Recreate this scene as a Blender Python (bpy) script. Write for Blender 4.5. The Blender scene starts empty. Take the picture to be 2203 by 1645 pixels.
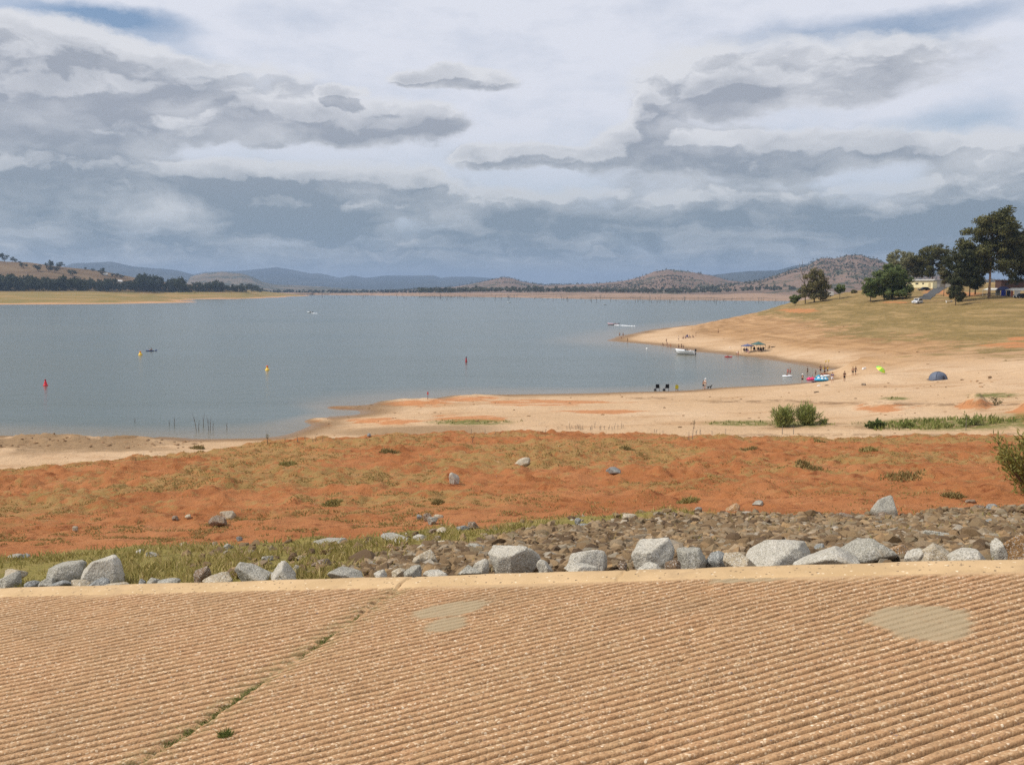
import bpy, math, random
import numpy as np
from mathutils import Vector, Matrix

random.seed(7)
R = np.random.RandomState(11)
sc = bpy.context.scene
COL = sc.collection

# ------------------------------------------------------------------ camera
W0, H0, F0 = 2203.0, 1645.0, 2050.0
UC, VC, VH = W0 / 2, H0 / 2, 622.0
CAMZ = 18.0
PITCH = math.atan((VC - VH) / F0)
cam_d = bpy.data.cameras.new('camera')
cam_d.sensor_width = 36.0
cam_d.lens = F0 / W0 * 36.0
cam_d.clip_start = 0.1
cam_d.clip_end = 80000.0
cam = bpy.data.objects.new('camera', cam_d)
cam.location = (0, 0, CAMZ)
cam.rotation_euler = (math.pi / 2 - PITCH, 0, 0)
COL.objects.link(cam)
sc.camera = cam
sc.view_settings.view_transform = 'Standard'
sc.view_settings.look = 'None'
sc.view_settings.gamma = 1
sc.view_settings.exposure = 0.0
sc.cycles.use_denoising = False
sc.cycles.max_bounces = 8
sc.cycles.diffuse_bounces = 2
sc.cycles.volume_bounces = 0
sc.cycles.transparent_max_bounces = 8
SP, CP = math.sin(PITCH), math.cos(PITCH)


def ray(u, v):
    a = (u - UC) / F0
    b = (VC - v) / F0
    return a, CP + b * SP, -SP + b * CP


def P(u, v, y):                 # the point seen at photo position (u, v), y metres ahead
    a, dy, dz = ray(u, v)
    k = y / dy
    return np.array([a * k, y, CAMZ + dz * k])


def to_uv(x, y, z):
    dz = z - CAMZ
    cy = y * CP - dz * SP
    cz = y * SP + dz * CP
    return UC + F0 * x / cy, VC - F0 * cz / cy


# ------------------------------------------------------------------ sun
SUN_DIR = Vector((-0.66, -0.09, 0.745)).normalized()      # towards the sun
sun_d = bpy.data.lights.new('sun', 'SUN')
sun_d.energy = 3.7
sun_d.angle = math.radians(0.6)
sun_d.color = (1.0, 0.94, 0.85)
sun = bpy.data.objects.new('sun', sun_d)
sun.rotation_euler = SUN_DIR.to_track_quat('Z', 'Y').to_euler()
COL.objects.link(sun)
SUN_EL = math.asin(SUN_DIR.z)
SUN_AZ = math.atan2(SUN_DIR.x, SUN_DIR.y)


def lin(r, g, b):
    def f(c):
        c /= 255.0
        return c / 12.92 if c <= 0.04045 else ((c + 0.055) / 1.055) ** 2.4
    return (f(r), f(g), f(b), 1.0)


# ------------------------------------------------------------------ world: sky with clouds
class NT:
    """small helper for building node trees"""
    def __init__(self, tree):
        self.t = tree

    def n(self, typ, **kw):
        x = self.t.nodes.new(typ)
        for k, v in kw.items():
            setattr(x, k, v)
        return x

    def put(self, sock, val):
        if isinstance(val, bpy.types.NodeSocket):
            self.t.links.new(val, sock)
        else:
            sock.default_value = val

    def m(self, op, a, b=0.0, c=0.0, clamp=False):
        x = self.n('ShaderNodeMath', operation=op)
        x.use_clamp = clamp
        self.put(x.inputs[0], a)
        self.put(x.inputs[1], b)
        self.put(x.inputs[2], c)
        return x.outputs[0]

    def vm(self, op, a, b=(0, 0, 0), c=(0, 0, 0), out=0):
        x = self.n('ShaderNodeVectorMath', operation=op)
        self.put(x.inputs[0], a)
        self.put(x.inputs[1], b)
        if op == 'MULTIPLY_ADD':
            self.put(x.inputs[2], c)
        return x.outputs['Value'] if op in ('LENGTH', 'DOT_PRODUCT', 'DISTANCE') else x.outputs[0]

    def ss(self, x, lo, hi, a=0.0, b=1.0, smooth=True):
        r = self.n('ShaderNodeMapRange')
        r.interpolation_type = 'SMOOTHSTEP' if smooth else 'LINEAR'
        r.clamp = True
        self.put(r.inputs['Value'], x)
        self.put(r.inputs['From Min'], lo)
        self.put(r.inputs['From Max'], hi)
        self.put(r.inputs['To Min'], a)
        self.put(r.inputs['To Max'], b)
        return r.outputs[0]

    def mix(self, f, a, b, blend='MIX'):
        x = self.n('ShaderNodeMix', data_type='RGBA')
        x.blend_type = blend
        x.clamp_factor = True
        self.put(x.inputs[0], f)
        self.put(x.inputs[6], a)
        self.put(x.inputs[7], b)
        return x.outputs[2]

    def noise(self, vec, scale, detail=4.0, rough=0.55, dist=0.0, color=False):
        x = self.n('ShaderNodeTexNoise')
        if vec is not None:
            self.put(x.inputs['Vector'], vec)
        x.inputs['Scale'].default_value = scale
        x.inputs['Detail'].default_value = detail
        x.inputs['Roughness'].default_value = rough
        x.inputs['Distortion'].default_value = dist
        return x.outputs['Color' if color else 'Fac']

    def voro(self, vec, scale, feature='F1', out='Distance', rand=1.0):
        x = self.n('ShaderNodeTexVoronoi', feature=feature)
        if vec is not None:
            self.put(x.inputs['Vector'], vec)
        x.inputs['Scale'].default_value = scale
        x.inputs['Randomness'].default_value = rand
        return x.outputs[out]

    def sep(self, vec):
        x = self.n('ShaderNodeSeparateXYZ')
        self.put(x.inputs[0], vec)
        return x.outputs

    def comb(self, x_, y_, z_):
        x = self.n('ShaderNodeCombineXYZ')
        self.put(x.inputs[0], x_)
        self.put(x.inputs[1], y_)
        self.put(x.inputs[2], z_)
        return x.outputs[0]

    def attr(self, name):
        x = self.n('ShaderNodeAttribute')
        x.attribute_name = name
        return x.outputs['Fac']


def azel(u, v):
    a, b, c = ray(u, v)
    return math.atan2(a, b), math.atan2(c, math.hypot(a, b))


def build_world():
    w = bpy.data.worlds.new('World')
    sc.world = w
    w.use_nodes = True
    t = NT(w.node_tree)
    w.node_tree.nodes.clear()
    out = t.n('ShaderNodeOutputWorld')
    bg = t.n('ShaderNodeBackground')
    w.node_tree.links.new(bg.outputs[0], out.inputs[0])
    sky = t.n('ShaderNodeTexSky', sky_type='NISHITA')
    sky.sun_disc = False
    sky.sun_elevation = SUN_EL
    sky.sun_rotation = SUN_AZ
    sky.altitude = 200
    sky.dust_density = 1.2
    sky.ozone_density = 1.5
    skyc = t.vm('SCALE', sky.outputs[0])
    skyc.node.inputs['Scale'].default_value = 0.105
    d = t.n('ShaderNodeTexCoord').outputs['Generated']
    dx, dy, dz = t.sep(d)
    A = t.m('ARCTAN2', dx, dy)
    E = t.m('ARCSINE', dz)
    AE = t.comb(A, E, 0.0)
    # warped position
    w1 = t.vm('SUBTRACT', t.noise(t.vm('MULTIPLY', AE, (1, 2.0, 1)), 7.0, 3, 0.5, color=True), (.5, .5, .5))
    w2 = t.vm('SUBTRACT', t.noise(t.vm('MULTIPLY', AE, (1, 1.7, 1)), 26.0, 5, 0.6, color=True), (.5, .5, .5))
    pw = t.vm('MULTIPLY_ADD', w1, (0.075, 0.030, 0), AE)
    pw = t.vm('MULTIPLY_ADD', w2, (0.034, 0.022, 0), pw)

    def blobs(p, lst, core=0.1):
        acc = None
        for (u, v, ru, rv, wt) in lst:
            az, el = azel(u, v)
            sx, sy = F0 / ru, F0 / rv
            q = t.vm('MULTIPLY_ADD', p, (sx, sy, 0), (-az * sx, -el * sy, 0))
            l = t.vm('LENGTH', q)
            f = t.ss(l, 1.25, core, 0.0, wt)
            acc = f if acc is None else t.m('ADD', acc, f)
        return acc
    clouds = [
        (90, 125, 300, 80, 1.25), (250, 150, 200, 60, .5), (60, 290, 300, 90, .8), (330, 245, 360, 70, .75), (540, 175, 190, 55, .8),
        (600, 265, 260, 45, .6), (810, 258, 190, 58, 1.2), (930, 268, 70, 46, .6), (980, 160, 150, 30, 1.5), (745, 194, 50, 16, 1.1), (870, 158, 50, 16, .6),
        (570, 312, 50, 10, .6), (1140, 338, 190, 28, 1.3), (1000, 340, 60, 20, .5), (910, 385, 36, 22, .5),
        (1650, 150, 330, 80, .85), (1590, 195, 110, 50, .7), (1395, 235, 50, 45, .9), (1330, 300, 70, 34, .9),
        (1480, 270, 180, 45, .6), (1560, 335, 330, 62, .95), (1780, 325, 260, 55, .7), (1990, 130, 190, 70, .55), (1430, 200, 120, 60, .4),
        (1830, 215, 90, 30, .5), (2130, 370, 160, 75, .9), (1960, 320, 110, 24, .5),
        (250, 390, 480, 60, .6), (560, 420, 420, 75, .75), (800, 378, 240, 40, .5), (1020, 440, 240, 50, .5), (660, 465, 200, 45, .5),
        (1330, 440, 420, 55, .65), (1800, 440, 450, 55, .65), (2180, 480, 300, 50, .6), (80, 430, 200, 50, .4),
        (-400, 200, 500, 200, .8), (2700, 250, 420, 160, .8),
    ]
    lowfade = t.ss(E, azel(1100, 505)[1], azel(1100, 440)[1], 1.0, 0.0)

    def field(p):
        b = blobs(p, clouds, 0.5)
        pp = t.vm('MULTIPLY', p, (1, 2.1, 1))
        bl_ = t.m('ABSOLUTE', t.m('MULTIPLY_ADD', t.noise(pp, 17.0, 3, 0.5), 2.0, -1.0))
        n = t.m('MULTIPLY_ADD', t.noise(pp, 11.0, 6, 0.56), 0.80, t.m('MULTIPLY', t.m('SUBTRACT', 0.55, bl_), 0.30))
        n2 = t.noise(t.vm('MULTIPLY', p, (1, 2.8, 1)), 38.0, 5, 0.6)
        f = t.m('MULTIPLY_ADD', t.m('SUBTRACT', n, 0.5), 1.55, b)
        f = t.m('MULTIPLY_ADD', t.m('SUBTRACT', n2, 0.5), 0.5, f)
        # clouds over the part of the sky that is out of the picture
        top = t.ss(E, 0.33, 0.6, 0.0, 0.45)
        side = t.ss(t.m('ABSOLUTE', A), 0.65, 1.1, 0.0, 0.5)
        f = t.m('ADD', f, t.m('MAXIMUM', top, side))
        return t.m('ADD', f, t.m('MULTIPLY', lowfade, 0.9))
    f0 = field(pw)
    f1 = field(t.vm('ADD', pw, (-0.005, 0.010, 0)))
    mask = t.ss(f0, 0.26, 1.0)
    thick = t.ss(f0, 0.3, 2.2)
    lit = t.ss(t.m('SUBTRACT', f0, f1), 0.0, 0.36)
    # streaks near the horizon
    st = t.noise(t.vm('MULTIPLY', pw, (1.5, 14.0, 1)), 4.0, 7, 0.58)
    high_b, high_d = lin(226, 227, 231), lin(158, 164, 175)
    low_b, low_d = lin(205, 209, 212), lin(127, 142, 153)
    hi = t.ss(E, azel(1100, 520)[1], azel(1100, 230)[1])
    cb = t.mix(hi, low_b, high_b)
    cd = t.mix(hi, low_d, high_d)
    shade = t.m('SUBTRACT', t.m('ADD', t.m('MULTIPLY', thick, .80), 0.36), t.m('MULTIPLY', lit, 0.66))
    sn = t.noise(t.vm('MULTIPLY', pw, (1, 2.4, 1)), 15.0, 6, 0.58)
    shade = t.m('MULTIPLY_ADD', t.m('SUBTRACT', sn, 0.5), 1.6, shade)
    shade = t.m('ADD', shade, t.m('MULTIPLY', lowfade, t.m('MULTIPLY', t.m('SUBTRACT', 0.59, st), 2.3)))
    brights = [(320, 455, 120, 42, .9), (465, 465, 55, 28, .8), (215, 70, 120, 34, .9), (60, 110, 100, 24, .5), (2140, 340, 130, 50, .8),
               (1480, 130, 110, 34, .6), (60, 240, 120, 40, .5), (220, 200, 150, 40, .3), (970, 470, 70, 30, .6), (1420, 440, 90, 30, .5), (1120, 440, 60, 24, .4), (10, 485, 90, 40, .6)]
    darks = [(640, 470, 210, 50, .5), (520, 410, 200, 40, .35), (1150, 480, 200, 40, .35), (870, 275, 120, 45, .35), (1590, 190, 90, 40, .3),
             (1450, 345, 160, 30, .3), (1750, 460, 300, 40, .25), (1100, 530, 500, 28, .25)]
    shade = t.m('MULTIPLY_ADD', blobs(pw, brights), -0.62, shade)
    shade = t.m('ADD', shade, blobs(pw, darks))
    shade = t.ss(shade, -0.05, 1.08, 0.0, 1.0, smooth=False)
    cl = t.mix(shade, cb, cd)
    # thin white veil over the blue
    blues = [(270, 55, 170, 34, 1.0), (400, 140, 110, 45, .8), (120, 18, 220, 24, .9), (620, 30, 130, 40, .3), (500, 165, 130, 30, .4), (1880, 55, 260, 40, .8), (1960, 80, 120, 30, .5), (2000, 290, 170, 40, .6), (1640, 90, 150, 30, .4),
             (2120, 245, 120, 40, .4), (280, 285, 120, 30, .4), (2100, 20, 200, 30, .4)]
    bl = blobs(pw, blues)
    vn = t.noise(t.vm('MULTIPLY', AE, (1, 2.6, 1)), 9.0, 7, 0.62)
    veil = t.m('SUBTRACT', t.m('MULTIPLY_ADD', vn, 0.9, 0.52), t.m('MULTIPLY', bl, 0.75), clamp=True)
    back = t.mix(veil, skyc, t.mix(hi, lin(196, 208, 222), lin(226, 229, 239)))
    cl = t.mix(t.ss(E, .045, .0, 0.0, .7), cl, lin(160, 174, 187))
    gm = t.m('MULTIPLY', mask, t.m('SUBTRACT', 1.0, t.ss(t.m('MULTIPLY', bl, lowfade), .3, .9)))
    col = t.mix(t.m('MULTIPLY', gm, 0.93), back, cl)
    w.node_tree.links.new(col, bg.inputs[0])
    bg.inputs[1].default_value = 1.0
    w.cycles.sampling_method = 'MANUAL'
    w.cycles.sample_map_resolution = 512


build_world()

# ------------------------------------------------------------------ mesh helpers
def vnoise(x, y, seed=0):
    xi = np.floor(x).astype(np.int64)
    yi = np.floor(y).astype(np.int64)
    fx = x - xi
    fy = y - yi
    fx = fx * fx * fx * (fx * (fx * 6 - 15) + 10)
    fy = fy * fy * fy * (fy * (fy * 6 - 15) + 10)

    def h(a, b):
        n = (a * 374761393 + b * 668265263 + seed * 974634777) & 0x7fffffff
        n = ((n ^ (n >> 13)) * 1274126177) & 0x7fffffff
        n = n ^ (n >> 16)
        return (n & 0xffff) / 32767.5 - 1.0
    a = h(xi, yi)
    b = h(xi + 1, yi)
    c = h(xi, yi + 1)
    d = h(xi + 1, yi + 1)
    return (a + (b - a) * fx) * (1 - fy) + (c + (d - c) * fx) * fy


def fbm(x, y, octv=4, seed=0, gain=0.5):
    s = 0.0
    a = 1.0
    tot = 0.0
    for i in range(octv):
        s = s + a * vnoise(x * 2 ** i + 17.3 * i, y * 2 ** i - 9.1 * i, seed + i)
        tot += a
        a *= gain
    return s / tot


def sstep(x, a, b):
    t = np.clip((x - a) / (b - a), 0, 1)
    return t * t * (3 - 2 * t)


def link(o, parent=None):
    COL.objects.link(o)
    if parent is not None:
        o.parent = parent
    return o


def mesh_np(name, V, F, mat=None, parent=None, smooth=True, attrs=None, vcol=None):
    """V (n,3); F (m,k) array of faces with the same size"""
    V = np.asarray(V, dtype=np.float32)
    F = np.asarray(F, dtype=np.int32)
    me = bpy.data.meshes.new(name)
    k = F.shape[1]
    me.vertices.add(len(V))
    me.vertices.foreach_set('co', V.ravel())
    me.loops.add(F.size)
    me.loops.foreach_set('vertex_index', F.ravel())
    me.polygons.add(len(F))
    me.polygons.foreach_set('loop_start', np.arange(0, F.size, k, dtype=np.int32))
    me.polygons.foreach_set('loop_total', np.full(len(F), k, dtype=np.int32))
    me.polygons.foreach_set('use_smooth', np.full(len(F), smooth, dtype=bool))
    if attrs:
        for an, av in attrs.items():
            at = me.attributes.new(an, 'FLOAT', 'POINT')
            at.data.foreach_set('value', np.asarray(av, dtype=np.float32).ravel())
    me.update(calc_edges=True)
    me.validate()
    o = bpy.data.objects.new(name, me)
    if mat is not None:
        me.materials.append(mat)
    return link(o, parent)


def grid_faces(nr, nc):
    i = np.arange(nr - 1)[:, None] * nc + np.arange(nc - 1)[None, :]
    return np.stack([i, i + 1, i + nc + 1, i + nc], -1).reshape(-1, 4)


class MB:
    """collects simple solids; build() links them as one mesh object"""
    def __init__(self):
        self.v = []
        self.f = []

    def add(self, vs, fs):
        o = len(self.v)
        self.v += [tuple(map(float, x)) for x in vs]
        self.f += [tuple(i + o for i in f) for f in fs]
        return self

    def box(self, c, s, rz=0.0, taper=1.0, rx=0.0, ry=0.0):
        hx, hy, hz = s[0] / 2, s[1] / 2, s[2] / 2
        M = Matrix.Rotation(rz, 3, 'Z') @ Matrix.Rotation(ry, 3, 'Y') @ Matrix.Rotation(rx, 3, 'X')
        vs = []
        for z, k in ((-hz, 1.0), (hz, taper)):
            for x, y in ((-hx, -hy), (hx, -hy), (hx, hy), (-hx, hy)):
                p = M @ Vector((x * k, y * k, z))
                vs.append((p.x + c[0], p.y + c[1], p.z + c[2]))
        return self.add(vs, [(0, 3, 2, 1), (4, 5, 6, 7), (0, 1, 5, 4), (1, 2, 6, 5), (2, 3, 7, 6), (3, 0, 4, 7)])

    def tube(self, pts, rad, n=6, cap=True):
        pts = [Vector(p) for p in pts]
        if not hasattr(rad, '__len__'):
            rad = [rad] * len(pts)
        vs = []
        for i, p in enumerate(pts):
            if i == 0:
                d = pts[1] - p
            elif i == len(pts) - 1:
                d = p - pts[i - 1]
            else:
                d = pts[i + 1] - pts[i - 1]
            d.normalize()
            a = d.cross(Vector((0, 0, 1)) if abs(d.z) < .95 else Vector((1, 0, 0))).normalized()
            b = d.cross(a)
            for k in range(n):
                t = 2 * math.pi * k / n
                q = p + (a * math.cos(t) + b * math.sin(t)) * rad[i]
                vs.append(q)
        fs = []
        for i in range(len(pts) - 1):
            for k in range(n):
                k2 = (k + 1) % n
                fs.append((i * n + k, i * n + k2, (i + 1) * n + k2, (i + 1) * n + k))
        if cap:
            fs.append(tuple(range(n))[::-1])
            fs.append(tuple((len(pts) - 1) * n + k for k in range(n)))
        return self.add(vs, fs)

    def lathe(self, prof, n=12, c=(0, 0, 0)):
        vs = []
        for r, z in prof:
            for k in range(n):
                t = 2 * math.pi * k / n
                vs.append((c[0] + r * math.cos(t), c[1] + r * math.sin(t), c[2] + z))
        fs = []
        for i in range(len(prof) - 1):
            for k in range(n):
                k2 = (k + 1) % n
                fs.append((i * n + k, i * n + k2, (i + 1) * n + k2, (i + 1) * n + k))
        fs.append(tuple(range(n))[::-1])
        fs.append(tuple((len(prof) - 1) * n + k for k in range(n)))
        return self.add(vs, fs)

    def prism(self, poly, y0, y1, taper=1.0):
        """outline in x,z pushed from y0 to y1"""
        n = len(poly)
        cx = sum(p[0] for p in poly) / n
        vs = [(p[0], y0, p[1]) for p in poly] + [(p[0], y1, p[1]) for p in poly]
        fs = [tuple(range(n)), tuple(range(2 * n - 1, n - 1, -1))]
        for i in range(n):
            j = (i + 1) % n
            fs.append((i, i + n, j + n, j))
        return self.add(vs, fs)

    def build(self, name, mat, parent=None, smooth=False):
        me = bpy.data.meshes.new(name)
        me.from_pydata(self.v, [], self.f)
        me.update()
        if smooth:
            me.polygons.foreach_set('use_smooth', [True] * len(me.polygons))
        o = bpy.data.objects.new(name, me)
        if mat is not None:
            me.materials.append(mat)
        return link(o, parent)


def tag(o, label=None, cat=None, group=None, kind=None):
    if label:
        o['label'] = label
    if cat:
        o['category'] = cat
    if group:
        o['group'] = group
    if kind:
        o['kind'] = kind
    return o


def empty(name, loc, rz=0.0, label=None, cat=None, group=None, s=1.0):
    o = bpy.data.objects.new(name, None)
    o.location = tuple(loc)
    o.rotation_euler = (0, 0, rz)
    o.scale = (s, s, s)
    COL.objects.link(o)
    return tag(o, label, cat, group)


# ------------------------------------------------------------------ materials
def newmat(name):
    m = bpy.data.materials.new(name)
    m.use_nodes = True
    m.node_tree.nodes.clear()
    t = NT(m.node_tree)
    out = t.n('ShaderNodeOutputMaterial')
    b = t.n('ShaderNodeBsdfPrincipled')
    m.node_tree.links.new(b.outputs[0], out.inputs[0])
    return m, t, b


def setin(t, b, **kw):
    nm = {'col': 'Base Color', 'rough': 'Roughness', 'metal': 'Metallic', 'spec': 'Specular IOR Level', 'nrm': 'Normal',
          'ior': 'IOR', 'alpha': 'Alpha', 'trans': 'Transmission Weight'}
    for k, v in kw.items():
        t.put(b.inputs[nm[k]], v)


def bump(t, h, dist=0.02, strength=1.0):
    x = t.n('ShaderNodeBump')
    x.inputs['Strength'].default_value = strength
    x.inputs['Distance'].default_value = dist
    t.put(x.inputs['Height'], h)
    return x.outputs[0]


def flat_mat(name, col, rough=0.6, var=0.12, scale=6.0, spec=0.3, metal=0.0):
    m, t, b = newmat(name)
    co = t.n('ShaderNodeTexCoord').outputs['Object']
    n = t.noise(co, scale, 4, 0.6)
    c = t.mix(t.m('MULTIPLY', t.ss(n, .3, .7), 1.0), tuple(x * (1 - var) for x in col[:3]) + (1,), tuple(min(1, x * (1 + var)) for x in col[:3]) + (1,))
    setin(t, b, col=c, rough=rough, spec=spec, metal=metal)
    return m


_fm = {}


def paint(r, g, bl, rough=0.55, name=None, **kw):
    key = (r, g, bl, rough)
    if key not in _fm:
        c = lin(r, g, bl)
        _fm[key] = flat_mat(name or 'paint', c, rough, **kw)
    return _fm[key]


def ramp(t, fac, stops):
    x = t.n('ShaderNodeValToRGB')
    e = x.color_ramp.elements
    while len(e) < len(stops):
        e.new(0.5)
    for i, (p, c) in enumerate(stops):
        e[i].position = p
        e[i].color = c if len(c) == 4 else tuple(c) + (1,)
    t.put(x.inputs[0], fac)
    return x.outputs[0]


def pos(t):
    return t.n('ShaderNodeNewGeometry').outputs['Position']


# ------------------------------------------------------------------ ramp plane
def vdir(u, v):
    a, b, c = ray(u, v)
    return Vector((a, b, c)).normalized()


E1 = vdir(1764, 650)                       # across the ramp, away from the camera
E2 = vdir(-5093, 1411)
E2 = (E2 - E1 * E2.dot(E1)).normalized()   # down the ramp (left)
NR = E2.cross(E1)
if NR.z < 0:
    NR = -NR
HR = 2.2
CAM = Vector((0, 0, CAMZ))
GD = vdir(6600, 113)
GD = (GD - NR * GD.dot(NR)).normalized()   # along the grooves
GQ = NR.cross(GD)                          # across the grooves


def plane_hit(u, v, lift=0.0):
    a, b, c = ray(u, v)
    d = Vector((a, b, c))
    k = -(HR - lift) / d.dot(NR)
    return CAM + d * k


def ab(p):
    d = p - (CAM - NR * HR)
    return d.dot(E1), d.dot(E2)


O_R = CAM - NR * HR
A_KF = sum(ab(plane_hit(u, v))[0] for u, v in ((300, 1271), (1101, 1256), (2000, 1239))) / 3     # front of the margin strip
A_KB = sum(ab(plane_hit(u, v))[0] for u, v in ((300, 1256), (1101, 1233), (2000, 1208))) / 3     # back of the margin strip
B_J = ab(plane_hit(600, 1440))[1]          # grassy joint
B_C = ab(plane_hit(1480, 1400))[1]         # thin crack


def plane_z(x, y):
    # height of the ramp plane at x, y
    return O_R.z - (NR.x * (x - O_R.x) + NR.y * (y - O_R.y)) / NR.z


def plane_a(x, y, z):
    return (x - O_R.x) * E1.x + (y - O_R.y) * E1.y + (z - O_R.z) * E1.z


# ------------------------------------------------------------------ heights
def rbf_fit(pts, c):
    S = np.array([[p[0] / p[1], math.log(p[1])] for p in pts])
    z = np.array([p[2] for p in pts])
    D = np.sqrt(((S[:, None] - S[None]) ** 2).sum(-1) + c * c)
    n = len(S)
    Mx = np.zeros((n + 3, n + 3))
    Mx[:n, :n] = D + np.eye(n) * 1e-6
    Mx[:n, n] = 1
    Mx[:n, n + 1:] = S
    Mx[n, :n] = 1
    Mx[n + 1:, :n] = S.T
    w = np.linalg.solve(Mx, np.concatenate([z, np.zeros(3)]))
    return S, w, c


def rbf_eval(fit, x, y):
    S, w, c = fit
    x = np.asarray(x, float)
    y = np.asarray(y, float)
    sh = x.shape
    s = (x / y).ravel()
    l = np.log(y).ravel()
    out = np.zeros(len(s))
    n = len(S)
    for i in range(0, len(s), 20000):
        a = s[i:i + 20000, None] - S[None, :, 0]
        b = l[i:i + 20000, None] - S[None, :, 1]
        out[i:i + 20000] = np.sqrt(a * a + b * b + c * c) @ w[:n]
    return (out + w[n] + w[n + 1] * s + w[n + 2] * l).reshape(sh)


def depth_at(u, v, z):
    a, b, c = ray(u, v)
    return (z - CAMZ) * b / c


# --- bank (kerb to red crest)
CREST = [(-900, 1040, 40), (-400, 1035, 41), (0, 1027, 42), (67, 1024, 42.5), (168, 1011, 43.5), (269, 992, 46), (386, 990, 47), (464, 970, 50), (571, 958.6, 52),
         (740, 957, 54), (834, 944, 57), (969, 937, 59), (1086, 934, 60), (1220, 942, 60), (1305, 942, 60), (1440, 947, 60),
         (1490, 938, 61), (1564, 946, 60), (1680, 952, 58), (1765, 955, 57), (1826, 944, 58), (1983, 944, 57), (2203, 951, 55), (2600, 955, 53), (3100, 955, 50)]
bank_pts = []
for u in (-900, -400, 0, 250, 500, 800, 1101, 1400, 1700, 1950, 2203, 2600, 3100):
    vk = 1266 - u * (1266 - 1202) / 2203.0
    q = plane_hit(u, vk)
    y0 = q.y
    zk = q.z - 0.12
    s = q.x / q.y
    bank_pts.append((s * (y0 + .3), y0 + .3, zk - .06))
    bank_pts.append((s * y0 * .6, y0 * .6, plane_z(s * y0 * .6, y0 * .6) - .4))
    f = min(max(u / 2203.0, -.4), 1.4)
    vm = np.interp(u, [-900, 0, 400, 800, 1101, 1500, 2203, 3100], [1205, 1195, 1172, 1150, 1130, 1112, 1108, 1108])
    ym = np.interp(u, [-900, 0, 1101, 2203, 3100], [15.5, 15.5, 17.5, 16.5, 15])
    bank_pts.append(tuple(P(u, vm, ym)))
    vc_, yc_ = np.interp(u, [c[0] for c in CREST], [c[1] for c in CREST]), np.interp(u, [c[0] for c in CREST], [c[2] for c in CREST])
    v2 = vm + (vc_ - vm) * .58
    y2 = 1 / (1 / ym + (1 / yc_ - 1 / ym) * .62)
    bank_pts.append(tuple(P(u, v2, y2)))
for u, v, y in CREST:
    p = P(u, v, y)
    bank_pts.append(tuple(p))
    s = p[0] / p[1]
    bank_pts.append((s * y * 1.10, y * 1.10, p[2] - 1.5))
    bank_pts.append((s * y * 1.45, y * 1.45, -2.0))
BANK = rbf_fit(bank_pts, 0.04)
CREST_S = np.array([P(u, v, y)[0] / y for u, v, y in CREST])
CREST_Y = np.array([y for u, v, y in CREST])


def bank_h(x, y):
    x = np.asarray(x, float)
    y = np.asarray(y, float)
    z = rbf_eval(BANK, x, y)
    k = sstep(y, 12, 28)
    lump = fbm(x * .30, y * .30, 4, 3) * .34 + np.abs(fbm(x * .9 + 5, y * .9, 4, 9)) * .30 + np.maximum(fbm(x * .9 + 9, y * 1.1, 4, 13) - .18, 0) * .55 + np.abs(fbm(x * 2.1, y * 2.1, 3, 15)) * .14
    fine = fbm(x * 1.7, y * 1.7, 3, 21)
    z = z + k * (lump * .62 - .05) + fine * (.035 + .06 * k) - k * sstep(np.abs(fbm(x * .8 + 3, y * 1.3, 4, 17)), .07, .0) * .13 * sstep(fbm(x * .2, y * .2, 2, 19), -.15, .2)
    # eroded hollows in the red earth
    e = fbm(x * .13 + 3.1, y * .17, 3, 41)
    er = sstep(e, .18, .42) * k
    z = z - er * (.14 + .26 * np.maximum(fbm(x * 1.1, y * 1.1, 3, 55), 0))
    zp = plane_z(x, y)
    a = plane_a(x, y, zp)
    return np.where(a < A_KB + .15, np.minimum(z, zp - .16), z)


# --- beach, headland and lake bed
SHORE = [(-900, 934), (-400, 935), (0, 937), (200, 942), (400, 944), (500, 943), (580, 940), (645, 925), (668, 912), (659, 904), (700, 898), (769, 891), (760, 881), (706, 876),
         (781, 871), (861, 860), (921, 857), (1048, 849), (1240, 846), (1350, 843), (1462, 840), (1558, 833), (1671, 827), (1726, 823.5), (1765, 818.5), (1788, 809),
         (1779, 798), (1758, 793), (1711, 784), (1671, 777), (1594, 766), (1492, 757), (1437, 747), (1376, 739), (1306, 733), (1326, 724), (1365, 716), (1399, 709),
         (1451, 703), (1500, 697)]
sp = [P(u, v, depth_at(u, v, 0.0)) for u, v in SHORE]
# round the back of the headland, hidden by its own crest
for (x, y) in ((95, 480), (110, 520), (135, 545), (190, 560), (300, 580), (520, 620)):
    sp.append(np.array([x, y, 0.0]))
S2 = np.array([[p[0] / p[1], math.log(p[1])] for p in sp])
dense = []
for i in range(len(S2) - 1):
    L = np.linalg.norm(S2[i + 1] - S2[i])
    n = max(1, int(L / .035))
    for k in range(n):
        dense.append(S2[i] + (S2[i + 1] - S2[i]) * k / n)
dense.append(S2[-1])
dense = np.array(dense)
beach_pts = []
tan_ = np.gradient(dense, axis=0)
tan_ /= np.linalg.norm(tan_, axis=1)[:, None]
nor = np.stack([-tan_[:, 1], tan_[:, 0]], 1)      # left of travel is the water
poly_s = np.concatenate([dense, [[2.0, math.log(600)], [2.0, math.log(10)], [-2.0, math.log(10)]]])


def inside(s, l):
    s = np.asarray(s)
    l = np.asarray(l)
    r = np.zeros(s.shape, bool)
    n = len(poly_s)
    for i in range(n):
        x1, y1 = poly_s[i]
        x2, y2 = poly_s[(i + 1) % n]
        if y1 == y2:
            continue
        c = ((y1 > l) != (y2 > l)) & (s < (x2 - x1) * (l - y1) / (y2 - y1) + x1)
        r ^= c
    return r


def addb(s, l, z):
    y = math.exp(l)
    beach_pts.append((s * y, y, z))


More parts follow.
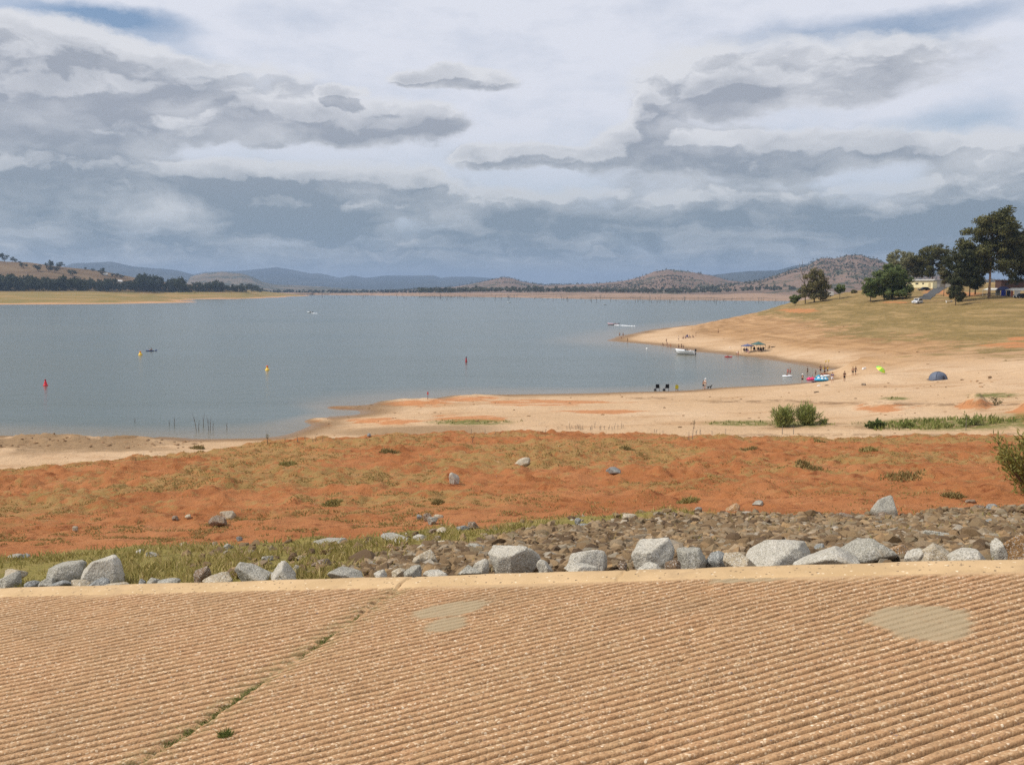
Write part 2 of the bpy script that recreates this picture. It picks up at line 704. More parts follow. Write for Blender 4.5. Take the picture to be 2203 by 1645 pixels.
for i, d in enumerate(dense):
    addb(d[0], d[1], 0.0)
    if i % 2 == 0:
        for off, zz in ((.02, -.22), (-.02, .16)):
            q = d + nor[i] * off
            ins = bool(inside(q[0], q[1]))
            if ins == (zz > 0) and np.min(np.linalg.norm(dense - q, axis=1)) > .014:
                addb(q[0], q[1], zz * (math.exp(d[1]) / 150.0) ** .5)
for u, v in ((300, 850), (800, 800), (1200, 790), (600, 890), (0, 880), (1000, 720), (300, 720), (1450, 790), (1300, 820), (-400, 850), (-800, 800), (-600, 700), (1250, 690), (1400, 685)):
    p = P(u, v, depth_at(u, v, 0))
    beach_pts.append((p[0], p[1], -2.5 if u != 1450 else -1.0))
for u, v, z in ((1620, 810, -.5),):
    p = P(u, v, depth_at(u, v, 0))
    beach_pts.append((p[0], p[1], z))
for s in (-1.2, -.6, -.2, .1):
    beach_pts.append((s * 760, 760, -6.0))
for u, v, y in ((1569, 684, 430), (1626, 674, 440), (1694, 654, 440), (1545, 716, 330), (1470, 727, 322), (1760, 649, 400), (1780, 655, 380), (1720, 650, 430), (2000, 648, 335),
                (2203, 645, 300), (1900, 700, 285), (2150, 730, 228), (1740, 735, 262), (2080, 680, 275), (2018, 817, 157), (1893, 804, 166), (2203, 800, 150),
                (2000, 866, 124), (2203, 900, 101), (1700, 915, 107), (1700, 860, 138), (1300, 900, 121), (1500, 870, 138), (1300, 880, 132), (1000, 930, 108), (1000, 895, 126), (800, 938, 109),
                (300, 962, 99), (0, 975, 93), (100, 1010, 84), (400, 985, 88), (1620, 757, 262), (1690, 757, 258), (1850, 770, 200), (2000, 760, 198),
                (2203, 690, 255), (2500, 800, 140), (2600, 700, 250), (2700, 640, 300), (3200, 640, 300), (2700, 900, 100), (1850, 900, 110), (1830, 840, 145),
                (2203, 639, 318), (2100, 639, 322), (1980, 641, 345), (1850, 646, 360), (-400, 980, 92), (-900, 990, 90), (1640, 720, 300), (1700, 690, 340), (1800, 680, 330)):
    beach_pts.append(tuple(P(u, v, y)))
for u, v, y in ((1800, 634, 470), (1955, 619, 420), (1990, 618.5, 418), (2030, 618, 430), (1985, 633, 375), (2150, 624, 420), (2400, 618, 420), (2900, 615, 420), (2000, 622, 520), (2300, 615, 540), (3200, 600, 560)):
    beach_pts.append(tuple(P(u, v, y)))
for s in (-1.0, -.4, 0, .4, .9):
    beach_pts.append((s * 60, 60, 2.2))
    beach_pts.append((s * 30, 30, 2.4))
BEACH = rbf_fit(beach_pts, 0.012)


def beach_h(x, y):
    x = np.asarray(x, float)
    y = np.asarray(y, float)
    z = rbf_eval(BEACH, x, y)
    up = sstep(z, .1, 1.2)
    z = z + up * (fbm(x * .09, y * .09, 4, 70) * .16 + fbm(x * .7, y * .7, 3, 75) * .05)
    hi = sstep(z, 3.0, 8.0)
    z = z + hi * (fbm(x * .05, y * .05, 4, 80) * .5)
    # low terraces left by the falling water
    z = z + sstep(z, 1.0, 3.0) * .10 * np.sin(z * 5.5 + fbm(x * .02, y * .02, 2, 83) * 5)
    # heaps of dug earth on the left shore
    u, v = to_uv(x, y, np.maximum(z, 0))
    m1 = sstep(u, 470, 250) * sstep(v, 985 + (u < 130) * 0, 955) * sstep(v, 934, 944)
    z = z + m1 * (np.maximum(fbm(x * .32, y * .32, 5, 90, .6) + .12, 0) * 1.5 + np.abs(fbm(x * 1.3, y * 1.3, 3, 92)) * .35) * .5
    for (mu, mv, ru, rv, hh) in ((75, 946, 60, 10, .35), (170, 949, 50, 8, .25), (2098, 872, 28, 14, 1.7), (1905, 876, 75, 12, .9), (2230, 880, 40, 16, 1.6), (2030, 872, 50, 6, .5),
                                 (905, 866, 90, 8, .55), (1020, 856, 70, 7, .5), (740, 878, 40, 4, .25), (690, 905, 30, 6, .3), (850, 905, 120, 8, .4), (1050, 903, 90, 6, .3)):
        r = np.hypot((u - mu) / ru, (v - mv) / rv)
        z = z + sstep(r, 1.3, .2) * hh * (.75 + .5 * fbm(x * .5, y * .5, 3, 95))
    return z


def ground_h(x, y):
    return np.maximum(np.where(np.asarray(y) < 95, bank_h(x, y), -9), beach_h(x, y))


def place(u, v, ymin=7.5, ymax=640.0, water=True):
    """first meeting of the line of sight with the ground or the water"""
    ys = np.exp(np.linspace(math.log(ymin), math.log(ymax), 700))
    a, b, c = ray(u, v)
    xs = ys * a / b
    zs = CAMZ + ys * c / b
    g = ground_h(xs, ys)
    if water:
        g = np.maximum(g, 0.0)
    hit = np.nonzero(zs <= g)[0]
    if len(hit) == 0:
        i = len(ys) - 1
        return np.array([xs[i], ys[i], g[i]])
    i = hit[0]
    if i == 0:
        return np.array([xs[0], ys[0], g[0]])
    d0 = zs[i - 1] - g[i - 1]
    d1 = g[i] - zs[i]
    t = d0 / max(d0 + d1, 1e-9)
    y = ys[i - 1] + (ys[i] - ys[i - 1]) * t
    x = y * a / b
    gz = float(ground_h(np.array([x]), np.array([y]))[0])
    if water:
        gz = max(gz, 0.0)
    return np.array([x, y, gz])


def lake(u, v):
    return P(u, v, depth_at(u, v, 0.0))

# ------------------------------------------------------------------ boat ramp
def make_ramp():
    qs, ts = [], []
    for u, v in ((-450, 1262), (2650, 1188), (-450, 1830), (2650, 1830)):
        d = plane_hit(u, v) - O_R
        qs.append(d.dot(GQ))
        ts.append(d.dot(GD))
    q0, q1, t0, t1 = min(qs), max(qs), min(ts), max(ts)
    nq, nt_ = int((q1 - q0) / .0058), int((t1 - t0) / .046)
    Q, T = np.meshgrid(np.linspace(q0, q1, nq), np.linspace(t0, t1, nt_), indexing='ij')
    gp = np.array([GD.dot(E1), GD.dot(E2)])
    qp = np.array([GQ.dot(E1), GQ.dot(E2)])
    A = T * gp[0] + Q * qp[0]
    B = T * gp[1] + Q * qp[1]
    per = np.where(B > B_J, .106, .083)
    wob = fbm(T * .6, Q * .8, 3, 5) * .006 + fbm(T * 6, Q * 9, 2, 6) * .0011
    slab = np.where(B > B_J, 0.37, 0.0) * per
    ph = ((Q + wob + slab) / per) % 1.0
    # broad rounded ridge, narrow groove with one steep side
    prof = np.minimum(sstep(ph + fbm(T * 16, Q * 30, 2, 7) * .05, .20, .29), sstep(-ph, -1.0, -.80))
    amp = .025 * (1 + .30 * fbm(T * .8, Q * .8, 3, 8)) * (1 + .12 * fbm(T * 7, np.floor((Q + slab) / per) * 3.7, 2, 14))
    rough = fbm(T * 30, Q * 30, 2, 31) * .0022 + vnoise(T * 75, Q * 75, 33) * .0015 + fbm(T * 3, Q * 3, 3, 34) * .003
    # smooth mortar patches
    patch = np.zeros_like(A)
    for (u0, v0, u1, v1) in ((885, 1325, 1048, 1296), (915, 1352, 1005, 1338), (1880, 1340, 2092, 1318), (1920, 1352, 2088, 1345), (650, 1262, 800, 1252), (1530, 1248, 1700, 1240), (1050, 1256, 1130, 1252)):
        c0, c1 = ab(plane_hit(u0, v0)), ab(plane_hit(u1, v1))
        c = ((c0[0] + c1[0]) / 2, (c0[1] + c1[1]) / 2)
        hw = math.hypot(c1[0] - c0[0], c1[1] - c0[1]) / 2
        dx, dy = (c1[0] - c0[0]) / (2 * hw), (c1[1] - c0[1]) / (2 * hw)
        la = (A - c[0]) * dx + (B - c[1]) * dy
        lb = -(A - c[0]) * dy + (B - c[1]) * dx
        hb = .30 if u0 > 1800 else .20 if v0 > 1300 else .13
        d = np.hypot(la / (hw * 1.08), lb / hb) + fbm(A * 4, B * 4, 4, 44) * .30 + fbm(A * 17, B * 17, 2, 45) * .14
        patch = np.maximum(patch, sstep(d, 1.05, .86))
    # sand washed over the edge by the margin strip
    edge = sstep(A + fbm(B * 1.2, A * 4, 4, 46) * .16, A_KF - .16, A_KF + .06)
    fill = np.maximum(patch * .62, edge)
    groove = amp * prof * (1 - fill) + fill * .024 + (1 - prof) * (1 - fill) * fbm(T * 9, Q * 14, 2, 36) * .004
    # the broken joint and a thin crack
    jw = fbm(A * 1.4, 0 * B, 4, 51) * .06
    dj = np.abs(B - B_J - jw)
    groove = groove - sstep(dj, .035, .008) * .03
    brk = sstep(dj, .22, .03) * sstep(fbm(A * 2.2, B * 5, 3, 53), -.05, .25)
    groove = groove * (1 - brk * .75) + brk * .006
    cw = fbm(A * 2.0, 0 * B, 4, 57) * .12
    dc = np.abs(B - B_C - cw)
    groove = groove - sstep(dc, .014, .003) * .016 * sstep(fbm(A * 1.1, 0 * B + 3, 2, 58), -.3, .1)
    pit = sstep(fbm(T * 1.7, Q * 1.7, 4, 61), .30, .55)
    groove = groove * (1 - pit * .25)
    h = groove + rough * (1 - .72 * fill) - .02
    h = h - sstep(A, A_KF - .02, A_KF + .06) * .03
    V = (np.array(O_R)[None, None] + A[..., None] * np.array(E1) + B[..., None] * np.array(E2) + h[..., None] * np.array(NR)).reshape(-1, 3)
    F = grid_faces(nq, nt_)
    keep = (A.ravel()[F] < A_KF + .12).all(1)
    F = F[keep]
    used = np.zeros(len(V), bool)
    used[F.ravel()] = True
    idx = np.cumsum(used) - 1
    m, t, b = newmat('ribbed_concrete')
    p = pos(t)
    n1 = t.noise(p, 1.1, 5, 0.6)
    n2 = t.noise(p, 9.0, 4, 0.6)
    base = ramp(t, n1, [(.28, (.36, .205, .10)), (.5, (.42, .24, .118)), (.72, (.45, .232, .112))])
    base = t.mix(t.ss(n2, .45, .75), base, (.44, .29, .15, 1))
    vc = t.n('ShaderNodeTexVoronoi')
    t.put(vc.inputs['Vector'], p)
    vc.inputs['Scale'].default_value = 78
    peb = ramp(t, t.sep(vc.outputs['Color'])[0], [(0, (.15, .09, .05)), (.10, (.28, .165, .085)), (.34, (.405, .235, .118)), (.70, (.435, .26, .132)), (.88, (.52, .345, .195)), (1, (.82, .66, .46))])
    col = t.mix(.62, base, peb)
    vb = t.n('ShaderNodeTexVoronoi')
    t.put(vb.inputs['Vector'], p)
    vb.inputs['Scale'].default_value = 40
    bigp = t.m('MULTIPLY', t.m('GREATER_THAN', t.sep(vb.outputs['Color'])[0], .945), t.m('LESS_THAN', vb.outputs['Distance'], .34))
    col = t.mix(bigp, col, ramp(t, t.sep(vb.outputs['Color'])[1], [(0, (.20, .15, .13)), (.35, (.52, .30, .18)), (.6, (.68, .50, .33)), (1, (.78, .65, .48))]))
    stain = t.m('MULTIPLY', t.ss(t.noise(p, .8, 6, .65), .50, .70), .35)
    col = t.mix(stain, col, (.25, .165, .09, 1))
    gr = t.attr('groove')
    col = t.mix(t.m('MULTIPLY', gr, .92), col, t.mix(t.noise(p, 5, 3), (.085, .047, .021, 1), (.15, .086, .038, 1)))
    pc = t.mix(t.noise(p, 7, 5, .65), (.29, .225, .135, 1), (.40, .31, .19, 1))
    col = t.mix(t.m('MULTIPLY', t.attr('patch'), t.ss(t.noise(p, 12, 5, .7), .2, .5, .45, .92)), col, pc)
    ed = t.mix(t.noise(p, 30, 4, .6), (.43, .285, .15, 1), (.52, .355, .195, 1))
    col = t.mix(t.attr('edge'), col, ed)
    moss = t.m('MULTIPLY', t.attr('moss'), t.ss(t.noise(p, 14, 4, .65), .42, .62))
    col = t.mix(t.m('MULTIPLY', moss, .5), col, (.20, .17, .07, 1))
    bh = t.m('SUBTRACT', 1.0, vc.outputs['Distance'])
    setin(t, b, col=col, rough=.9, spec=.25, nrm=bump(t, bh, .005, .5))
    moss_a = sstep(dj, .26, .02)
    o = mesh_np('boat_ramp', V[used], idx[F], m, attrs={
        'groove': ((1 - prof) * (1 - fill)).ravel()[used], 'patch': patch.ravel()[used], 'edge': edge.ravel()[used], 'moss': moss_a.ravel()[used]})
    tag(o, kind='structure')
    # margin strip: smooth concrete with a rounded far edge
    bs = np.linspace(-15, 24, 3400)
    prof_a = [A_KF - .05, A_KF - .01, A_KF + .03, A_KF + .10, (A_KF + A_KB) / 2, A_KB - .09, A_KB - .03, A_KB, A_KB + .015, A_KB + .02]
    prof_h = [-.03, -.004, .006, .010, .014, .018, .010, -.02, -.10, -.40]
    Bs, Pi = np.meshgrid(bs, np.arange(len(prof_a)), indexing='ij')
    Aa = np.array(prof_a)[Pi] + fbm(Bs * 1.3, Pi * .2, 4, 63) * .030
    Hh = np.array(prof_h)[Pi] + fbm(Bs * 2.2, Pi * .6, 3, 64) * .006
    jn = np.abs(Bs - B_J - fbm(Aa * 3, Bs * 0, 3, 66) * .08)
    Hh = Hh - sstep(jn, .025, .006) * .03
    jn = np.abs(Bs - ab(plane_hit(1325, 1235))[1] - fbm(Aa * 3, Bs * 0, 3, 67) * .12)
    Hh = Hh - sstep(jn, .018, .005) * .018
    V = (np.array(O_R) + Aa[..., None] * np.array(E1) + Bs[..., None] * np.array(E2) + Hh[..., None] * np.array(NR)).reshape(-1, 3)
    m, t, b = newmat('margin_concrete')
    p = pos(t)
    vcm = t.voro(p, 60, out='Color')
    c = t.mix(t.ss(t.noise(p, 2.0, 5, .6), .3, .7), (.47, .32, .165, 1), (.57, .395, .215, 1))
    c = t.mix(t.m('MULTIPLY', t.ss(t.noise(p, 60, 3, .7), .5, .75), .4), c, (.44, .28, .16, 1))
    c = t.mix(t.m('MULTIPLY', t.ss(t.noise(p, 2.6, 7, .72), .52, .68), .6), c, (.36, .245, .14, 1))
    c = t.mix(t.m('GREATER_THAN', t.sep(vcm)[0], .985), c, (.16, .11, .07, 1))
    c = t.mix(t.m('LESS_THAN', t.sep(vcm)[0], .014), c, (.72, .58, .40, 1))
    setin(t, b, col=c, rough=.9, spec=.2, nrm=bump(t, t.noise(p, 45, 5, .65), .008, .6))
    o = mesh_np('concrete_kerb', V, grid_faces(len(bs), len(prof_a)), m)
    tag(o, 'smooth sandy concrete kerb along the far edge of the ribbed ramp', 'kerb')
    return


make_ramp()


# ------------------------------------------------------------------ ground sheets
def sl_grid(s0, s1, ns, y0, y1, ny):
    s = np.linspace(s0, s1, ns)
    l = np.linspace(math.log(y0), math.log(y1), ny)
    Lg, Sg = np.meshgrid(l, s, indexing='ij')
    y = np.exp(Lg)
    return Sg * y, y


X, Y = sl_grid(-1.3, 1.3, 900, 4.2, 88, 680)
Z = bank_h(X, Y)
Ub, Vb = to_uv(X, Y, Z)
YM = np.interp(Ub, [-900, 0, 400, 800, 900, 1101, 1250, 1450, 1700, 2203, 3100], [14.6, 14.6, 15.6, 16.2, 16.4, 18.0, 18.6, 18.8, 17.4, 16.9, 15])


def strip_masks(x, y, u):
    ym = np.interp(u, [-900, 0, 400, 800, 900, 1101, 1250, 1450, 1700, 2203, 3100], [14.6, 14.6, 15.6, 16.2, 16.4, 18.0, 18.6, 18.8, 17.4, 16.9, 15])
    yy = y + fbm(x * .45, y * .45, 4, 101) * 2.2
    strip = sstep(yy, ym + .5, ym - .4)
    # stones on the right and middle, grass on the left and along the upper edge
    ylow = np.interp(u, [-900, 600, 800, 1000, 1150, 1400, 1600, 1750], [7.5, 9.0, 12.0, 14.0, 15.6, 16.4, 18.5, 30])
    rub = strip * sstep(u + fbm(x * .6, y * .6, 3, 103) * 160, 760, 930) * sstep(yy - fbm(x * .7, y * .7, 3, 107) * 1.0, ylow + .5, ylow - .8)
    grass = strip * (1 - rub)
    return strip, rub, grass


STRIP, RUB, GRS = strip_masks(X, Y, Ub)
wisp = fbm(X * .22, Y * .30, 5, 111)
up = sstep(Y, 17, 26) * (1 - STRIP)
patchy = up * np.clip(sstep(wisp + .20 * fbm(X * 1.4, Y * 1.4, 3, 113) + np.interp(Ub, [0, 700, 1100, 1500, 2203], [.10, .14, .20, .08, .06]), -.02, .34), 0, 1)
patchy = patchy * (1 - .8 * sstep(Vb, 1040, 1075) * sstep(Ub, 1000, 1250))
m, t, b = newmat('red_earth')
p = pos(t)
sep = t.sep(p)
n1 = t.noise(p, .35, 6, .62)
n2 = t.noise(p, 2.3, 6, .65)
earth = ramp(t, n1, [(.25, (.27, .099, .036)), (.45, (.355, .137, .051)), (.62, (.41, .17, .068)), (.8, (.45, .225, .105))])
earth = t.mix(t.ss(n2, .52, .72), earth, (.19, .060, .022, 1))
earth = t.mix(t.m('MULTIPLY', t.ss(t.noise(p, 7.0, 4, .7), .60, .72), .5), earth, (.48, .25, .12, 1))
gn = t.noise(p, 4.0, 6, .72)
drygrass = ramp(t, t.noise(p, 1.7, 5, .65), [(.3, (.255, .18, .060)), (.55, (.325, .215, .083)), (.75, (.40, .25, .11))])
gn2 = t.noise(p, 2.0, 8, .74)
gmask = t.ss(t.m('ADD', t.m('MULTIPLY', t.attr('wisp'), .42), t.m('MULTIPLY', t.m('SUBTRACT', gn2, .5), 2.4)), .02, .42)
gmask = t.m('MULTIPLY', gmask, t.m('MULTIPLY', t.ss(gn, .30, .58), t.attr('upper')))
col = t.mix(t.m('MULTIPLY', gmask, .86), earth, drygrass)
pale = t.m('MULTIPLY', t.ss(t.noise(t.vm('MULTIPLY', p, (1, 1.6, 1)), 1.25, 6, .7), .63, .70), t.attr('crust'))
col = t.mix(t.m('MULTIPLY', pale, .7), col, (.62, .36, .19, 1))
strip_g = ramp(t, t.noise(p, 1.3, 5, .65), [(.3, (.20, .17, .050)), (.5, (.27, .22, .065)), (.7, (.34, .25, .10))])
strip_g = t.mix(t.ss(t.noise(p, 11, 5, .7), .5, .66), strip_g, (.15, .12, .045, 1))
col = t.mix(t.m('MULTIPLY', t.attr('grassy'), t.ss(gn, .22, .40)), col, strip_g)
rubc = ramp(t, t.noise(p, 6, 4, .6), [(.3, (.10, .065, .035)), (.7, (.20, .13, .075))])
col = t.mix(t.attr('rubble'), col, rubc)
h = t.m('ADD', t.noise(p, 4.0, 8, .68), t.m('MULTIPLY', t.noise(p, 20, 4, .65), .45))
setin(t, b, col=col, rough=.95, spec=.1, nrm=bump(t, h, .13, .8))
crust = sstep(Y, 24, 34) * sstep(Ub, 800, 1050)
bank = mesh_np('earth_bank', np.stack([X, Y, Z], -1).reshape(-1, 3), grid_faces(*X.shape), m,
               attrs={'wisp': patchy, 'grassy': GRS, 'rubble': RUB, 'crust': crust, 'upper': up * (1 - .75 * sstep(Vb, 1030, 1070) * sstep(Ub, 1000, 1250))})
tag(bank, kind='structure')

X, Y = sl_grid(-1.4, 1.4, 860, 26, 760, 760)
Z = beach_h(X, Y)
Ub, Vb = to_uv(X, Y, Z)
m, t, b = newmat('sand')
p = pos(t)
sepz = t.sep(p)[2]
n1 = t.noise(p, .045, 6, .6)
n2 = t.noise(t.vm('MULTIPLY', p, (.35, 1.0, 2.0)), .22, 6, .62)
sand = ramp(t, n1, [(.3, (.48, .315, .175)), (.5, (.535, .36, .21)), (.7, (.59, .42, .265))])
sand = t.mix(t.m('MULTIPLY', t.ss(n2, .50, .68), .50), sand, (.36, .195, .085, 1))
sand = t.mix(t.m('MULTIPLY', t.ss(t.noise(p, .16, 5, .6), .58, .72), .5), sand, (.64, .46, .29, 1))
sand = t.mix(t.m('MULTIPLY', t.ss(t.noise(p, .9, 6, .7), .60, .72), .35), sand, (.27, .15, .068, 1))
# headland sand is browner
hs = t.m('MULTIPLY', t.ss(sepz, 1.0, 3.2), t.attr('headland'))
sand = t.mix(t.m('MULTIPLY', hs, .85), sand, t.mix(t.ss(n2, .38, .62), (.41, .235, .105, 1), (.29, .155, .062, 1)))
tc = t.noise(t.vm('MULTIPLY', p, (.012, .03, 2.2)), 1.0, 6, .62)
sand = t.mix(t.m('MULTIPLY', hs, t.m('MULTIPLY', t.ss(tc, .53, .60), .55)), sand, (.24, .135, .056, 1))
sand = t.mix(t.m('MULTIPLY', hs, t.m('MULTIPLY', t.ss(tc, .44, .38), .45)), sand, (.52, .33, .17, 1))
# terraces of dry grass up the headland
hn = t.noise(t.vm('MULTIPLY', p, (.16, .34, 1.6)), .55, 8, .70)
gn = t.noise(p, .5, 6, .70)
hill = ramp(t, gn, [(.28, (.125, .092, .028)), (.42, (.18, .13, .042)), (.58, (.24, .168, .058)), (.76, (.35, .23, .095))])
stk = t.noise(t.vm('MULTIPLY', p, (.03, .08, 1.3)), 1.0, 7, .66)
hill = t.mix(t.m('MULTIPLY', t.ss(stk, .50, .60), .55), hill, (.40, .265, .12, 1))
hill = t.mix(t.m('MULTIPLY', t.ss(stk, .44, .34), .6), hill, (.135, .108, .034, 1))
hill = t.mix(t.m('MULTIPLY', t.ss(t.noise(p, 1.3, 5, .7), .55, .66), .5), hill, (.12, .09, .032, 1))
gm = t.m('MULTIPLY', t.attr('grassy'), 1.0)
gm = t.ss(t.m('ADD', gm, t.m('MULTIPLY', t.m('SUBTRACT', hn, .5), 2.3)), .40, .62)
gm = t.m('MULTIPLY', gm, t.ss(t.attr('grassy'), .02, .18))
col = t.mix(t.m('MULTIPLY', gm, .88), sand, hill)
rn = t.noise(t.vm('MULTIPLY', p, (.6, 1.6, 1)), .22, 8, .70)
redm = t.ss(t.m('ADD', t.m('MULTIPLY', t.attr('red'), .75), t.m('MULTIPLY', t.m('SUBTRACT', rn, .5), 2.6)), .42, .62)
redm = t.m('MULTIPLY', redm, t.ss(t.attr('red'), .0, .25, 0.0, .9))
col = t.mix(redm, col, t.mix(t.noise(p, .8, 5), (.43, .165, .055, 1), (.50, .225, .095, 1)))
br = t.mix(t.noise(p, .9, 6, .65), (.20, .12, .058, 1), (.38, .25, .135, 1))
col = t.mix(t.attr('brown'), col, br)
wl = t.m('ADD', sepz, t.m('MULTIPLY', t.m('SUBTRACT', t.noise(p, .3, 3), .5), .12))
col = t.mix(t.m('MULTIPLY', t.ss(wl, .55, .10), .85), col, (.185, .105, .045, 1))
line = t.m('MULTIPLY', t.ss(t.m('ABSOLUTE', t.m('SUBTRACT', wl, .52)), .05, .0), t.ss(t.noise(p, .5, 5, .7), .45, .6))
col = t.mix(t.m('MULTIPLY', line, .5), col, (.30, .17, .08, 1))
tr = t.m('MULTIPLY', t.attr('drift'), t.ss(t.noise(p, .55, 6, .72), .44, .54))
col = t.mix(t.m('MULTIPLY', tr, .75), col, (.20, .115, .055, 1))
grn = t.m('MULTIPLY', t.attr('green'), t.ss(t.noise(p, .9, 6, .7), .36, .52))
col = t.mix(grn, col, (.17, .155, .045, 1))
h = t.m('ADD', t.noise(p, .7, 7, .65), t.m('MULTIPLY', t.noise(p, 4, 5, .6), .25))
setin(t, b, col=col, rough=t.ss(wl, .0, .25, .35, .92), spec=.2, nrm=bump(t, h, .55, .8))
gr_a = sstep(Z + np.interp(Ub, [1300, 1600, 1750, 2203], [-6.5, -1.2, 1.4, 1.9]) + fbm(X * .03, Y * .03, 4, 121) * 2.0, 4.6, 10.0) * sstep(Y, 150, 200)
red = np.zeros_like(X)  # red soil; ellipses under the camp trees also paint in their ground shade
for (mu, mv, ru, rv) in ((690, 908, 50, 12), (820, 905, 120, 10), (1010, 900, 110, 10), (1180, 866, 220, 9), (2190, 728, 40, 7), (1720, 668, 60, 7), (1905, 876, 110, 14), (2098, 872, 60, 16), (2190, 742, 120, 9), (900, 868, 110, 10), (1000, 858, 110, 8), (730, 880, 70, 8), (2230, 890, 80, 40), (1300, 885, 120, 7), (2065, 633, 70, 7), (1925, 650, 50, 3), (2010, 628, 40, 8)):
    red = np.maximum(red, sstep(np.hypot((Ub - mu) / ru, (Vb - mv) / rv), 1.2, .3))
brown = sstep(Ub, 480, 250) * sstep(Vb, 990, 962) * sstep(fbm(X * .25, Y * .25, 4, 131) + sstep(Vb, 962, 950) * .4, -.25, .15)
brown = np.maximum(brown, .9 * sstep(np.hypot((Ub - 930) / 260, (Vb - 926) / 13 + (Ub - 930) * .0016), 1.1, .6) * sstep(Ub, 1130, 1000))
drift = np.maximum.reduce([sstep(np.abs(Vb - (647.5 - .004 * (Ub - 2000) + fbm(Ub * .03, 0 * Ub, 3, 148) * 1.5)), 1.9, .5) * sstep(Ub, 1930, 1980) * sstep(Y, 200, 220), sstep(np.abs(Vb - (862 + .012 * (Ub - 1500) + fbm(Ub * .01, 0 * Ub, 3, 141) * 4)), 4.5, 1.0) * sstep(Ub, 1480, 1560),
                           sstep(np.abs(Vb - (855 + fbm(Ub * .01, 0 * Ub, 3, 143) * 3)), 3, 1) * sstep(np.abs(Ub - 1400), 60, 20),
                           .8 * sstep(np.abs(Vb - (936 + fbm(Ub * .01, 0 * Ub, 3, 144) * 3)), 5, 1) * sstep(Ub, 1500, 1600),
                           .7 * sstep(np.abs(Vb - (922 - .02 * (Ub - 1500) + fbm(Ub * .01, 0 * Ub, 3, 146) * 5)), 10, 2) * sstep(Ub, 1560, 1680)])
green = np.zeros_like(X)
for (mu, mv, ru, rv) in ((1015, 908, 100, 7), (2040, 912, 200, 16), (2250, 905, 160, 20), (1600, 910, 90, 7), (1925, 857, 35, 4), (2140, 850, 60, 6), (1720, 912, 70, 8)):
    green = np.maximum(green, sstep(np.hypot((Ub - mu) / ru, (Vb - mv) / rv), 1.2, .5))
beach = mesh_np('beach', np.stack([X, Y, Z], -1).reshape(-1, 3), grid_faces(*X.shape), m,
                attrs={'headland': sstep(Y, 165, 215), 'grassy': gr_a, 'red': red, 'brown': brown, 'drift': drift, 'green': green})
tag(beach, kind='structure')

# ------------------------------------------------------------------ lake
X, Y = sl_grid(-1.8, 1.8, 420, 55, 26000, 600)
near = Y < 740
bz = np.full(X.shape, -8.0)
bz[near] = beach_h(X[near], Y[near])
shal = sstep(bz, -1.5, -.05)
m, t, b = newmat('lake_water')
p = pos(t)
deep = t.mix(t.noise(p, .006, 3), (.060, .088, .076, 1), (.078, .100, .082, 1))
col = t.mix(t.attr('shallow'), deep, (.17, .145, .095, 1))
wind = t.noise(t.vm('MULTIPLY', p, (.28, 2.6, 1)), .006, 6, .62)
w1 = t.noise(t.vm('MULTIPLY', p, (.75, 1.25, 1)), .9, 5, .62)
w2 = t.noise(t.vm('MULTIPLY', p, (.8, 1.2, 1)), .16, 4, .55)
h = t.m('ADD', t.m('MULTIPLY', w1, .32), t.m('MULTIPLY', w2, .60))
bn = t.n('ShaderNodeBump')
t.put(bn.inputs['Height'], h)
bn.inputs['Distance'].default_value = 1.0
t.put(bn.inputs['Strength'], t.ss(wind, .38, .62, .14, .50))
setin(t, b, col=col, rough=.18, ior=1.333, spec=.5, nrm=bn.outputs[0])
water = mesh_np('water', np.stack([X, Y, np.zeros_like(X)], -1).reshape(-1, 3), grid_faces(*X.shape), m, attrs={'shallow': shal})
tag(water, kind='structure')


# ------------------------------------------------------------------ hills and far shores
def hill(name, ridge, D, D0, rough=.02, seed=0, prof=1.2, nu=300, nr=90, mat=None, back=1.25, skirt=-12.0, bulge=.35):
    us = [r[0] for r in ridge]
    s_r = np.array([P(r[0], r[1], D)[0] / D for r in ridge])
    z_r = np.array([P(r[0], r[1], D)[2] for r in ridge])
    s = np.linspace(s_r[0], s_r[-1], nu)
    zr = np.interp(s, s_r, z_r)
    d0 = D0(s) if callable(D0) else np.full(nu, float(D0))
    tt = np.concatenate([np.linspace(-.02, 1, nr), np.linspace(1.02, 1.5, 14)])
    Tg, Sg = np.meshgrid(tt, s, indexing='ij')
    Dg = d0[None] + (D - d0[None]) * Tg
    xx = Sg * Dg
    L = D * .12
    k = np.clip(Tg, 0, 1)
    pr = k ** prof
    pr = pr + bulge * k * (1 - k) * fbm(xx / L + seed, Dg / L, 4, seed)
    zz = np.interp(Sg, s_r, z_r) * pr
    gul = fbm(xx / (L * .35), Dg / (L * .6), 5, seed + 5)
    zz = zz * (1 + .22 * gul * k * (1 - k) * 4) + np.abs(np.interp(Sg, s_r, z_r)) * rough * fbm(xx / (L * .12), Dg / (L * .12), 4, seed + 9) * k
    zz = np.where(Tg > 1, np.interp(Sg, s_r, z_r) * (1 - (Tg - 1) * 2.0), zz)
    zz = np.where(Tg <= 0, skirt, zz)
    o = mesh_np(name, np.stack([xx, Dg, zz], -1).reshape(-1, 3), grid_faces(*xx.shape), mat)
    tag(o, kind='structure')
    return xx, Dg, zz


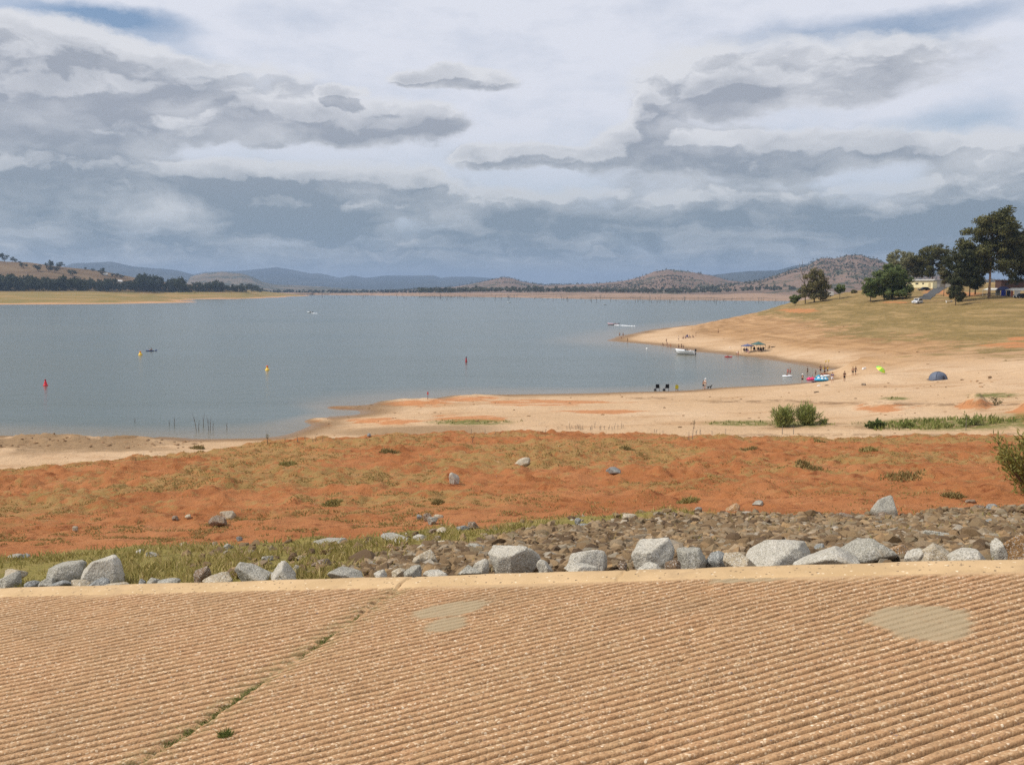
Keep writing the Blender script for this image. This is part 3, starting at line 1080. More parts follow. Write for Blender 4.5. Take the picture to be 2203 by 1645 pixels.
def hill_mat(name, dry, tree, tscale, cover, far=False):
    m, t, b = newmat(name)
    p = pos(t)
    n = t.noise(p, tscale * .12, 5, .6)
    c = t.mix(t.ss(n, .3, .7), dry, tuple(x * 1.25 for x in dry[:3]) + (1,))
    c = t.mix(t.m('MULTIPLY', t.ss(t.noise(p, tscale * .5, 5, .65), .5, .7), .5), c, tuple(x * .72 for x in dry[:3]) + (1,))
    v = t.noise(p, tscale, 5, .7)
    clus = t.noise(p, tscale * .16, 4, .6)
    msk = t.ss(t.m('ADD', v, t.m('MULTIPLY', t.m('SUBTRACT', clus, .5), 1.1)), cover, cover + .07)
    c = t.mix(t.m('MULTIPLY', msk, .9), c, tree)
    setin(t, b, col=c, rough=.95, spec=.1)
    return m


DRY = (.175, .118, .085, 1)
TREE = (.050, .060, .034, 1)
blue_m = hill_mat('far_range', (.050, .052, .036, 1), (.026, .032, .022, 1), .006, .42)
mid_m = hill_mat('mid_range', (.16, .12, .075, 1), TREE, .02, .47)
dry_m = hill_mat('dry_hill', DRY, TREE, .035, .545)
dry2_m = hill_mat('dry_hill_near', DRY, TREE, .05, .55)
RIDGES = {}
hill('hills', [(60, 600), (100, 586), (139, 572), (157, 566), (200, 565), (241, 563.6), (268, 569), (290, 573.7), (330, 577), (372, 580), (407, 588), (442, 600), (520, 620)], 11000, 8200, seed=3, mat=blue_m)
hill('hills', [(380, 615), (407, 592), (442, 584.5), (476, 584), (510, 583), (537, 581), (570, 577), (596, 575), (640, 582.5), (670, 588.5), (687, 587.6), (731, 597.8), (757, 592), (786, 598), (832, 592.5), (880, 593),
               (934, 592), (949, 598), (972, 595), (1018, 595), (1065, 599), (1120, 606), (1200, 614)], 13500, 9000, seed=7, mat=blue_m, nu=400)
hill('hills', [(395, 618), (410, 595), (440, 588), (478, 585), (520, 588), (545, 596), (565, 606), (590, 612), (640, 614), (700, 617), (760, 622), (850, 626)], 6500, 4600, seed=12, mat=mid_m)
RIDGES['c'] = hill('hills', [(790, 628), (860, 624), (890, 622), (978, 617), (1036, 606.5), (1060, 601), (1082, 596.5), (1105, 599), (1123, 606), (1166, 613), (1240, 611.7), (1320, 618), (1420, 628)], 4600, 3300, seed=17, mat=dry_m)
hill('hills', [(1470, 612), (1500, 600), (1530, 592), (1570, 587), (1614, 583), (1670, 582), (1690, 577), (1708, 572), (1740, 567), (1800, 570), (1900, 580), (2100, 590)], 9000, 6500, seed=22, mat=blue_m)
RIDGES['d'] = hill('hills', [(1120, 624), (1160, 618), (1200, 614.5), (1276, 610), (1340, 605), (1378, 596), (1408, 584.7), (1436, 579.6), (1469, 583), (1505, 588.5), (1535, 595), (1568, 604), (1620, 610), (1700, 620), (1800, 630)], 3900, 2500, seed=27, mat=dry_m, nu=420, rough=.06, bulge=.6)
RIDGES['f'] = hill('hills', [(1480, 626), (1560, 612), (1600, 608), (1640, 602), (1691, 584), (1737, 570.6), (1765, 555), (1798, 556), (1824, 548), (1850, 547.6), (1870, 554), (1895, 560), (1921, 572), (2000, 590), (2200, 606), (2500, 616)], 3300, 2050, seed=31, mat=dry2_m, nu=480, nr=130, rough=.06, bulge=.6)


# low far shore in front of the hills
def d0_far(s):
    u = s * F0 + UC
    return np.interp(u, [600, 700, 900, 1100, 1250, 1400, 1550, 1700, 1900, 2300], [3150, 2950, 2500, 2080, 1750, 1600, 1520, 1440, 1400, 1400])


shore_m = hill_mat('far_shore', (.285, .19, .13, 1), (.18, .125, .085, 1), .02, .54)
hill('far_shore', [(600, 629), (700, 630), (900, 630), (1100, 630), (1250, 629), (1400, 630), (1480, 631), (1540, 630), (1600, 627), (1640, 626), (1700, 629), (1800, 629), (2300, 629)], 3000, d0_far, seed=41, mat=shore_m, prof=.55, rough=.05, bulge=.1, nu=260, nr=60)

# the left bank: two low spits, a dry slope behind
left_m, t, b = newmat('left_bank_grass')
p = pos(t)
z_ = t.sep(p)[2]
n = t.noise(t.vm('MULTIPLY', p, (.6, 1, 14)), .02, 7, .68)
c1 = ramp(t, n, [(.3, (.36, .215, .09)), (.45, (.29, .195, .07)), (.56, (.20, .16, .05)), (.66, (.26, .18, .065)), (.8, (.36, .235, .11))])
c2 = ramp(t, t.noise(p, .012, 6, .62), [(.3, (.105, .068, .036)), (.5, (.155, .10, .052)), (.7, (.21, .145, .078))])
c = t.mix(t.ss(z_, 11, 19), c1, c2)
c = t.mix(t.ss(t.m('ADD', z_, t.m('MULTIPLY', n, 3.0)), 3.4, 2.0), c, (.50, .285, .15, 1))
setin(t, b, col=c, rough=.95, spec=.1)


def left_bank():
    pts = []

    def a(u, v, y, z=None):
        q = P(u, v, y)
        pts.append((q[0], q[1], q[2] if z is None else z))
    for u, v in ((-800, 656), (-400, 656), (0, 655), (120, 654.5), (250, 653.5), (330, 652), (390, 651), (425, 650)):
        y = depth_at(u, v, 0)
        a(u, v, y, 0)
        a(u, v, y * .93, -5)
        if u < 350:
            a(u, 645, y * 1.08)
            a(u, 634, y * 1.26)
    for u, v in ((340, 643), (420, 643), (500, 643), (560, 641.5), (600, 640), (618, 639)):
        y = depth_at(u, v, 0)
        a(u, v, y, 0)
        a(u, v, y * .95, -4)
        if u < 600:
            a(u, 636.5, y * 1.07)
            a(u, 631, y * 1.2)
    a(470, 649, 1340, -3)
    a(400, 646.5, 1480, -1.5)
    for u, v, y in ((650, 636, 2300), (700, 634, 2500), (660, 633, 2900)):
        a(u, v, y, -6)
    for u, v, y in ((-800, 560, 2400), (-400, 545, 2400), (0, 561, 2300), (60, 566, 2320), (140, 577, 2350), (200, 583, 2350), (260, 592, 2380), (320, 602, 2420), (400, 612, 2450), (480, 620, 2450), (540, 625, 2450), (600, 630, 2600),
                    (0, 600, 1900), (150, 606, 1950), (300, 614, 2000), (420, 620, 2100), (0, 625, 1600), (200, 626, 1620), (400, 627, 1850), (540, 628.5, 2050), (-400, 620, 1600), (-800, 620, 1600), (-400, 590, 1950), (-800, 590, 1950)):
        a(u, v, y)
        if y >= 2300:
            a(u, v + 40, y * 1.3)
    return rbf_fit(pts, .01)


LEFT = left_bank()


def left_h(x, y):
    z = rbf_eval(LEFT, x, y)
    return z + sstep(z, 4, 25) * fbm(np.asarray(x) * .008, np.asarray(y) * .008, 4, 151) * 5 + sstep(z, 0, 3) * fbm(np.asarray(x) * .03, np.asarray(y) * .02, 3, 152) * .5


X, Y = sl_grid(-1.05, -.17, 420, 950, 3400, 240)
Z = left_h(X, Y)
o = mesh_np('far_bank', np.stack([X, Y, Z], -1).reshape(-1, 3), grid_faces(*X.shape), left_m)
tag(o, kind='structure')


def lplace(u, v):
    ys = np.linspace(1000, 3300, 1500)
    a, b, c = ray(u, v)
    xs = ys * a / b
    zs = CAMZ + ys * c / b
    g = np.maximum(left_h(xs, ys), 0)
    hit = np.nonzero(zs <= g)[0]
    i = hit[0] if len(hit) else int(np.argmin(zs - g))
    return np.array([xs[i], ys[i], g[i]])


# ------------------------------------------------------------------ rocks
def ico(sub):
    import bmesh
    bm = bmesh.new()
    bmesh.ops.create_icosphere(bm, subdivisions=sub, radius=1.0)
    V = np.array([v.co[:] for v in bm.verts])
    F = np.array([[v.index for v in f.verts] for f in bm.faces])
    bm.free()
    return V, F


ICO = {k: ico(k) for k in (1, 2, 3, 4, 5)}


def rock_shape(seed, sub=4, planes=9, rough=.05, flat=.0):
    r = np.random.RandomState(seed)
    N, F = ICO[sub]
    pn = r.normal(size=(planes, 3))
    pn[:, 2] *= .8
    pn = np.concatenate([pn, -np.eye(3)[2:], np.eye(3)[2:] + r.normal(size=(1, 3)) * .5])
    pn /= np.linalg.norm(pn, axis=1)[:, None]
    pd = np.concatenate([r.uniform(.52, .92, planes), r.uniform(.7, .95, 2)])
    dot = N @ pn.T
    q = np.where(dot > .05, pd[None] / np.maximum(dot, .05), 1.25)
    q.sort(axis=1)
    # slightly rounded edges: soft minimum of the closest cuts
    k = 90.0
    rad = -np.log(np.exp(-k * q[:, :4]).sum(1)) / k
    V = N * rad[:, None]
    a = fbm(V[:, 0] * 2.3 + seed, V[:, 1] * 2.3 + V[:, 2] * 1.7, 4, seed)
    b = fbm(V[:, 2] * 2.6 - seed, V[:, 0] * 2.1 - V[:, 1] * 1.9, 4, seed + 3)
    V = V * (1 + rough * (a + b))[:, None]
    return V, F


def granite_mat(name, c0, c1, dark, stain):
    m, t, b = newmat(name)
    p = t.n('ShaderNodeTexCoord').outputs['Object']
    n = t.noise(p, 2.2, 5, .6)
    c = t.mix(t.ss(n, .35, .65), c0, c1)
    sp_ = t.n('ShaderNodeTexVoronoi')
    t.put(sp_.inputs['Vector'], p)
    sp_.inputs['Scale'].default_value = 130
    s0 = t.sep(sp_.outputs['Color'])[0]
    c = t.mix(t.m('MULTIPLY', t.m('GREATER_THAN', s0, .78), .55), c, dark)
    c = t.mix(t.m('MULTIPLY', t.m('LESS_THAN', s0, .16), .5), c, (.70, .68, .63, 1))
    c = t.mix(t.m('MULTIPLY', t.ss(t.noise(p, 1.5, 6, .7), .55, .68), .6), c, stain)
    h = t.m('ADD', t.noise(p, 6, 7, .68), t.m('MULTIPLY', t.noise(p, 30, 4, .6), .3))
    setin(t, b, col=c, rough=.85, spec=.25, nrm=bump(t, h, .07, .8))
    return m


GRAN = granite_mat('pale_granite', (.43, .395, .32, 1), (.545, .50, .415, 1), (.13, .12, .10, 1), (.33, .25, .15, 1))
GRAN2 = granite_mat('grey_granite', (.30, .28, .225, 1), (.40, .37, .30, 1), (.08, .08, .075, 1), (.30, .22, .13, 1))
BEIG = granite_mat('buff_stone', (.40, .33, .225, 1), (.50, .42, .30, 1), (.18, .14, .09, 1), (.42, .27, .12, 1))
BROW = granite_mat('brown_stone', (.17, .115, .07, 1), (.25, .165, .10, 1), (.07, .05, .035, 1), (.30, .17, .075, 1))
SLAT = granite_mat('slate_stone', (.20, .205, .195, 1), (.29, .29, .27, 1), (.09, .09, .085, 1), (.24, .20, .14, 1))
RUST = granite_mat('rust_stone', (.33, .19, .085, 1), (.45, .27, .12, 1), (.13, .08, .04, 1), (.25, .13, .05, 1))
MATS = {'g': GRAN, 'd': GRAN2, 'b': BEIG, 'n': BROW, 's': SLAT, 'r': RUST}


def boulder(u, vb, w, h, mat, seed, label, cat='boulder', group=None, y=None, tilt=0.0, deep=.25, asp=.8, rough=.04, planes=12):
    """a rock whose visible part is w by h photo pixels with its foot at (u, vb)"""
    if y is None:
        p = place(u, vb)
    else:
        p = P(u, vb, y)
        p[2] = P(u, vb, y)[2]
    sc_ = p[1] / F0
    W, Hh = w * sc_, h * sc_
    sub = 5 if w > 70 else 4 if w > 22 else 3
    V, F = rock_shape(seed, sub, planes, rough)
    lo, hi = V.min(0), V.max(0)
    V = (V - (lo + hi) / 2) / (hi - lo)
    dz = Hh * (1 + deep)
    V = V * np.array([W, max(W * asp, Hh * .8), dz])
    c, s = math.cos(tilt), math.sin(tilt)
    V = np.stack([V[:, 0] * c + V[:, 2] * s, V[:, 1], -V[:, 0] * s + V[:, 2] * c], 1)
    V[:, 2] += dz / 2 - Hh * deep
    o = mesh_np('boulder' if cat == 'boulder' else 'rock', V, F, MATS[mat], smooth=True)
    o.location = tuple(p)
    return tag(o, label, cat, group)


def kerb_y(u, back=.0):
    vk = 1266 - u * (1266 - 1202) / 2203.0
    q = plane_hit(u, vk)
    return q.y + back


KB = [  # u, foot v, width, visible height, material, extra distance, seed, tilt, label
    (18, 1262, 52, 32, 'd', .35, 1, 0, 'grey rounded boulder at the kerb, cut by the left edge of the photo'),
    (28, 1243, 46, 18, 'b', .75, 2, 0, 'flat buff rock lying behind the leftmost grey boulder'),
    (70, 1264, 34, 16, 's', .2, 3, 0, 'small dark slate rock against the kerb near the left edge'),
    (104, 1263, 36, 20, 'd', .22, 4, .1, 'small grey angular rock against the kerb below the tall buff-grey boulder'),
    (140, 1250, 78, 48, 'd', .55, 5, .15, 'buff-grey humped boulder in the grass, just left of the tallest left boulder'),
    (130, 1262, 50, 16, 's', .18, 6, 0, 'low dark rock tucked under the front of the buff-grey humped boulder'),
    (226, 1251, 84, 58, 'g', .55, 7, -.1, 'tall pale grey boulder with a pointed top, biggest on the left'),
    (258, 1240, 26, 42, 'b', .80, 8, 0, 'narrow tan rock standing behind the right side of the tallest left boulder'),
    (176, 1262, 48, 16, 'b', .16, 9, 0, 'buff low rock at the kerb between the two big left boulders'),
    (216, 1260, 44, 17, 's', .18, 10, 0, 'greenish grey low rock at the foot of the tallest left boulder'),
    (250, 1261, 54, 9, 'b', .12, 11, 0, 'flat pale stone at the kerb right of the tallest left boulder'),
    (306, 1257, 18, 14, 's', .2, 12, 0, 'small blackish stone at the kerb in the grass gap'),
    (334, 1256, 38, 15, 'd', .2, 13, 0, 'small grey stone next to the blackish one at the kerb'),
    (362, 1255, 46, 10, 'd', .15, 14, 0, 'flat grey stone half buried beside the kerb in the grass'),
    (434, 1252, 40, 40, 'n', .5, 15, .1, 'brown upright stone alone in the grass behind the kerb'),
    (470, 1252, 66, 20, 'b', .22, 16, 0, 'low buff rock with a rusty streak against the kerb'),
    (546, 1249, 82, 37, 'd', .4, 17, .1, 'beige-grey humped boulder touching a steep grey boulder on its right'),
    (609, 1245, 54, 37, 'g', .4, 18, -.1, 'steep pale grey boulder touching the beige-grey humped one'),
    (636, 1227, 15, 14, 'g', .9, 19, 0, 'tiny white stone in the grass behind the pair of boulders'),
    (750, 1243, 82, 19, 'd', .2, 20, .12, 'long low light grey rock lying along the kerb'),
    (818, 1239, 30, 14, 'g', .2, 21, 0, 'small pale stone at the kerb right of the long low rock'),
    (888, 1239, 38, 24, 'd', .2, 22, 0, 'small pointed grey stone at the kerb below the buff boulder'),
    (938, 1236, 56, 11, 'g', .12, 23, 0, 'flat pale stone right where the kerb is cracked'),
    (858, 1234, 30, 12, 'b', .4, 24, 0, 'small buff stone low in the stones left of the kerb crack'),
    (918, 1212, 58, 34, 'b', 1.3, 25, 0, 'buff block with a squared top among the stones behind the kerb crack'),
    (1034, 1229, 38, 28, 'g', .4, 26, 0, 'white pointed rock leaning on the left of the largest boulder'),
    (1010, 1233, 52, 14, 'd', .15, 27, 0, 'low grey rock at the kerb in front of the white pointed rock'),
    (1106, 1229, 112, 67, 'g', .5, 28, .05, 'largest grey granite boulder with a split in its right side'),
    (1172, 1229, 40, 24, 'g', .35, 29, .3, 'thin pale wedge of rock on the right of the largest boulder'),
    (1262, 1222, 88, 45, 'g', .55, 30, .1, 'pale granite boulder with a sloping left side, right of the largest one'),
    (1250, 1228, 72, 17, 'g', .15, 31, 0, 'low white rock at the kerb in front of the sloping granite boulder'),
    (1340, 1222, 20, 16, 'n', .3, 32, 0, 'small brown stone at the kerb left of the overhanging boulder'),
    (1408, 1219, 92, 58, 'g', .5, 33, -.25, 'overhanging white granite boulder tilted up to the right'),
    (1396, 1226, 54, 16, 'g', .12, 34, 0, 'flat white rock under the overhanging boulder'),
    (1448, 1224, 34, 22, 'n', .25, 35, 0, 'brown stone wedged between the overhanging boulder and the grey dome'),
    (1488, 1222, 62, 44, 'd', .4, 36, .1, 'grey dome shaped boulder with a dark flank'),
    (1540, 1220, 48, 36, 's', .5, 37, 0, 'dark grey boulder right behind the grey dome shaped one'),
    (1592, 1219, 66, 32, 'b', .3, 38, 0, 'boulder with a buff flat top at the left end of the long white row'),
    (1682, 1216, 150, 47, 'g', .55, 39, .04, 'long knobbly white granite boulder in the row on the right'),
    (1782, 1217, 128, 38, 'g', .25, 40, .08, 'speckled smooth white boulder lying in front of the long row'),
    (1858, 1209, 134, 52, 'd', .75, 41, 0, 'broad grey boulder with a cracked peak, tallest in the row on the right'),
    (1926, 1210, 60, 36, 'r', .85, 42, 0, 'rusty orange rock behind the broad cracked boulder'),
    (1714, 1186, 46, 22, 's', 1.7, 43, 0, 'small blue-grey rock behind the long knobbly boulder'),
    (1766, 1184, 26, 14, 's', 1.6, 44, 0, 'grey chip of rock in the stones above the speckled boulder'),
    (1968, 1210, 40, 29, 'g', .3, 45, 0, 'small white boulder left of the yellowish one'),
    (2008, 1208, 84, 38, 'b', .3, 46, 0, 'yellowish buff boulder with a flat face at the kerb'),
    (2088, 1207, 84, 28, 'g', .25, 47, .1, 'low whitish boulder sloping down to the right'),
    (2152, 1203, 30, 42, 'g', .4, 48, -.3, 'thin grey blade of rock leaning on the big brown block'),
    (2190, 1203, 82, 56, 'r', .4, 49, .05, 'big brown block at the right edge of the photo'),
]
for (u, vb, w, h, mt, dy, sd, tl, lb) in KB:
    boulder(u, vb, w * (1.2 if u > 1560 else 1.05), h * (1.08 if u > 1560 else 1.0), mt, 200 + sd, lb, y=kerb_y(u, dy + w * 4.2 / 2050 * .3), tilt=tl, deep=.5)

BR = [
    (977, 1040, 23, 25, 'g', 0, 'pale rock standing on the red bank, grey on its lower side'),
    (1122, 1000, 39, 17, 'b', 0, 'wide buff rock near the top of the red bank'),
    (1320, 1018, 34, 15, 's', 0, 'dark grey block high on the red bank, right of the buff one'),
    (468, 1131, 39, 22, 'n', .1, 'dark brown rock on the red bank, in front of a cream one'),
    (490, 1114, 36, 17, 'b', 0, 'cream rock just behind the dark brown one on the red bank'),
    (377, 1117, 15, 9, 'n', 0, 'small dark red-brown stone left of the dark and cream pair'),
    (405, 1116, 15, 8, 'b', 0, 'small dull stone between the red-brown stone and the dark and cream pair'),
    (162, 1142, 13, 9, 'b', 0, 'small cream stone alone on the far left of the red bank'),
    (903, 1116, 13, 11, 's', 0, 'small dark grey stone left of the upright brown shard'),
    (921, 1121, 19, 20, 'n', -.4, 'upright brown shard beside a grey stone on the red bank'),
    (931, 1127, 23, 16, 'd', 0, 'grey stone leaning against the upright brown shard'),
    (943, 1113, 22, 7, 'b', 0, 'thin pale flake behind the upright brown shard'),
    (932, 1145, 26, 10, 'n', 0, 'flat brown stone at the red edge above the rubble'),
    (950, 1146, 24, 12, 'b', 0, 'light brown stone next to the flat brown one'),
    (1019, 1134, 26, 14, 'n', .3, 'tilted brown slab on the edge of the grass'),
    (996, 1138, 30, 8, 's', 0, 'flat grey slab left of the tilted brown one'),
    (1243, 1128, 15, 15, 's', 0, 'dark pointed stone in the grass above the rubble'),
    (1256, 1136, 26, 12, 's', 0, 'low bluish stone just below the dark pointed one'),
    (1352, 1118, 33, 14, 'b', 0, 'buff rock at the boundary of red earth and grass'),
    (1503, 1098, 16, 8, 's', 0, 'small grey flake on the bare red earth'),
    (1577, 1099, 33, 16, 'r', -.15, 'orange-buff slab on the bare red earth'),
    (1630, 1084, 25, 8, 'd', 0, 'thin greyish flake on the bare red earth, right of the orange slab'),
    (1452, 1109, 14, 9, 'n', 0, 'small dark brown stone at the bottom of the bare red earth'),
    (1902, 1110, 62, 42, 'd', -.55, 'big grey slab tilted up out of the stones on the right'),
    (1905, 1116, 32, 15, 'n', 0, 'brown rock under the tilted grey slab'),
    (1796, 1117, 22, 12, 'n', 0, 'dark brown stone left of the wedge shaped brown one'),
    (1820, 1117, 30, 18, 'n', -.3, 'wedge shaped brown stone at the upper edge of the stones'),
    (2086, 1081, 24, 10, 'n', 0, 'flat brown stone on the red earth near the right edge'),
    (2107, 1097, 25, 12, 'n', 0, 'dark brown stone, left one of a pair near the right edge'),
    (2133, 1096, 26, 12, 's', 0, 'grey-brown stone, right one of a pair near the right edge'),
    (710, 1170, 76, 12, 'd', 0, 'long flat grey slab sunk in the green grass'),
    (850, 1168, 66, 20, 'd', 0, 'pale flat slab in the grass left of the rubble'),
    (903, 1160, 30, 12, 'g', 0, 'small pale slab right of the wide flat one in the grass'),
    (845, 1187, 29, 21, 'r', .1, 'orange pointed rock in the grass'),
    (1028, 1186, 44, 19, 'd', 0, 'greenish grey block with a flat top among the rubble'),
    (945, 1173, 30, 12, 'b', 0, 'buff flat stone in the grass above the buff block'),
    (32, 1202, 30, 10, 'd', 0, 'flat grey stone in the grass at the left edge'),
    (56, 1199, 18, 8, 's', 0, 'small dark stone in the grass at the left edge'),
    (325, 1196, 34, 10, 'd', 0, 'low grey stone in the grass behind the tallest left boulder'),
    (300, 1190, 18, 9, 'g', 0, 'whitish stone in the grass behind the tallest left boulder'),
    (515, 1163, 13, 10, 's', 0, 'blackish stone at the upper edge of the grass'),
    (395, 1172, 20, 8, 'b', 0, 'dull stone where the grass meets red earth on the left'),
    (490, 1180, 24, 12, 'd', 0, 'grey stone in the middle of the left grass'),
    (794, 938, 9, 5, 's', 0, 'small dark stone on the pale sand below the shore spit'),
    (2020, 1160, 60, 22, 'd', 0, 'bluish grey slab in the stones on the right'),
    (2130, 1130, 46, 12, 's', 0, 'flat purplish slab near the top of the stones on the right'),
    (575, 1205, 26, 12, 'd', 0, 'grey stone in the grass above the beige-grey boulder'),
    (690, 1216, 44, 14, 'n', 0, 'brownish low stone at the edge of the left grass'),
    (1858, 829, 9, 5, 'n', 0, 'dark rock on the sand below the lime green umbrella'),
]
for i, (u, vb, w, h, mt, tl, lb) in enumerate(BR):
    boulder(u, vb, w, h, mt, 400 + i, lb, cat='rock', tilt=tl, deep=.3, asp=.85, planes=9)

# rubble bed: hundreds of broken stones
rub_m = {}


def rubble_mat(name, per_object):
    m, t, b = newmat(name)
    p = t.n('ShaderNodeTexCoord').outputs['Object']
    rnd = t.n('ShaderNodeObjectInfo').outputs['Random'] if per_object else t.attr('tint')
    c = ramp(t, rnd, [(0, (.095, .06, .034)), (.2, (.16, .105, .055)), (.4, (.235, .155, .08)), (.55, (.21, .165, .10)), (.7, (.31, .195, .095)), (.82, (.27, .235, .175)), (.93, (.37, .235, .11)), (1, (.40, .36, .29))])
    n = t.noise(p, 9 if per_object else 14, 5, .65)
    c = t.mix(t.ss(n, .35, .7), c, t.mix(.5, c, (.13, .085, .05, 1)))
    setin(t, b, col=c, rough=.9, spec=.2, nrm=bump(t, t.noise(p, 20, 5, .65), .02, .7))
    return m


RUBM, RUBS = rubble_mat('rubble_rock', True), rubble_mat('rubble_small', False)
rv = []
for k in range(14):
    V, F = rock_shape(900 + k, 2, 8, .03)
    V = V * np.array([1, .8, .62])
    me = mesh_np('rubble_rock', V, F, RUBM, smooth=False)
    rv.append(me.data)
    bpy.data.objects.remove(me)
cand = []
yy = 8.0
N = 62000
s_ = R.uniform(-.35, 1.2, N)
y_ = np.exp(R.uniform(math.log(7.2), math.log(20.5), N))
x_ = s_ * y_
z_ = bank_h(x_, y_)
u_, v_ = to_uv(x_, y_, z_)
st, rb, gr = strip_masks(x_, y_, u_)
ka = plane_a(x_, y_, plane_z(x_, y_))
# stones thin out into the grass
sparse = (gr > .4) & (R.rand(N) < .05) & (u_ > -80)
ok = ((R.rand(N) < rb * .9) | sparse) & (ka > A_KB + .12) & (u_ < 3300)
x_, y_, z_, u_, v_ = x_[ok], y_[ok], z_[ok], u_[ok], v_[ok]
size = .026 + .060 * R.rand(len(x_)) ** 3.0 + .022 * R.rand(len(x_))
size *= np.where(R.rand(len(x_)) < .05, 1.5, 1.0)
order = np.argsort(-(size / y_) * ((u_ > 0) & (u_ < 2203) & (v_ < 1262 - u_ * .029)))
big = order[:300]
small = order[300:15500]
kinds = ['dark brown', 'brown', 'rusty', 'greyish', 'tan']
for j, i in enumerate(big):
    o = bpy.data.objects.new('rubble_rock', rv[j % 14])
    o.location = (x_[i], y_[i], z_[i] + size[i] * .18)
    o.rotation_euler = (R.uniform(-.5, .5), R.uniform(-.5, .5), R.uniform(0, 6.28))
    o.scale = tuple(size[i] * np.array([R.uniform(.9, 1.4), R.uniform(.8, 1.2), R.uniform(.75, 1.2)]))
    COL.objects.link(o)
    tag(o, 'small broken brown or grey stone in the rubble strip behind the granite boulders', 'stone', 'broken stones of the rubble strip')
VV, FF, TT = [], [], []
off = 0
rv1 = [rock_shape(950 + k, 1, 5, .05) for k in range(20)]
for j, i in enumerate(small):
    V, F = rv1[j % 20]
    a, b_, c_ = R.uniform(0, 6.28), R.uniform(-.6, .6), R.uniform(-.6, .6)
    M = np.array(Matrix.Rotation(a, 3, 'Z') @ Matrix.Rotation(b_, 3, 'X') @ Matrix.Rotation(c_, 3, 'Y'))
    V = (V * np.array([R.uniform(.9, 1.4), R.uniform(.8, 1.1), R.uniform(.5, .8)])) @ M.T * size[i] + np.array([x_[i], y_[i], z_[i] + size[i] * .15])
    VV.append(V)
    FF.append(F + off)
    TT.append(np.full(len(V), R.rand()))
    off += len(V)
o = mesh_np('rubble', np.concatenate(VV), np.concatenate(FF), RUBS, smooth=False, attrs={'tint': np.concatenate(TT)})
tag(o, 'smaller broken brown stones filling the rubble strip', 'rubble', kind='stuff')


# ------------------------------------------------------------------ grass
def blade_mesh(name, x, y, z, hgt, wid, mat, lean=.5, tint=None, kind='stuff'):
    n = len(x)
    a = R.uniform(0, 2 * math.pi, n)
    la = R.uniform(0, 2 * math.pi, n)
    ln = R.uniform(.1, lean, n) * hgt
    dx, dy = np.cos(a) * wid / 2, np.sin(a) * wid / 2
    base = np.stack([x, y, z - .01], 1)
    tip = base + np.stack([np.cos(la) * ln, np.sin(la) * ln, hgt], 1)
    mid = base + np.stack([np.cos(la) * ln * .35, np.sin(la) * ln * .35, hgt * .6], 1)
    off_ = np.stack([dx, dy, 0 * dx], 1)
    V = np.stack([base - off_, base + off_, mid + off_ * .7, tip, mid - off_ * .7], 1).reshape(-1, 3)
    F = np.arange(n * 5).reshape(n, 5)
    t_ = R.rand(n) if tint is None else tint
    o = mesh_np(name, V, F, mat, smooth=False, attrs={'tint': np.repeat(t_, 5)})
    return o


def blade_mat(name, stops):
    m, t, b = newmat(name)
    c = ramp(t, t.attr('tint'), stops)
    setin(t, b, col=c, rough=.8, spec=.15)
    tr = t.n('ShaderNodeBsdfTranslucent')
    t.put(tr.inputs['Color'], c)
    mx = t.n('ShaderNodeMixShader')
    mx.inputs[0].default_value = .25
    out = [x for x in m.node_tree.nodes if x.type == 'OUTPUT_MATERIAL'][0]
    m.node_tree.links.new(b.outputs[0], mx.inputs[1])
    m.node_tree.links.new(tr.outputs[0], mx.inputs[2])
    m.node_tree.links.new(mx.outputs[0], out.inputs[0])
    return m


GRASS_M = blade_mat('strip_grass', [(0, (.21, .19, .055)), (.35, (.32, .275, .085)), (.65, (.42, .335, .125)), (1, (.56, .43, .21))])
DRYG_M = blade_mat('dry_grass', [(0, (.21, .165, .052)), (.4, (.30, .225, .078)), (.75, (.40, .275, .112)), (1, (.50, .35, .16))])


def scatter(n, s0, s1, y0, y1):
    s = R.uniform(s0, s1, n)
    y = np.exp(R.uniform(math.log(y0), math.log(y1), n))
    x = s * y
    z = bank_h(x, y)
    u, v = to_uv(x, y, z)
    return x, y, z, u, v


x, y, z, u, v = scatter(120000, -.72, .72, 7.5, 21)
st, rb, gr = strip_masks(x, y, u)
cl = fbm(x * 1.6, y * 1.6, 3, 161)
dens = gr * np.clip(.42 + cl * 1.1, .04, 1) * np.interp(y, [8, 14, 20], [1, .75, .6]) + rb * .02
k = (R.rand(len(x)) < dens) & (plane_a(x, y, plane_z(x, y)) > A_KB + .08)
hh = (.05 + .07 * R.rand(len(x))) * np.clip(1.0 + cl * .8, .5, 1.6)
o = blade_mesh('grass', x[k], y[k], z[k], hh[k], .010 + .0006 * y[k], GRASS_M, 1.0, np.clip(R.rand(k.sum()) * .75 + .25 * (fbm(x[k] * .8, y[k] * .8, 3, 163) + .5), 0, 1))
tag(o, 'coarse yellow-green grass between the kerb boulders and the red bank', 'grass', kind='stuff')
x, y, z, u, v = scatter(420000, -.68, .68, 17, 62)
st, rb, gr = strip_masks(x, y, u)
wp = fbm(x * .22, y * .30, 5, 111) + .20 * fbm(x * 1.4, y * 1.4, 3, 113) + np.interp(u, [0, 700, 1100, 1500, 2203], [.08, .12, .18, .08, .04])
tuf = fbm(x * 2.0, y * 2.0, 2, 165)
dn = sstep(wp, -.12, .40) * sstep(tuf, .0, .40) * (1 - st) * (1 - .8 * sstep(v, 1040, 1075) * sstep(u, 1000, 1250))
k = R.rand(len(x)) < dn
o = blade_mesh('dry_grass', x[k], y[k], z[k], .02 + .045 * R.rand(k.sum()), .006 + .0010 * y[k], DRYG_M, 1.6)
tag(o, 'thin dry grass in patches over the red earth bank', 'grass', kind='stuff')

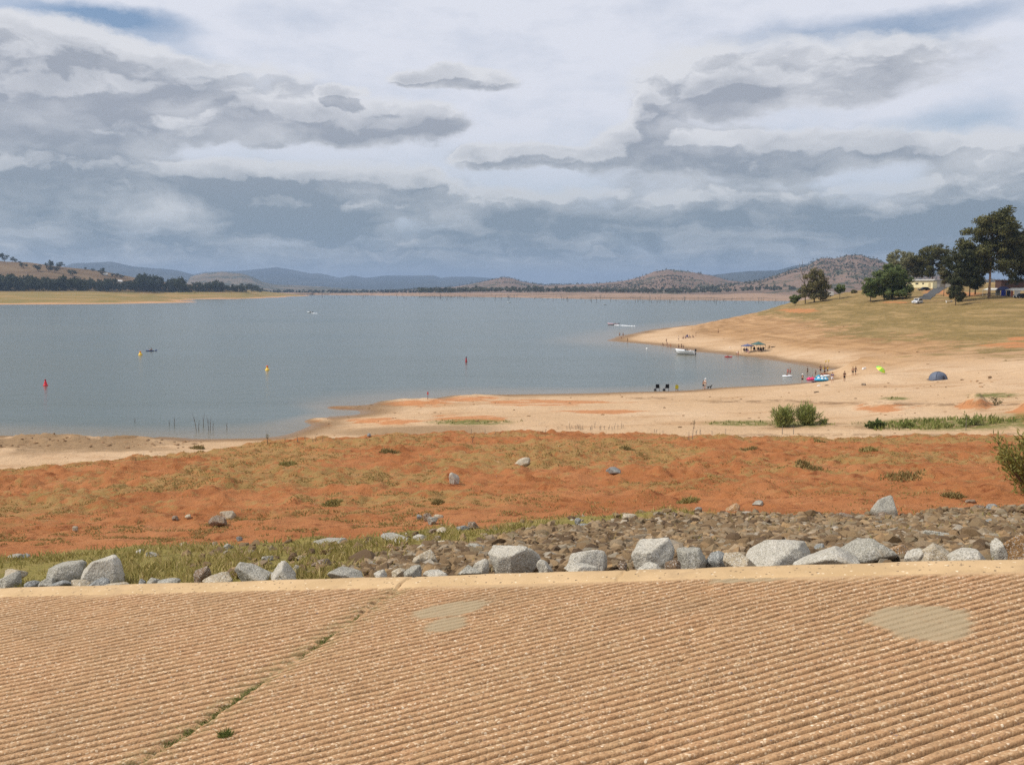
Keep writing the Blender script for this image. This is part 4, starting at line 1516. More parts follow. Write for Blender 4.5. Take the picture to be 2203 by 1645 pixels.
# grass in the joint of the ramp
n = 6000
a_ = R.uniform(A_KF - 5.6, A_KF - .8, n)
keepj = fbm(a_ * 1.9, a_ * 0 + 2, 3, 167) + np.interp(a_, [A_KF - 5.6, A_KF - 3.2, A_KF - 1.2, A_KF - .8], [.05, .25, .2, -.2]) > R.uniform(-.1, .35, n)
a_ = a_[keepj]
b_ = B_J + fbm(a_ * 1.4, 0 * a_, 4, 51) * .06 + R.normal(0, .035, len(a_)) * (1 + .8 * fbm(a_ * 1.2, a_ * 0, 2, 169))
pp = np.array(O_R) + a_[:, None] * np.array(E1) + b_[:, None] * np.array(E2) - .02 * np.array(NR)
JG = blade_mat('joint_grass', [(0, (.12, .155, .042)), (.4, (.19, .215, .062)), (.75, (.28, .265, .095)), (1, (.42, .34, .17))])
o = blade_mesh('joint_grass', pp[:, 0], pp[:, 1], pp[:, 2], R.uniform(.015, .04, len(pp)), np.full(len(pp), .006), JG, 1.6)
tag(o, 'green grass growing in the open joint across the ramp', 'grass', kind='stuff')
q = plane_hit(485, 1584)
n = 160
rr = .035 * np.sqrt(R.rand(n))
tt = R.uniform(0, 6.28, n)
root = blade_mesh('weed_tuft', rr * np.cos(tt), rr * np.sin(tt), np.zeros(n), R.uniform(.03, .075, n), np.full(n, .009), JG, 1.0, R.rand(n) * .5)
root.location = (q.x, q.y, q.z - .015)
tag(root, 'lone round green weed growing on the ribbed ramp', 'weed')
for (u, v) in ((437, 1617), (860, 1370)):
    pass


# ------------------------------------------------------------------ trees
def leaf_mat(name, c0, c1, c2, scale=.6):
    m, t, b = newmat(name)
    p = t.n('ShaderNodeTexCoord').outputs['Object']
    n = t.noise(p, scale, 4, .6)
    c = ramp(t, t.m('ADD', t.m('MULTIPLY', n, .7), t.m('MULTIPLY', t.attr('tint'), .35)), [(.25, c0), (.5, c1), (.75, c2)])
    setin(t, b, col=c, rough=.7, spec=.2)
    tr = t.n('ShaderNodeBsdfTranslucent')
    t.put(tr.inputs['Color'], c)
    mx = t.n('ShaderNodeMixShader')
    mx.inputs[0].default_value = .2
    out = [x for x in m.node_tree.nodes if x.type == 'OUTPUT_MATERIAL'][0]
    m.node_tree.links.new(b.outputs[0], mx.inputs[1])
    m.node_tree.links.new(tr.outputs[0], mx.inputs[2])
    m.node_tree.links.new(mx.outputs[0], out.inputs[0])
    return m


GUM = leaf_mat('gum_leaves', (.050, .058, .018), (.095, .095, .030), (.155, .140, .048), .35)
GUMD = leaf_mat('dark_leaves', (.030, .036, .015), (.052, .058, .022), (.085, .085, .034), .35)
GREYG = leaf_mat('greygreen_leaves', (.14, .14, .07), (.20, .195, .10), (.28, .26, .14), .35)
GREEN = leaf_mat('green_leaves', (.070, .098, .028), (.115, .150, .046), (.17, .205, .072), .4)
BROWNG = leaf_mat('browngreen_leaves', (.095, .088, .036), (.145, .130, .056), (.21, .18, .082), .4)
FARL = leaf_mat('far_leaves', (.030, .040, .018), (.048, .058, .026), (.080, .085, .04), .06)
FARM = leaf_mat('hill_leaves', (.050, .056, .034), (.072, .076, .044), (.10, .10, .056), .01)
BUSHL = leaf_mat('bush_leaves', (.15, .18, .042), (.225, .255, .07), (.32, .33, .12), 1.2)
BARK = flat_mat('bark', (.16, .115, .08, 1), .9, .35, 1.5)
GBARK = flat_mat('gum_bark', (.36, .24, .165, 1), .85, .3, .9)
DEADW = flat_mat('dead_wood', (.20, .175, .15, 1), .9, .25, 1.0)


def leaves_mesh(name, C, rad, n, size, mat, parent=None, seed=0, aspect=.55, droop=0.0):
    """many leaf sprays spread through clumps; C (k,3), rad (k,3)"""
    r = np.random.RandomState(seed)
    C = np.asarray(C, float)
    rad = np.asarray(rad, float)
    vol = rad.prod(1) ** .67
    idx = r.choice(len(C), n, p=vol / vol.sum())
    d = r.normal(size=(n, 3))
    d /= np.linalg.norm(d, axis=1)[:, None]
    k = r.rand(n) ** .45
    p = C[idx] + d * k[:, None] * rad[idx]
    nrm = d + r.normal(size=(n, 3)) * .7
    nrm /= np.linalg.norm(nrm, axis=1)[:, None]
    a = np.cross(nrm, r.normal(size=(n, 3)))
    a[:, 2] -= droop
    a /= np.linalg.norm(a, axis=1)[:, None]
    b = np.cross(nrm, a)
    b /= np.linalg.norm(b, axis=1)[:, None]
    sz = size * r.uniform(.55, 1.35, n)[:, None]
    V = np.stack([p - a * sz * .5, p + b * sz * aspect * .5 - a * sz * .05, p + a * sz * .5, p - b * sz * aspect * .5 + a * sz * .05], 1).reshape(-1, 3)
    F = np.arange(n * 4).reshape(n, 4)
    tn = np.clip(r.rand(len(C))[idx] * .7 + r.rand(n) * .3, 0, 1)
    return mesh_np(name, V, F, mat, parent, smooth=False, attrs={'tint': np.repeat(tn, 4)})


def make_tree(name, loc, lobes, n_clump, n_leaf, leaf, lmat, bmat, trunk_r, label, cat='tree', group=None, seed=0, clump_r=1.4, trunk_top=None, lean=0.0, limbs=7, flat=.7, parts=True):
    """lobes: list of (x, z, rx, rz) ellipsoids in metres"""
    r = np.random.RandomState(seed)
    root = empty(name, loc, 0, label, cat, group)
    C, RR = [], []
    w = np.array([l[2] * l[3] for l in lobes])
    for i in r.choice(len(lobes), n_clump, p=w / w.sum()):
        x, z, rx, rz = lobes[i]
        d = r.normal(size=3)
        d /= np.linalg.norm(d)
        k = r.rand() ** .4
        C.append((x + d[0] * rx * k, d[1] * rx * .85 * k, z + d[2] * rz * k))
        q = clump_r * r.uniform(.6, 1.4)
        RR.append((q, q, q * flat))
    C = np.array(C)
    mb = MB()
    top = trunk_top or max(l[1] for l in lobes)
    pts = []
    for i in range(6):
        f = i / 5
        pts.append((lean * f + r.normal() * trunk_r * .5 * f, r.normal() * trunk_r * .5 * f, top * f - .4 * (1 - f)))
    mb.tube(pts, [trunk_r * (1.25 if i == 0 else 1 - .13 * i) for i in range(6)], 8)
    far = C[r.choice(len(C), min(limbs, len(C)), replace=False)]
    for c in far:
        f = r.uniform(.35, .85)
        s0 = Vector((lean * f, 0, top * f))
        e = Vector(c)
        mid = s0 * .5 + e * .5 + Vector((0, 0, -.08 * (e - s0).length))
        mb.tube([s0, mid, e], [trunk_r * .42, trunk_r * .28, trunk_r * .1], 5)
    mb.build('trunk', bmat, root, True)
    leaves_mesh('crown', C, RR, n_leaf, leaf, lmat, root, seed)
    return root


def tree_at(u, vb, y, w_px, h_px, lobes_rel, lmat, bmat, label, seed, name='tree', n=5000, leaf=.55, clumps=70, trunk=.35, clump_r=1.3, cat='tree', group=None, **kw):
    n, clumps, leaf, clump_r = int(n * 2.6), int(clumps * 1.5), leaf * 1.12, clump_r * 1.1
    p = P(u, vb, y)
    g = float(ground_h(np.array([p[0]]), np.array([p[1]]))[0])
    k = y / F0
    Hm = h_px * k + (p[2] - g)
    Wm = w_px * k
    lobes = [(lx * Wm, lz * Hm, rx * Wm, rz * Hm) for lx, lz, rx, rz in lobes_rel]
    return make_tree(name, (p[0], p[1], g), lobes, clumps, n, leaf, lmat, bmat, trunk, label, cat, group, seed, clump_r, **kw)


tree_at(2128, 630, 320, 165, 180, [(.02, .80, .26, .17), (-.22, .62, .22, .16), (.26, .62, .22, .18), (-.05, .46, .36, .17), (.36, .40, .20, .15), (-.33, .50, .16, .13), (.12, .92, .14, .07), (.15, .72, .32, .16)], GUM, GBARK,
        'tallest tree, a big spreading gum with a pinkish trunk beside the camp', 1, 'gum_tree', 12000, .66, 190, .42, 1.7, limbs=12)
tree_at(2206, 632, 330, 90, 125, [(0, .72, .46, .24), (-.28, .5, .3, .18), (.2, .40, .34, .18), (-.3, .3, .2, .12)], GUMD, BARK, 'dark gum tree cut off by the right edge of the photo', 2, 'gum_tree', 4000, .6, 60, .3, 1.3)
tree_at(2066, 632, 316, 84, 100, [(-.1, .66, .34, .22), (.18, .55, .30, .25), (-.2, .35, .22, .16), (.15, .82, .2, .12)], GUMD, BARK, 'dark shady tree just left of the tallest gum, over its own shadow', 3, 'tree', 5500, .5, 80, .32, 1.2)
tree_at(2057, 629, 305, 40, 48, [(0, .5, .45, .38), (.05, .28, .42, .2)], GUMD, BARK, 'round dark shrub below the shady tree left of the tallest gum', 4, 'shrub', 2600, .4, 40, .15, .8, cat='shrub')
tree_at(2006, 612, 455, 92, 90, [(.05, .76, .34, .17), (-.25, .58, .24, .18), (.22, .5, .28, .18), (-.1, .36, .3, .13)], GUM, BARK, 'flat topped green gum behind the cream building', 5, 'gum_tree', 6000, .62, 90, .35, 1.5)
tree_at(1944, 612, 460, 96, 78, [(0, .74, .40, .20), (-.28, .55, .22, .16), (.28, .55, .24, .18), (0, .42, .38, .14)], GREYG, BARK, 'pale grey-green tree behind the bushy green one', 6, 'gum_tree', 5500, .62, 90, .3, 1.4)
tree_at(1919, 651, 350, 86, 92, [(0, .66, .34, .28), (-.22, .48, .28, .26), (.22, .42, .28, .30), (0, .20, .44, .16)], GREEN, BARK, 'bushy green tree with foliage down to the ground beside the white car', 7, 'tree', 9000, .48, 120, .3, 1.2)
tree_at(1873, 641, 350, 48, 50, [(0, .62, .42, .26), (.1, .35, .4, .18)], GREEN, BARK, 'smaller rounded green tree on the left side of the bushy one', 8, 'tree', 3200, .45, 45, .2, 1.0)
tree_at(2031, 619, 350, 30, 46, [(0, .78, .4, .2), (.1, .58, .4, .16)], BROWNG, BARK, 'slim young tree on a thin stem beside the sealed road', 9, 'tree', 1500, .45, 24, .12, .8)
tree_at(1752, 640, 400, 66, 66, [(0, .55, .38, .30), (-.25, .34, .24, .24), (.22, .34, .28, .28), (.05, .78, .24, .14), (0, .2, .4, .16), (.3, .2, .2, .14)], BROWNG, BARK, 'brownish green tree alone on the end of the headland', 10, 'tree', 6000, .5, 90, .25, 1.2)
tree_at(1711, 647, 405, 30, 16, [(0, .5, .45, .4)], GREEN, BARK, 'low green bush on the very tip of the headland ridge', 11, 'shrub', 1200, .4, 20, .1, .7, cat='shrub')
tree_at(1807, 636, 400, 26, 28, [(0, .62, .4, .3)], GREEN, BARK, 'small pale green tree between the lone tree and the bushy ones', 12, 'tree', 1200, .42, 22, .12, .7)
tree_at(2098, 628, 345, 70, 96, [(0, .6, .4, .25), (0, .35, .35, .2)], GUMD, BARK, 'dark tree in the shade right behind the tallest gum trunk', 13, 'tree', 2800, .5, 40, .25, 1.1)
tree_at(2086, 630, 338, 64, 82, [(0, .62, .42, .28), (-.15, .35, .38, .22), (.2, .3, .3, .2)], GUMD, BARK, 'low dark tree added as shade in the gap between the shady tree and the tallest gum', 15, 'tree', 3200, .5, 50, .25, 1.1)  # extra tree, added to darken the shadowed gap under the crowns
tree_at(1965, 612, 470, 70, 70, [(0, .65, .44, .28), (-.1, .38, .4, .2)], GREYG, BARK, 'dull grey-green tree behind the cream building, between the pale and the flat topped ones', 16, 'tree', 3200, .6, 50, .3, 1.4)
tree_at(1838, 637, 420, 22, 14, [(0, .5, .45, .4)], BROWNG, BARK, 'dull low bush on the skyline left of the bushy trees', 14, 'shrub', 600, .4, 12, .1, .6, cat='shrub')


def dead_tree_mesh(seed, h, r0, n_br):
    r = np.random.RandomState(seed)
    mb = MB()
    pts = [(0, 0, -1.5)]
    x = y = 0
    for i in range(1, 6):
        x += r.normal() * h * .03
        y += r.normal() * h * .03
        pts.append((x, y, h * i / 5))
    mb.tube(pts, [r0 * (1 - .15 * i) for i in range(6)], 5)
    for k in range(n_br):
        i = r.randint(2, 5)
        s = Vector(pts[i])
        L = h * r.uniform(.2, .45)
        a = r.uniform(0, 6.28)
        e = s + Vector((math.cos(a) * L * .7, math.sin(a) * L * .7, L * r.uniform(.3, .9)))
        m_ = s * .5 + e * .5 + Vector((0, 0, -.1 * L))
        mb.tube([s, m_, e], [r0 * .5, r0 * .36, r0 * .18], 4)
    return mb


# dead snag over the lone tree on the headland
p = P(1733, 640, 404)
g = float(ground_h(np.array([p[0]]), np.array([p[1]]))[0])
mb = MB()
S_ = lambda u, v: Vector(P(u, v, 404)) - Vector((p[0], p[1], g))
mb.tube([(0, 0, -.5), S_(1732, 612), S_(1727, 592), S_(1722, 578), S_(1720, 566)], [.2, .18, .16, .12, .05], 6)
mb.tube([S_(1727, 592), S_(1733, 582), S_(1739, 575)], [.16, .12, .05], 5)
mb.tube([S_(1722, 578), S_(1727, 568), S_(1726, 560)], [.12, .09, .04], 5)
mb.tube([S_(1731, 610), S_(1722, 600), S_(1718, 588)], [.16, .11, .05], 5)
mb.tube([S_(1731, 606), S_(1742, 598), S_(1750, 588)], [.15, .1, .05], 5)
o = mb.build('dead_tree', DEADW, None, True)
o.location = (p[0], p[1], g)
tag(o, 'bare dead snag with forked limbs beside the lone tree on the headland', 'dead tree')

# far left bank trees
fl = []
for k in range(7):
    r = np.random.RandomState(300 + k)
    C, RR = [], []
    for i in range(14):
        d = r.normal(size=3)
        d /= np.linalg.norm(d)
        C.append((d[0] * .36 * r.rand() ** .4, d[1] * .36, .55 + d[2] * .32 * r.rand() ** .4))
        q = r.uniform(.12, .22)
        RR.append((q, q, q * .8))
    if k < 3:
        C += [(d * .3, 0, .2) for d in (-1, 0, 1)]
        RR += [(.2, .2, .2)] * 3
    me = leaves_mesh('far_tree', C, RR, 420, .115, FARL, None, 330 + k)
    # stem
    mb = MB().tube([(0, 0, -.05), (.01, 0, .3), (0, 0, .6)], [.03, .024, .012], 5)
    st = mb.build('trunk', BARK)
    fl.append((me.data, st.data))
    bpy.data.objects.remove(me)
    bpy.data.objects.remove(st)


def far_tree(p, w, h, k, label, group=None, name='far_tree', parts=False):
    if parts:
        root = empty(name, p, R.uniform(0, 6.28), label, 'tree', group)
        root.scale = (w, w, h)
        for nm, d in (('crown', fl[k][0]), ('trunk', fl[k][1])):
            link(bpy.data.objects.new(nm, d), root)
        return root
    o = bpy.data.objects.new(name, fl[k][0])
    o.location = tuple(p)
    o.rotation_euler = (0, 0, R.uniform(0, 6.28))
    o.scale = (w, w, h)
    link(o)
    return tag(o, label, 'tree', group)


for (u, v, w, h, lb) in [
    (10, 560, 20, 20, 'biggest tree at the left end of the skyline on the dry slope'), (27, 561, 11, 12, 'narrow tree next to the biggest one at the left end of the skyline'),
    (34, 563, 8, 9, 'small tree third from the left on the skyline of the dry slope'), (43, 565, 8, 7, 'tiny bush like tree after the left skyline clump'),
    (51, 575, 17, 14, 'round tree alone below the left skyline clump'), (82, 582, 22, 18, 'broad tree at the left of the middle clump on the dry slope'),
    (105, 583, 19, 28, 'tallest tree of the middle clump on the dry slope'), (118, 584, 22, 16, 'low wide tree on the right foot of the tallest one on the slope'),
    (129, 575, 19, 15, 'tree on the skyline right of the tallest one on the slope'), (157, 592, 22, 17, 'round dark tree alone right of the middle clump'),
    (184, 578, 7, 7, 'lone tiny round tree on the skyline of the dry slope'), (200, 581, 11, 6, 'small low scrub tree on the skyline right of the tiny round one'),
    (221, 590, 21, 16, 'dark tree standing behind the white roofed shed'), (242, 593, 12, 9, 'small tree right of the one behind the shed'),
    (252, 594, 12, 9, 'second small tree right of the shed on the slope'), (262, 596, 12, 8, 'third and last small tree right of the shed on the slope')]:
    p = lplace(u, v + 2)
    k = p[1] / F0
    far_tree(p - np.array([0, 0, 1.0]), w * k * 1.15, h * k * 1.1, random.randint(3, 6), lb, parts=True)
hp = [(-200, 40), (0, 39), (30, 34), (60, 30), (110, 32), (170, 30), (195, 26), (240, 25), (260, 18), (285, 22), (308, 33), (330, 36), (350, 24), (372, 24), (386, 36), (400, 14), (420, 18), (445, 20), (467, 27), (482, 15), (500, 13), (520, 16), (545, 18), (562, 9)]
u = -60.0
while u < 562:
    for row in range(2):
        uu = u + random.uniform(-2, 2)
        vb = (625 if uu < 350 else 626.5) - row * random.uniform(1.0, 4.5)
        p = lplace(uu, vb + 1)
        h = np.interp(uu, [a[0] for a in hp], [a[1] for a in hp]) * random.uniform(.70, 1.12)
        k = p[1] / F0
        far_tree(p - np.array([0, 0, h * k * .12]), max(11, h * random.uniform(.65, 1.1)) * k, h * k * 1.2, random.randint(0, 6), 'dark tree in the dense belt along the far left shore', 'trees of the belt along the far left shore')
    u += random.uniform(4.5, 7.5)

# drowned dead trees standing in the lake
dm = []
for k in range(9):
    r = np.random.RandomState(500 + k)
    o = dead_tree_mesh(520 + k, r.uniform(3.5, 9), r.uniform(.20, .36), r.randint(2, 6)).build('drowned_tree', DEADW, None, True)
    dm.append(o.data)
    bpy.data.objects.remove(o)
cnt = 0
while cnt < 285:
    u = random.uniform(625, 1700)
    if random.random() < .25:
        u = random.choice([785, 870, 885, 945, 1010, 1390, 1440, 1560, 1100]) + random.gauss(0, 12)
    vlo = np.interp(u, [625, 800, 1100, 1250, 1500, 1700], [634.5, 636.5, 640, 642, 646, 648])
    vhi = np.interp(u, [625, 760, 1100, 1250, 1500, 1700], [637, 645, 648, 651, 653.5, 655])
    v = vlo + (vhi - vlo) * random.random() ** 1.4
    p = lake(u, v)
    o = bpy.data.objects.new('drowned_tree', random.choice(dm))
    o.location = tuple(p)
    o.rotation_euler = (random.uniform(-.08, .08), random.uniform(-.12, .12), random.uniform(0, 6.28))
    sc2 = random.uniform(.45, 1.45) * np.interp(p[1], [1100, 3000], [.8, 1.25])
    o.scale = (sc2, sc2, sc2)
    link(o)
    tag(o, 'bare drowned tree standing in the lake in front of the far shore', 'dead tree', 'drowned trees standing across the lake')
    cnt += 1


def tree_mass(name, pts, hs, mat, per=9, seed=0, label=None):
    r = np.random.RandomState(seed)
    pts = np.asarray(pts)
    hs = np.asarray(hs)
    n = len(pts) * per
    idx = np.repeat(np.arange(len(pts)), per)
    d = r.normal(size=(n, 3))
    d /= np.linalg.norm(d, axis=1)[:, None]
    p = pts[idx] + d * hs[idx, None] * np.array([.38, .38, .36]) * r.rand(n, 1) ** .4
    p[:, 2] += hs[idx] * .45
    a = np.cross(d, r.normal(size=(n, 3)))
    a /= np.linalg.norm(a, axis=1)[:, None]
    b = np.cross(d, a)
    s = (hs[idx] * r.uniform(.28, .5, n))[:, None]
    V = np.stack([p - a * s * .6, p + b * s * .5, p + a * s * .6, p - b * s * .5], 1).reshape(-1, 3)
    o = mesh_np(name, V, np.arange(n * 4).reshape(n, 4), mat, smooth=False, attrs={'tint': np.repeat(r.rand(len(pts))[idx], 4)})
    return tag(o, label, 'trees', kind='stuff')


for key, n, hm, lb in (('d', 1500, 6.2, 'scattered trees over the middle dry hill'), ('f', 3000, 6.2, 'scattered trees over the biggest dry hill on the right'), ('c', 800, 6.5, 'scattered trees over the small dry hill in the centre')):
    xx, Dg, zz = RIDGES[key]
    nr = (np.linspace(-.02, 1, 130 if key == 'f' else 90)).shape[0]
    r = np.random.RandomState(600 + ord(key))
    pts, hs = [], []
    while len(pts) < n:
        i, j = r.randint(6, nr), r.randint(0, xx.shape[1])
        f = fbm(np.array([xx[i, j] * .004]), np.array([Dg[i, j] * .003]), 3, 7)[0]
        if zz[i, j] < 8:
            continue
        if f * 1.6 + r.uniform(-.3, .3) > .08 or i > nr - 4:
            pts.append((xx[i, j] + r.normal() * 6, Dg[i, j] + r.normal() * 8, zz[i, j]))
            hs.append(hm * r.uniform(.6, 1.5))
    tree_mass('hill_trees', pts, hs, FARM, 6, 610 + ord(key), lb)
pts, hs = [], []
for i in range(1500):
    u = random.uniform(900, 2000)
    lo = np.interp(u, [900, 1100, 1250, 1400, 1480, 1560, 1620, 1700, 2000], [629, 629, 629, 631, 632, 630, 627, 627, 630])
    th = np.interp(u, [900, 1100, 1250, 1330, 1400, 1500, 1620, 2000], [4, 6, 8, 4, 7, 9, 12, 12])
    y = random.uniform(2300, 2900)
    v = lo - th * random.random() ** 1.5 * (.3 if y < 2450 else 1)
    if fbm(np.array([u * .012]), np.array([y * .004]), 3, 17)[0] < -.15:
        continue
    pts.append(P(u, v, y))
    hs.append(random.uniform(8, 15))
tree_mass('treeline', pts, hs, FARM, 9, 640, 'dark belt of trees along the far shore below the dry hills')
pts, hs = [], []
for i in range(420):
    u = random.uniform(560, 1100)
    pts.append(P(u, random.uniform(628, 632), 3600))
    hs.append(random.uniform(8, 16))
tree_mass('treeline', pts, hs, FARM, 8, 641, 'thin distant belt of trees where the lake meets the blue range')


# ------------------------------------------------------------------ shrubs, weeds and stakes
def shrub(name, u, vb, w_px, h_px, n, leaf, mat, label, seed, y=None, upright=True, cat='bush', group=None, aspect=.22, stems=9, spread=1.0):
    """stems fanning up, each carrying narrow leaves"""
    p = place(u, vb) if y is None else P(u, vb, y)
    k = p[1] / F0
    W, H = w_px * k, h_px * k
    r = np.random.RandomState(seed)
    root = empty(name, p, 0, label, cat, group)
    mb = MB()
    L, D = [], []
    for i in range(stems):
        a = r.uniform(0, 6.28)
        rr = W * .5 * r.uniform(.15, 1.0) * spread
        hh = H * r.uniform(.40, 1.12) * (1 - .45 * (rr / (W * .5)) ** 1.5)
        pts = []
        for j in range(6):
            f = j / 5
            pts.append(Vector((math.cos(a) * rr * f ** .8, math.sin(a) * rr * f ** .8, hh * f ** .9 - .02)))
        mb.tube(pts, [max(.012 * H, .004) * (1 - .8 * j / 5) for j in range(6)], 4)
        for j in range(n // stems):
            f = r.rand() ** .75
            q = f * 5
            i0 = min(int(q), 4)
            b0 = pts[i0].lerp(pts[i0 + 1], q - i0)
            sp_ = H * (.10 if leaf > .45 or aspect > .2 else .055) * (1.2 - .6 * f)
            d = Vector(r.normal(size=3)) * (.42 if aspect < .2 else .8) + Vector((math.cos(a) * .4, math.sin(a) * .4, .9 if upright else .2))
            d.normalize()
            L.append(np.array(b0) + r.normal(size=3) * sp_)
            D.append(d)
    mb.build('stems', BARK, root)
    L = np.array(L)
    D = np.array(D)
    nn = len(L)
    s = leaf * r.uniform(.6, 1.4, nn)[:, None]
    side = np.cross(D, r.normal(size=(nn, 3)))
    side /= np.linalg.norm(side, axis=1)[:, None]
    V = np.stack([L, L + D * s * .5 + side * s * aspect * .5, L + D * s, L + D * s * .5 - side * s * aspect * .5], 1).reshape(-1, 3)
    V[:, 2] = np.maximum(V[:, 2], .0)
    mesh_np('leaves', V, np.arange(nn * 4).reshape(nn, 4), mat, root, smooth=False, attrs={'tint': np.repeat(r.rand(nn), 4)})
    return root


shrub('bush', 1681, 918, 50, 52, 2600, .52, BUSHL, 'feathery green bush on the sand, left one of two', 701, stems=30, aspect=.13)
shrub('bush', 1737, 914, 52, 48, 2600, .52, BUSHL, 'feathery green bush on the sand, right one of two and leaning right', 702, stems=30, aspect=.13)
shrub('bush', 1884, 922, 44, 18, 900, .30, GREEN, 'low dark green clump at the left end of the green strip', 703, stems=12, aspect=.5)
GREENB = blade_mat('strip_blades', [(0, (.12, .145, .034)), (.4, (.20, .22, .058)), (.75, (.29, .275, .09)), (1, (.40, .32, .14))])
n = 30000
x = R.uniform(28, 78, n)
y = R.uniform(98, 132, n)
z = beach_h(x, y)
u, v = to_uv(x, y, z)
top_ = np.interp(u, [1840, 1900, 1990, 2080, 2203, 2500], [912, 908, 905, 903, 900, 896])
bot_ = np.interp(u, [1840, 1900, 2000, 2203, 2500], [920, 928, 928, 922, 920])
wv = fbm(u * .02, v * .08, 4, 171)
k = (u > 1845 + wv * 30) & (v > top_ + wv * 8) & (v < bot_ + wv * 5) & (R.rand(n) < .55 + wv)
hb_ = (.25 + .75 * np.clip(fbm(x * .22, y * .3, 3, 173) + .45, 0, 1)) * R.uniform(.5, 1.1, n) * np.interp(u, [1850, 2000, 2100, 2203], [.45, .75, 1.0, .8])
o = blade_mesh('green_grass', x[k], y[k], z[k], hb_[k], np.full(k.sum(), .16), GREENB, .7, np.clip(R.rand(k.sum()) * .6 + .3 * (fbm(x[k] * .3, y[k] * .3, 3, 175) + .5), 0, 1))
tag(o, 'strip of green grass and weeds across the sand on the right', 'grass', kind='stuff')
n = 9000
x = R.uniform(-10, 60, n)
y = R.uniform(100, 140, n)
z = beach_h(x, y)
u, v = to_uv(x, y, z)
k = np.zeros(n, bool)
for (mu, mv, ru, rv_) in ((1015, 908, 100, 5), (1600, 910, 80, 4), (1925, 857, 26, 3), (2140, 850, 50, 3), (1720, 912, 75, 5)):
    k |= (np.hypot((u - mu) / ru, (v - mv) / rv_) + fbm(u * .03, v * .2, 3, 177) * .6 < .9)
o = blade_mesh('sparse_grass', x[k], y[k], z[k], R.uniform(.1, .35, k.sum()), np.full(k.sum(), .13), GREENB, .9)
tag(o, 'sparse low green patches on the sand flat', 'grass', kind='stuff')
shrub('bush', 1950, 920, 34, 16, 600, .28, BUSHL, 'small bright green clump in the left half of the green strip', 704, stems=14, aspect=.3)
shrub('bush', 2088, 915, 54, 24, 1000, .30, BUSHL, 'taller grassy green clump in the middle of the green strip', 705, stems=18, aspect=.25)
shrub('bush', 2140, 872, 30, 22, 160, .25, BROWNG, 'sparse twiggy bush above the right end of the green strip', 708, stems=8, aspect=.3)
shrub('bush', 1772, 912, 24, 12, 240, .28, BUSHL, 'small tuft at the right foot of the two feathery bushes', 709, stems=8, aspect=.4)
EDGE = leaf_mat('edge_bush_leaves', (.12, .125, .028), (.20, .19, .045), (.31, .27, .085), 2.0)
shrub('bush', 2226, 1062, 215, 190, 4200, .15, EDGE, 'big yellow-green willowy bush at the right edge of the red bank', 710, stems=34, aspect=.20)
DRYT = blade_mat('tuft_dry', [(0, (.20, .15, .055)), (.5, (.29, .215, .085)), (1, (.40, .30, .13))])
GREENT = blade_mat('tuft_green', [(0, (.22, .19, .06)), (.5, (.32, .26, .09)), (1, (.42, .33, .14))])
for i, (u, v, w, h, lb) in enumerate([(1480, 1080, 50, 16, 'olive brown tuft on the bare red earth'), (1607, 970, 44, 10, 'brown grass tuft near the crest of the red bank, above the olive one'), (1740, 1006, 62, 14, 'wide brown grass tuft in the middle of the right red bank'),
                                      (1868, 972, 40, 11, 'brown grass tuft just under the crest, right of the dip'), (1940, 1026, 100, 18, 'widest pale green tuft on the right red bank'),
                                      (2052, 1068, 56, 16, 'dark tuft near the bottom right of the red bank'), (1765, 953, 30, 5, 'thin dark tuft in the dip of the crest'),
                                      (425, 965, 30, 9, 'dark tuft on the left crest of the red bank'), (1350, 968, 36, 10, 'olive tuft behind the dark grey block on the bank'),
                                      (715, 1085, 46, 14, 'green tuft low on the red bank left of the brown shard'), (942, 1082, 30, 12, 'small green tuft in the centre of the red bank'),
                                      (840, 975, 50, 12, 'tuft on the lumpy crest near the centre'), (620, 1000, 40, 10, 'tuft high on the red bank on the left')]):
    p = place(u, v)
    kk = p[1] / F0
    n = 260
    rr = np.sqrt(R.rand(n))
    tt = R.uniform(0, 6.28, n)
    xo, yo = rr * np.cos(tt) * w * kk * .5, rr * np.sin(tt) * w * kk * .42
    zo = bank_h(p[0] + xo, p[1] + yo) - p[2] if p[1] < 90 else 0 * xo
    o = blade_mesh('grass_tuft', xo, yo, zo, h * kk * R.uniform(.4, 1.0, n) * (1.1 - .7 * rr ** 2), np.full(n, .010 + .0011 * p[1]), DRYT if i % 3 else GREENT, 1.1)
    o.location = tuple(p)
    tag(o, lb, 'tuft')


def stalk(name, u, vb, h_px, lean, rad_px, mat, label, seed, twigs=0, cat='stake', group=None, leafm=None):
    p = place(u, vb)
    k = p[1] / F0
    r = np.random.RandomState(seed)
    H = h_px * k
    mb = MB()
    pts = [(lean * H * f ** 1.5, 0, H * f - .1 * (f == 0)) for f in (0, .35, .7, 1)]
    mb.tube(pts, [rad_px * k * q for q in (1, .9, .7, .4)], 5)
    for i in range(twigs):
        f = r.uniform(.45, 1)
        s0 = Vector((lean * H * f ** 1.5, 0, H * f))
        a = r.uniform(0, 6.28)
        mb.tube([s0, s0 + Vector((math.cos(a), math.sin(a) * .5, .6)) * H * r.uniform(.12, .25)], [rad_px * k * .6, rad_px * k * .2], 4)
    if leafm is None:
        o = mb.build(name, mat)
        o.location = tuple(p)
        return tag(o, label, cat, group)
    root = empty(name, p, 0, label, cat, group)
    mb.build('stem', mat, root)
    C = [(lean * H * f ** 1.5, 0, H * f) for f in (.6, .8, 1)]
    leaves_mesh('leaves', C, [(H * .22, H * .22, H * .18)] * 3, 60, H * .13, leafm, root, seed, .35)
    return root


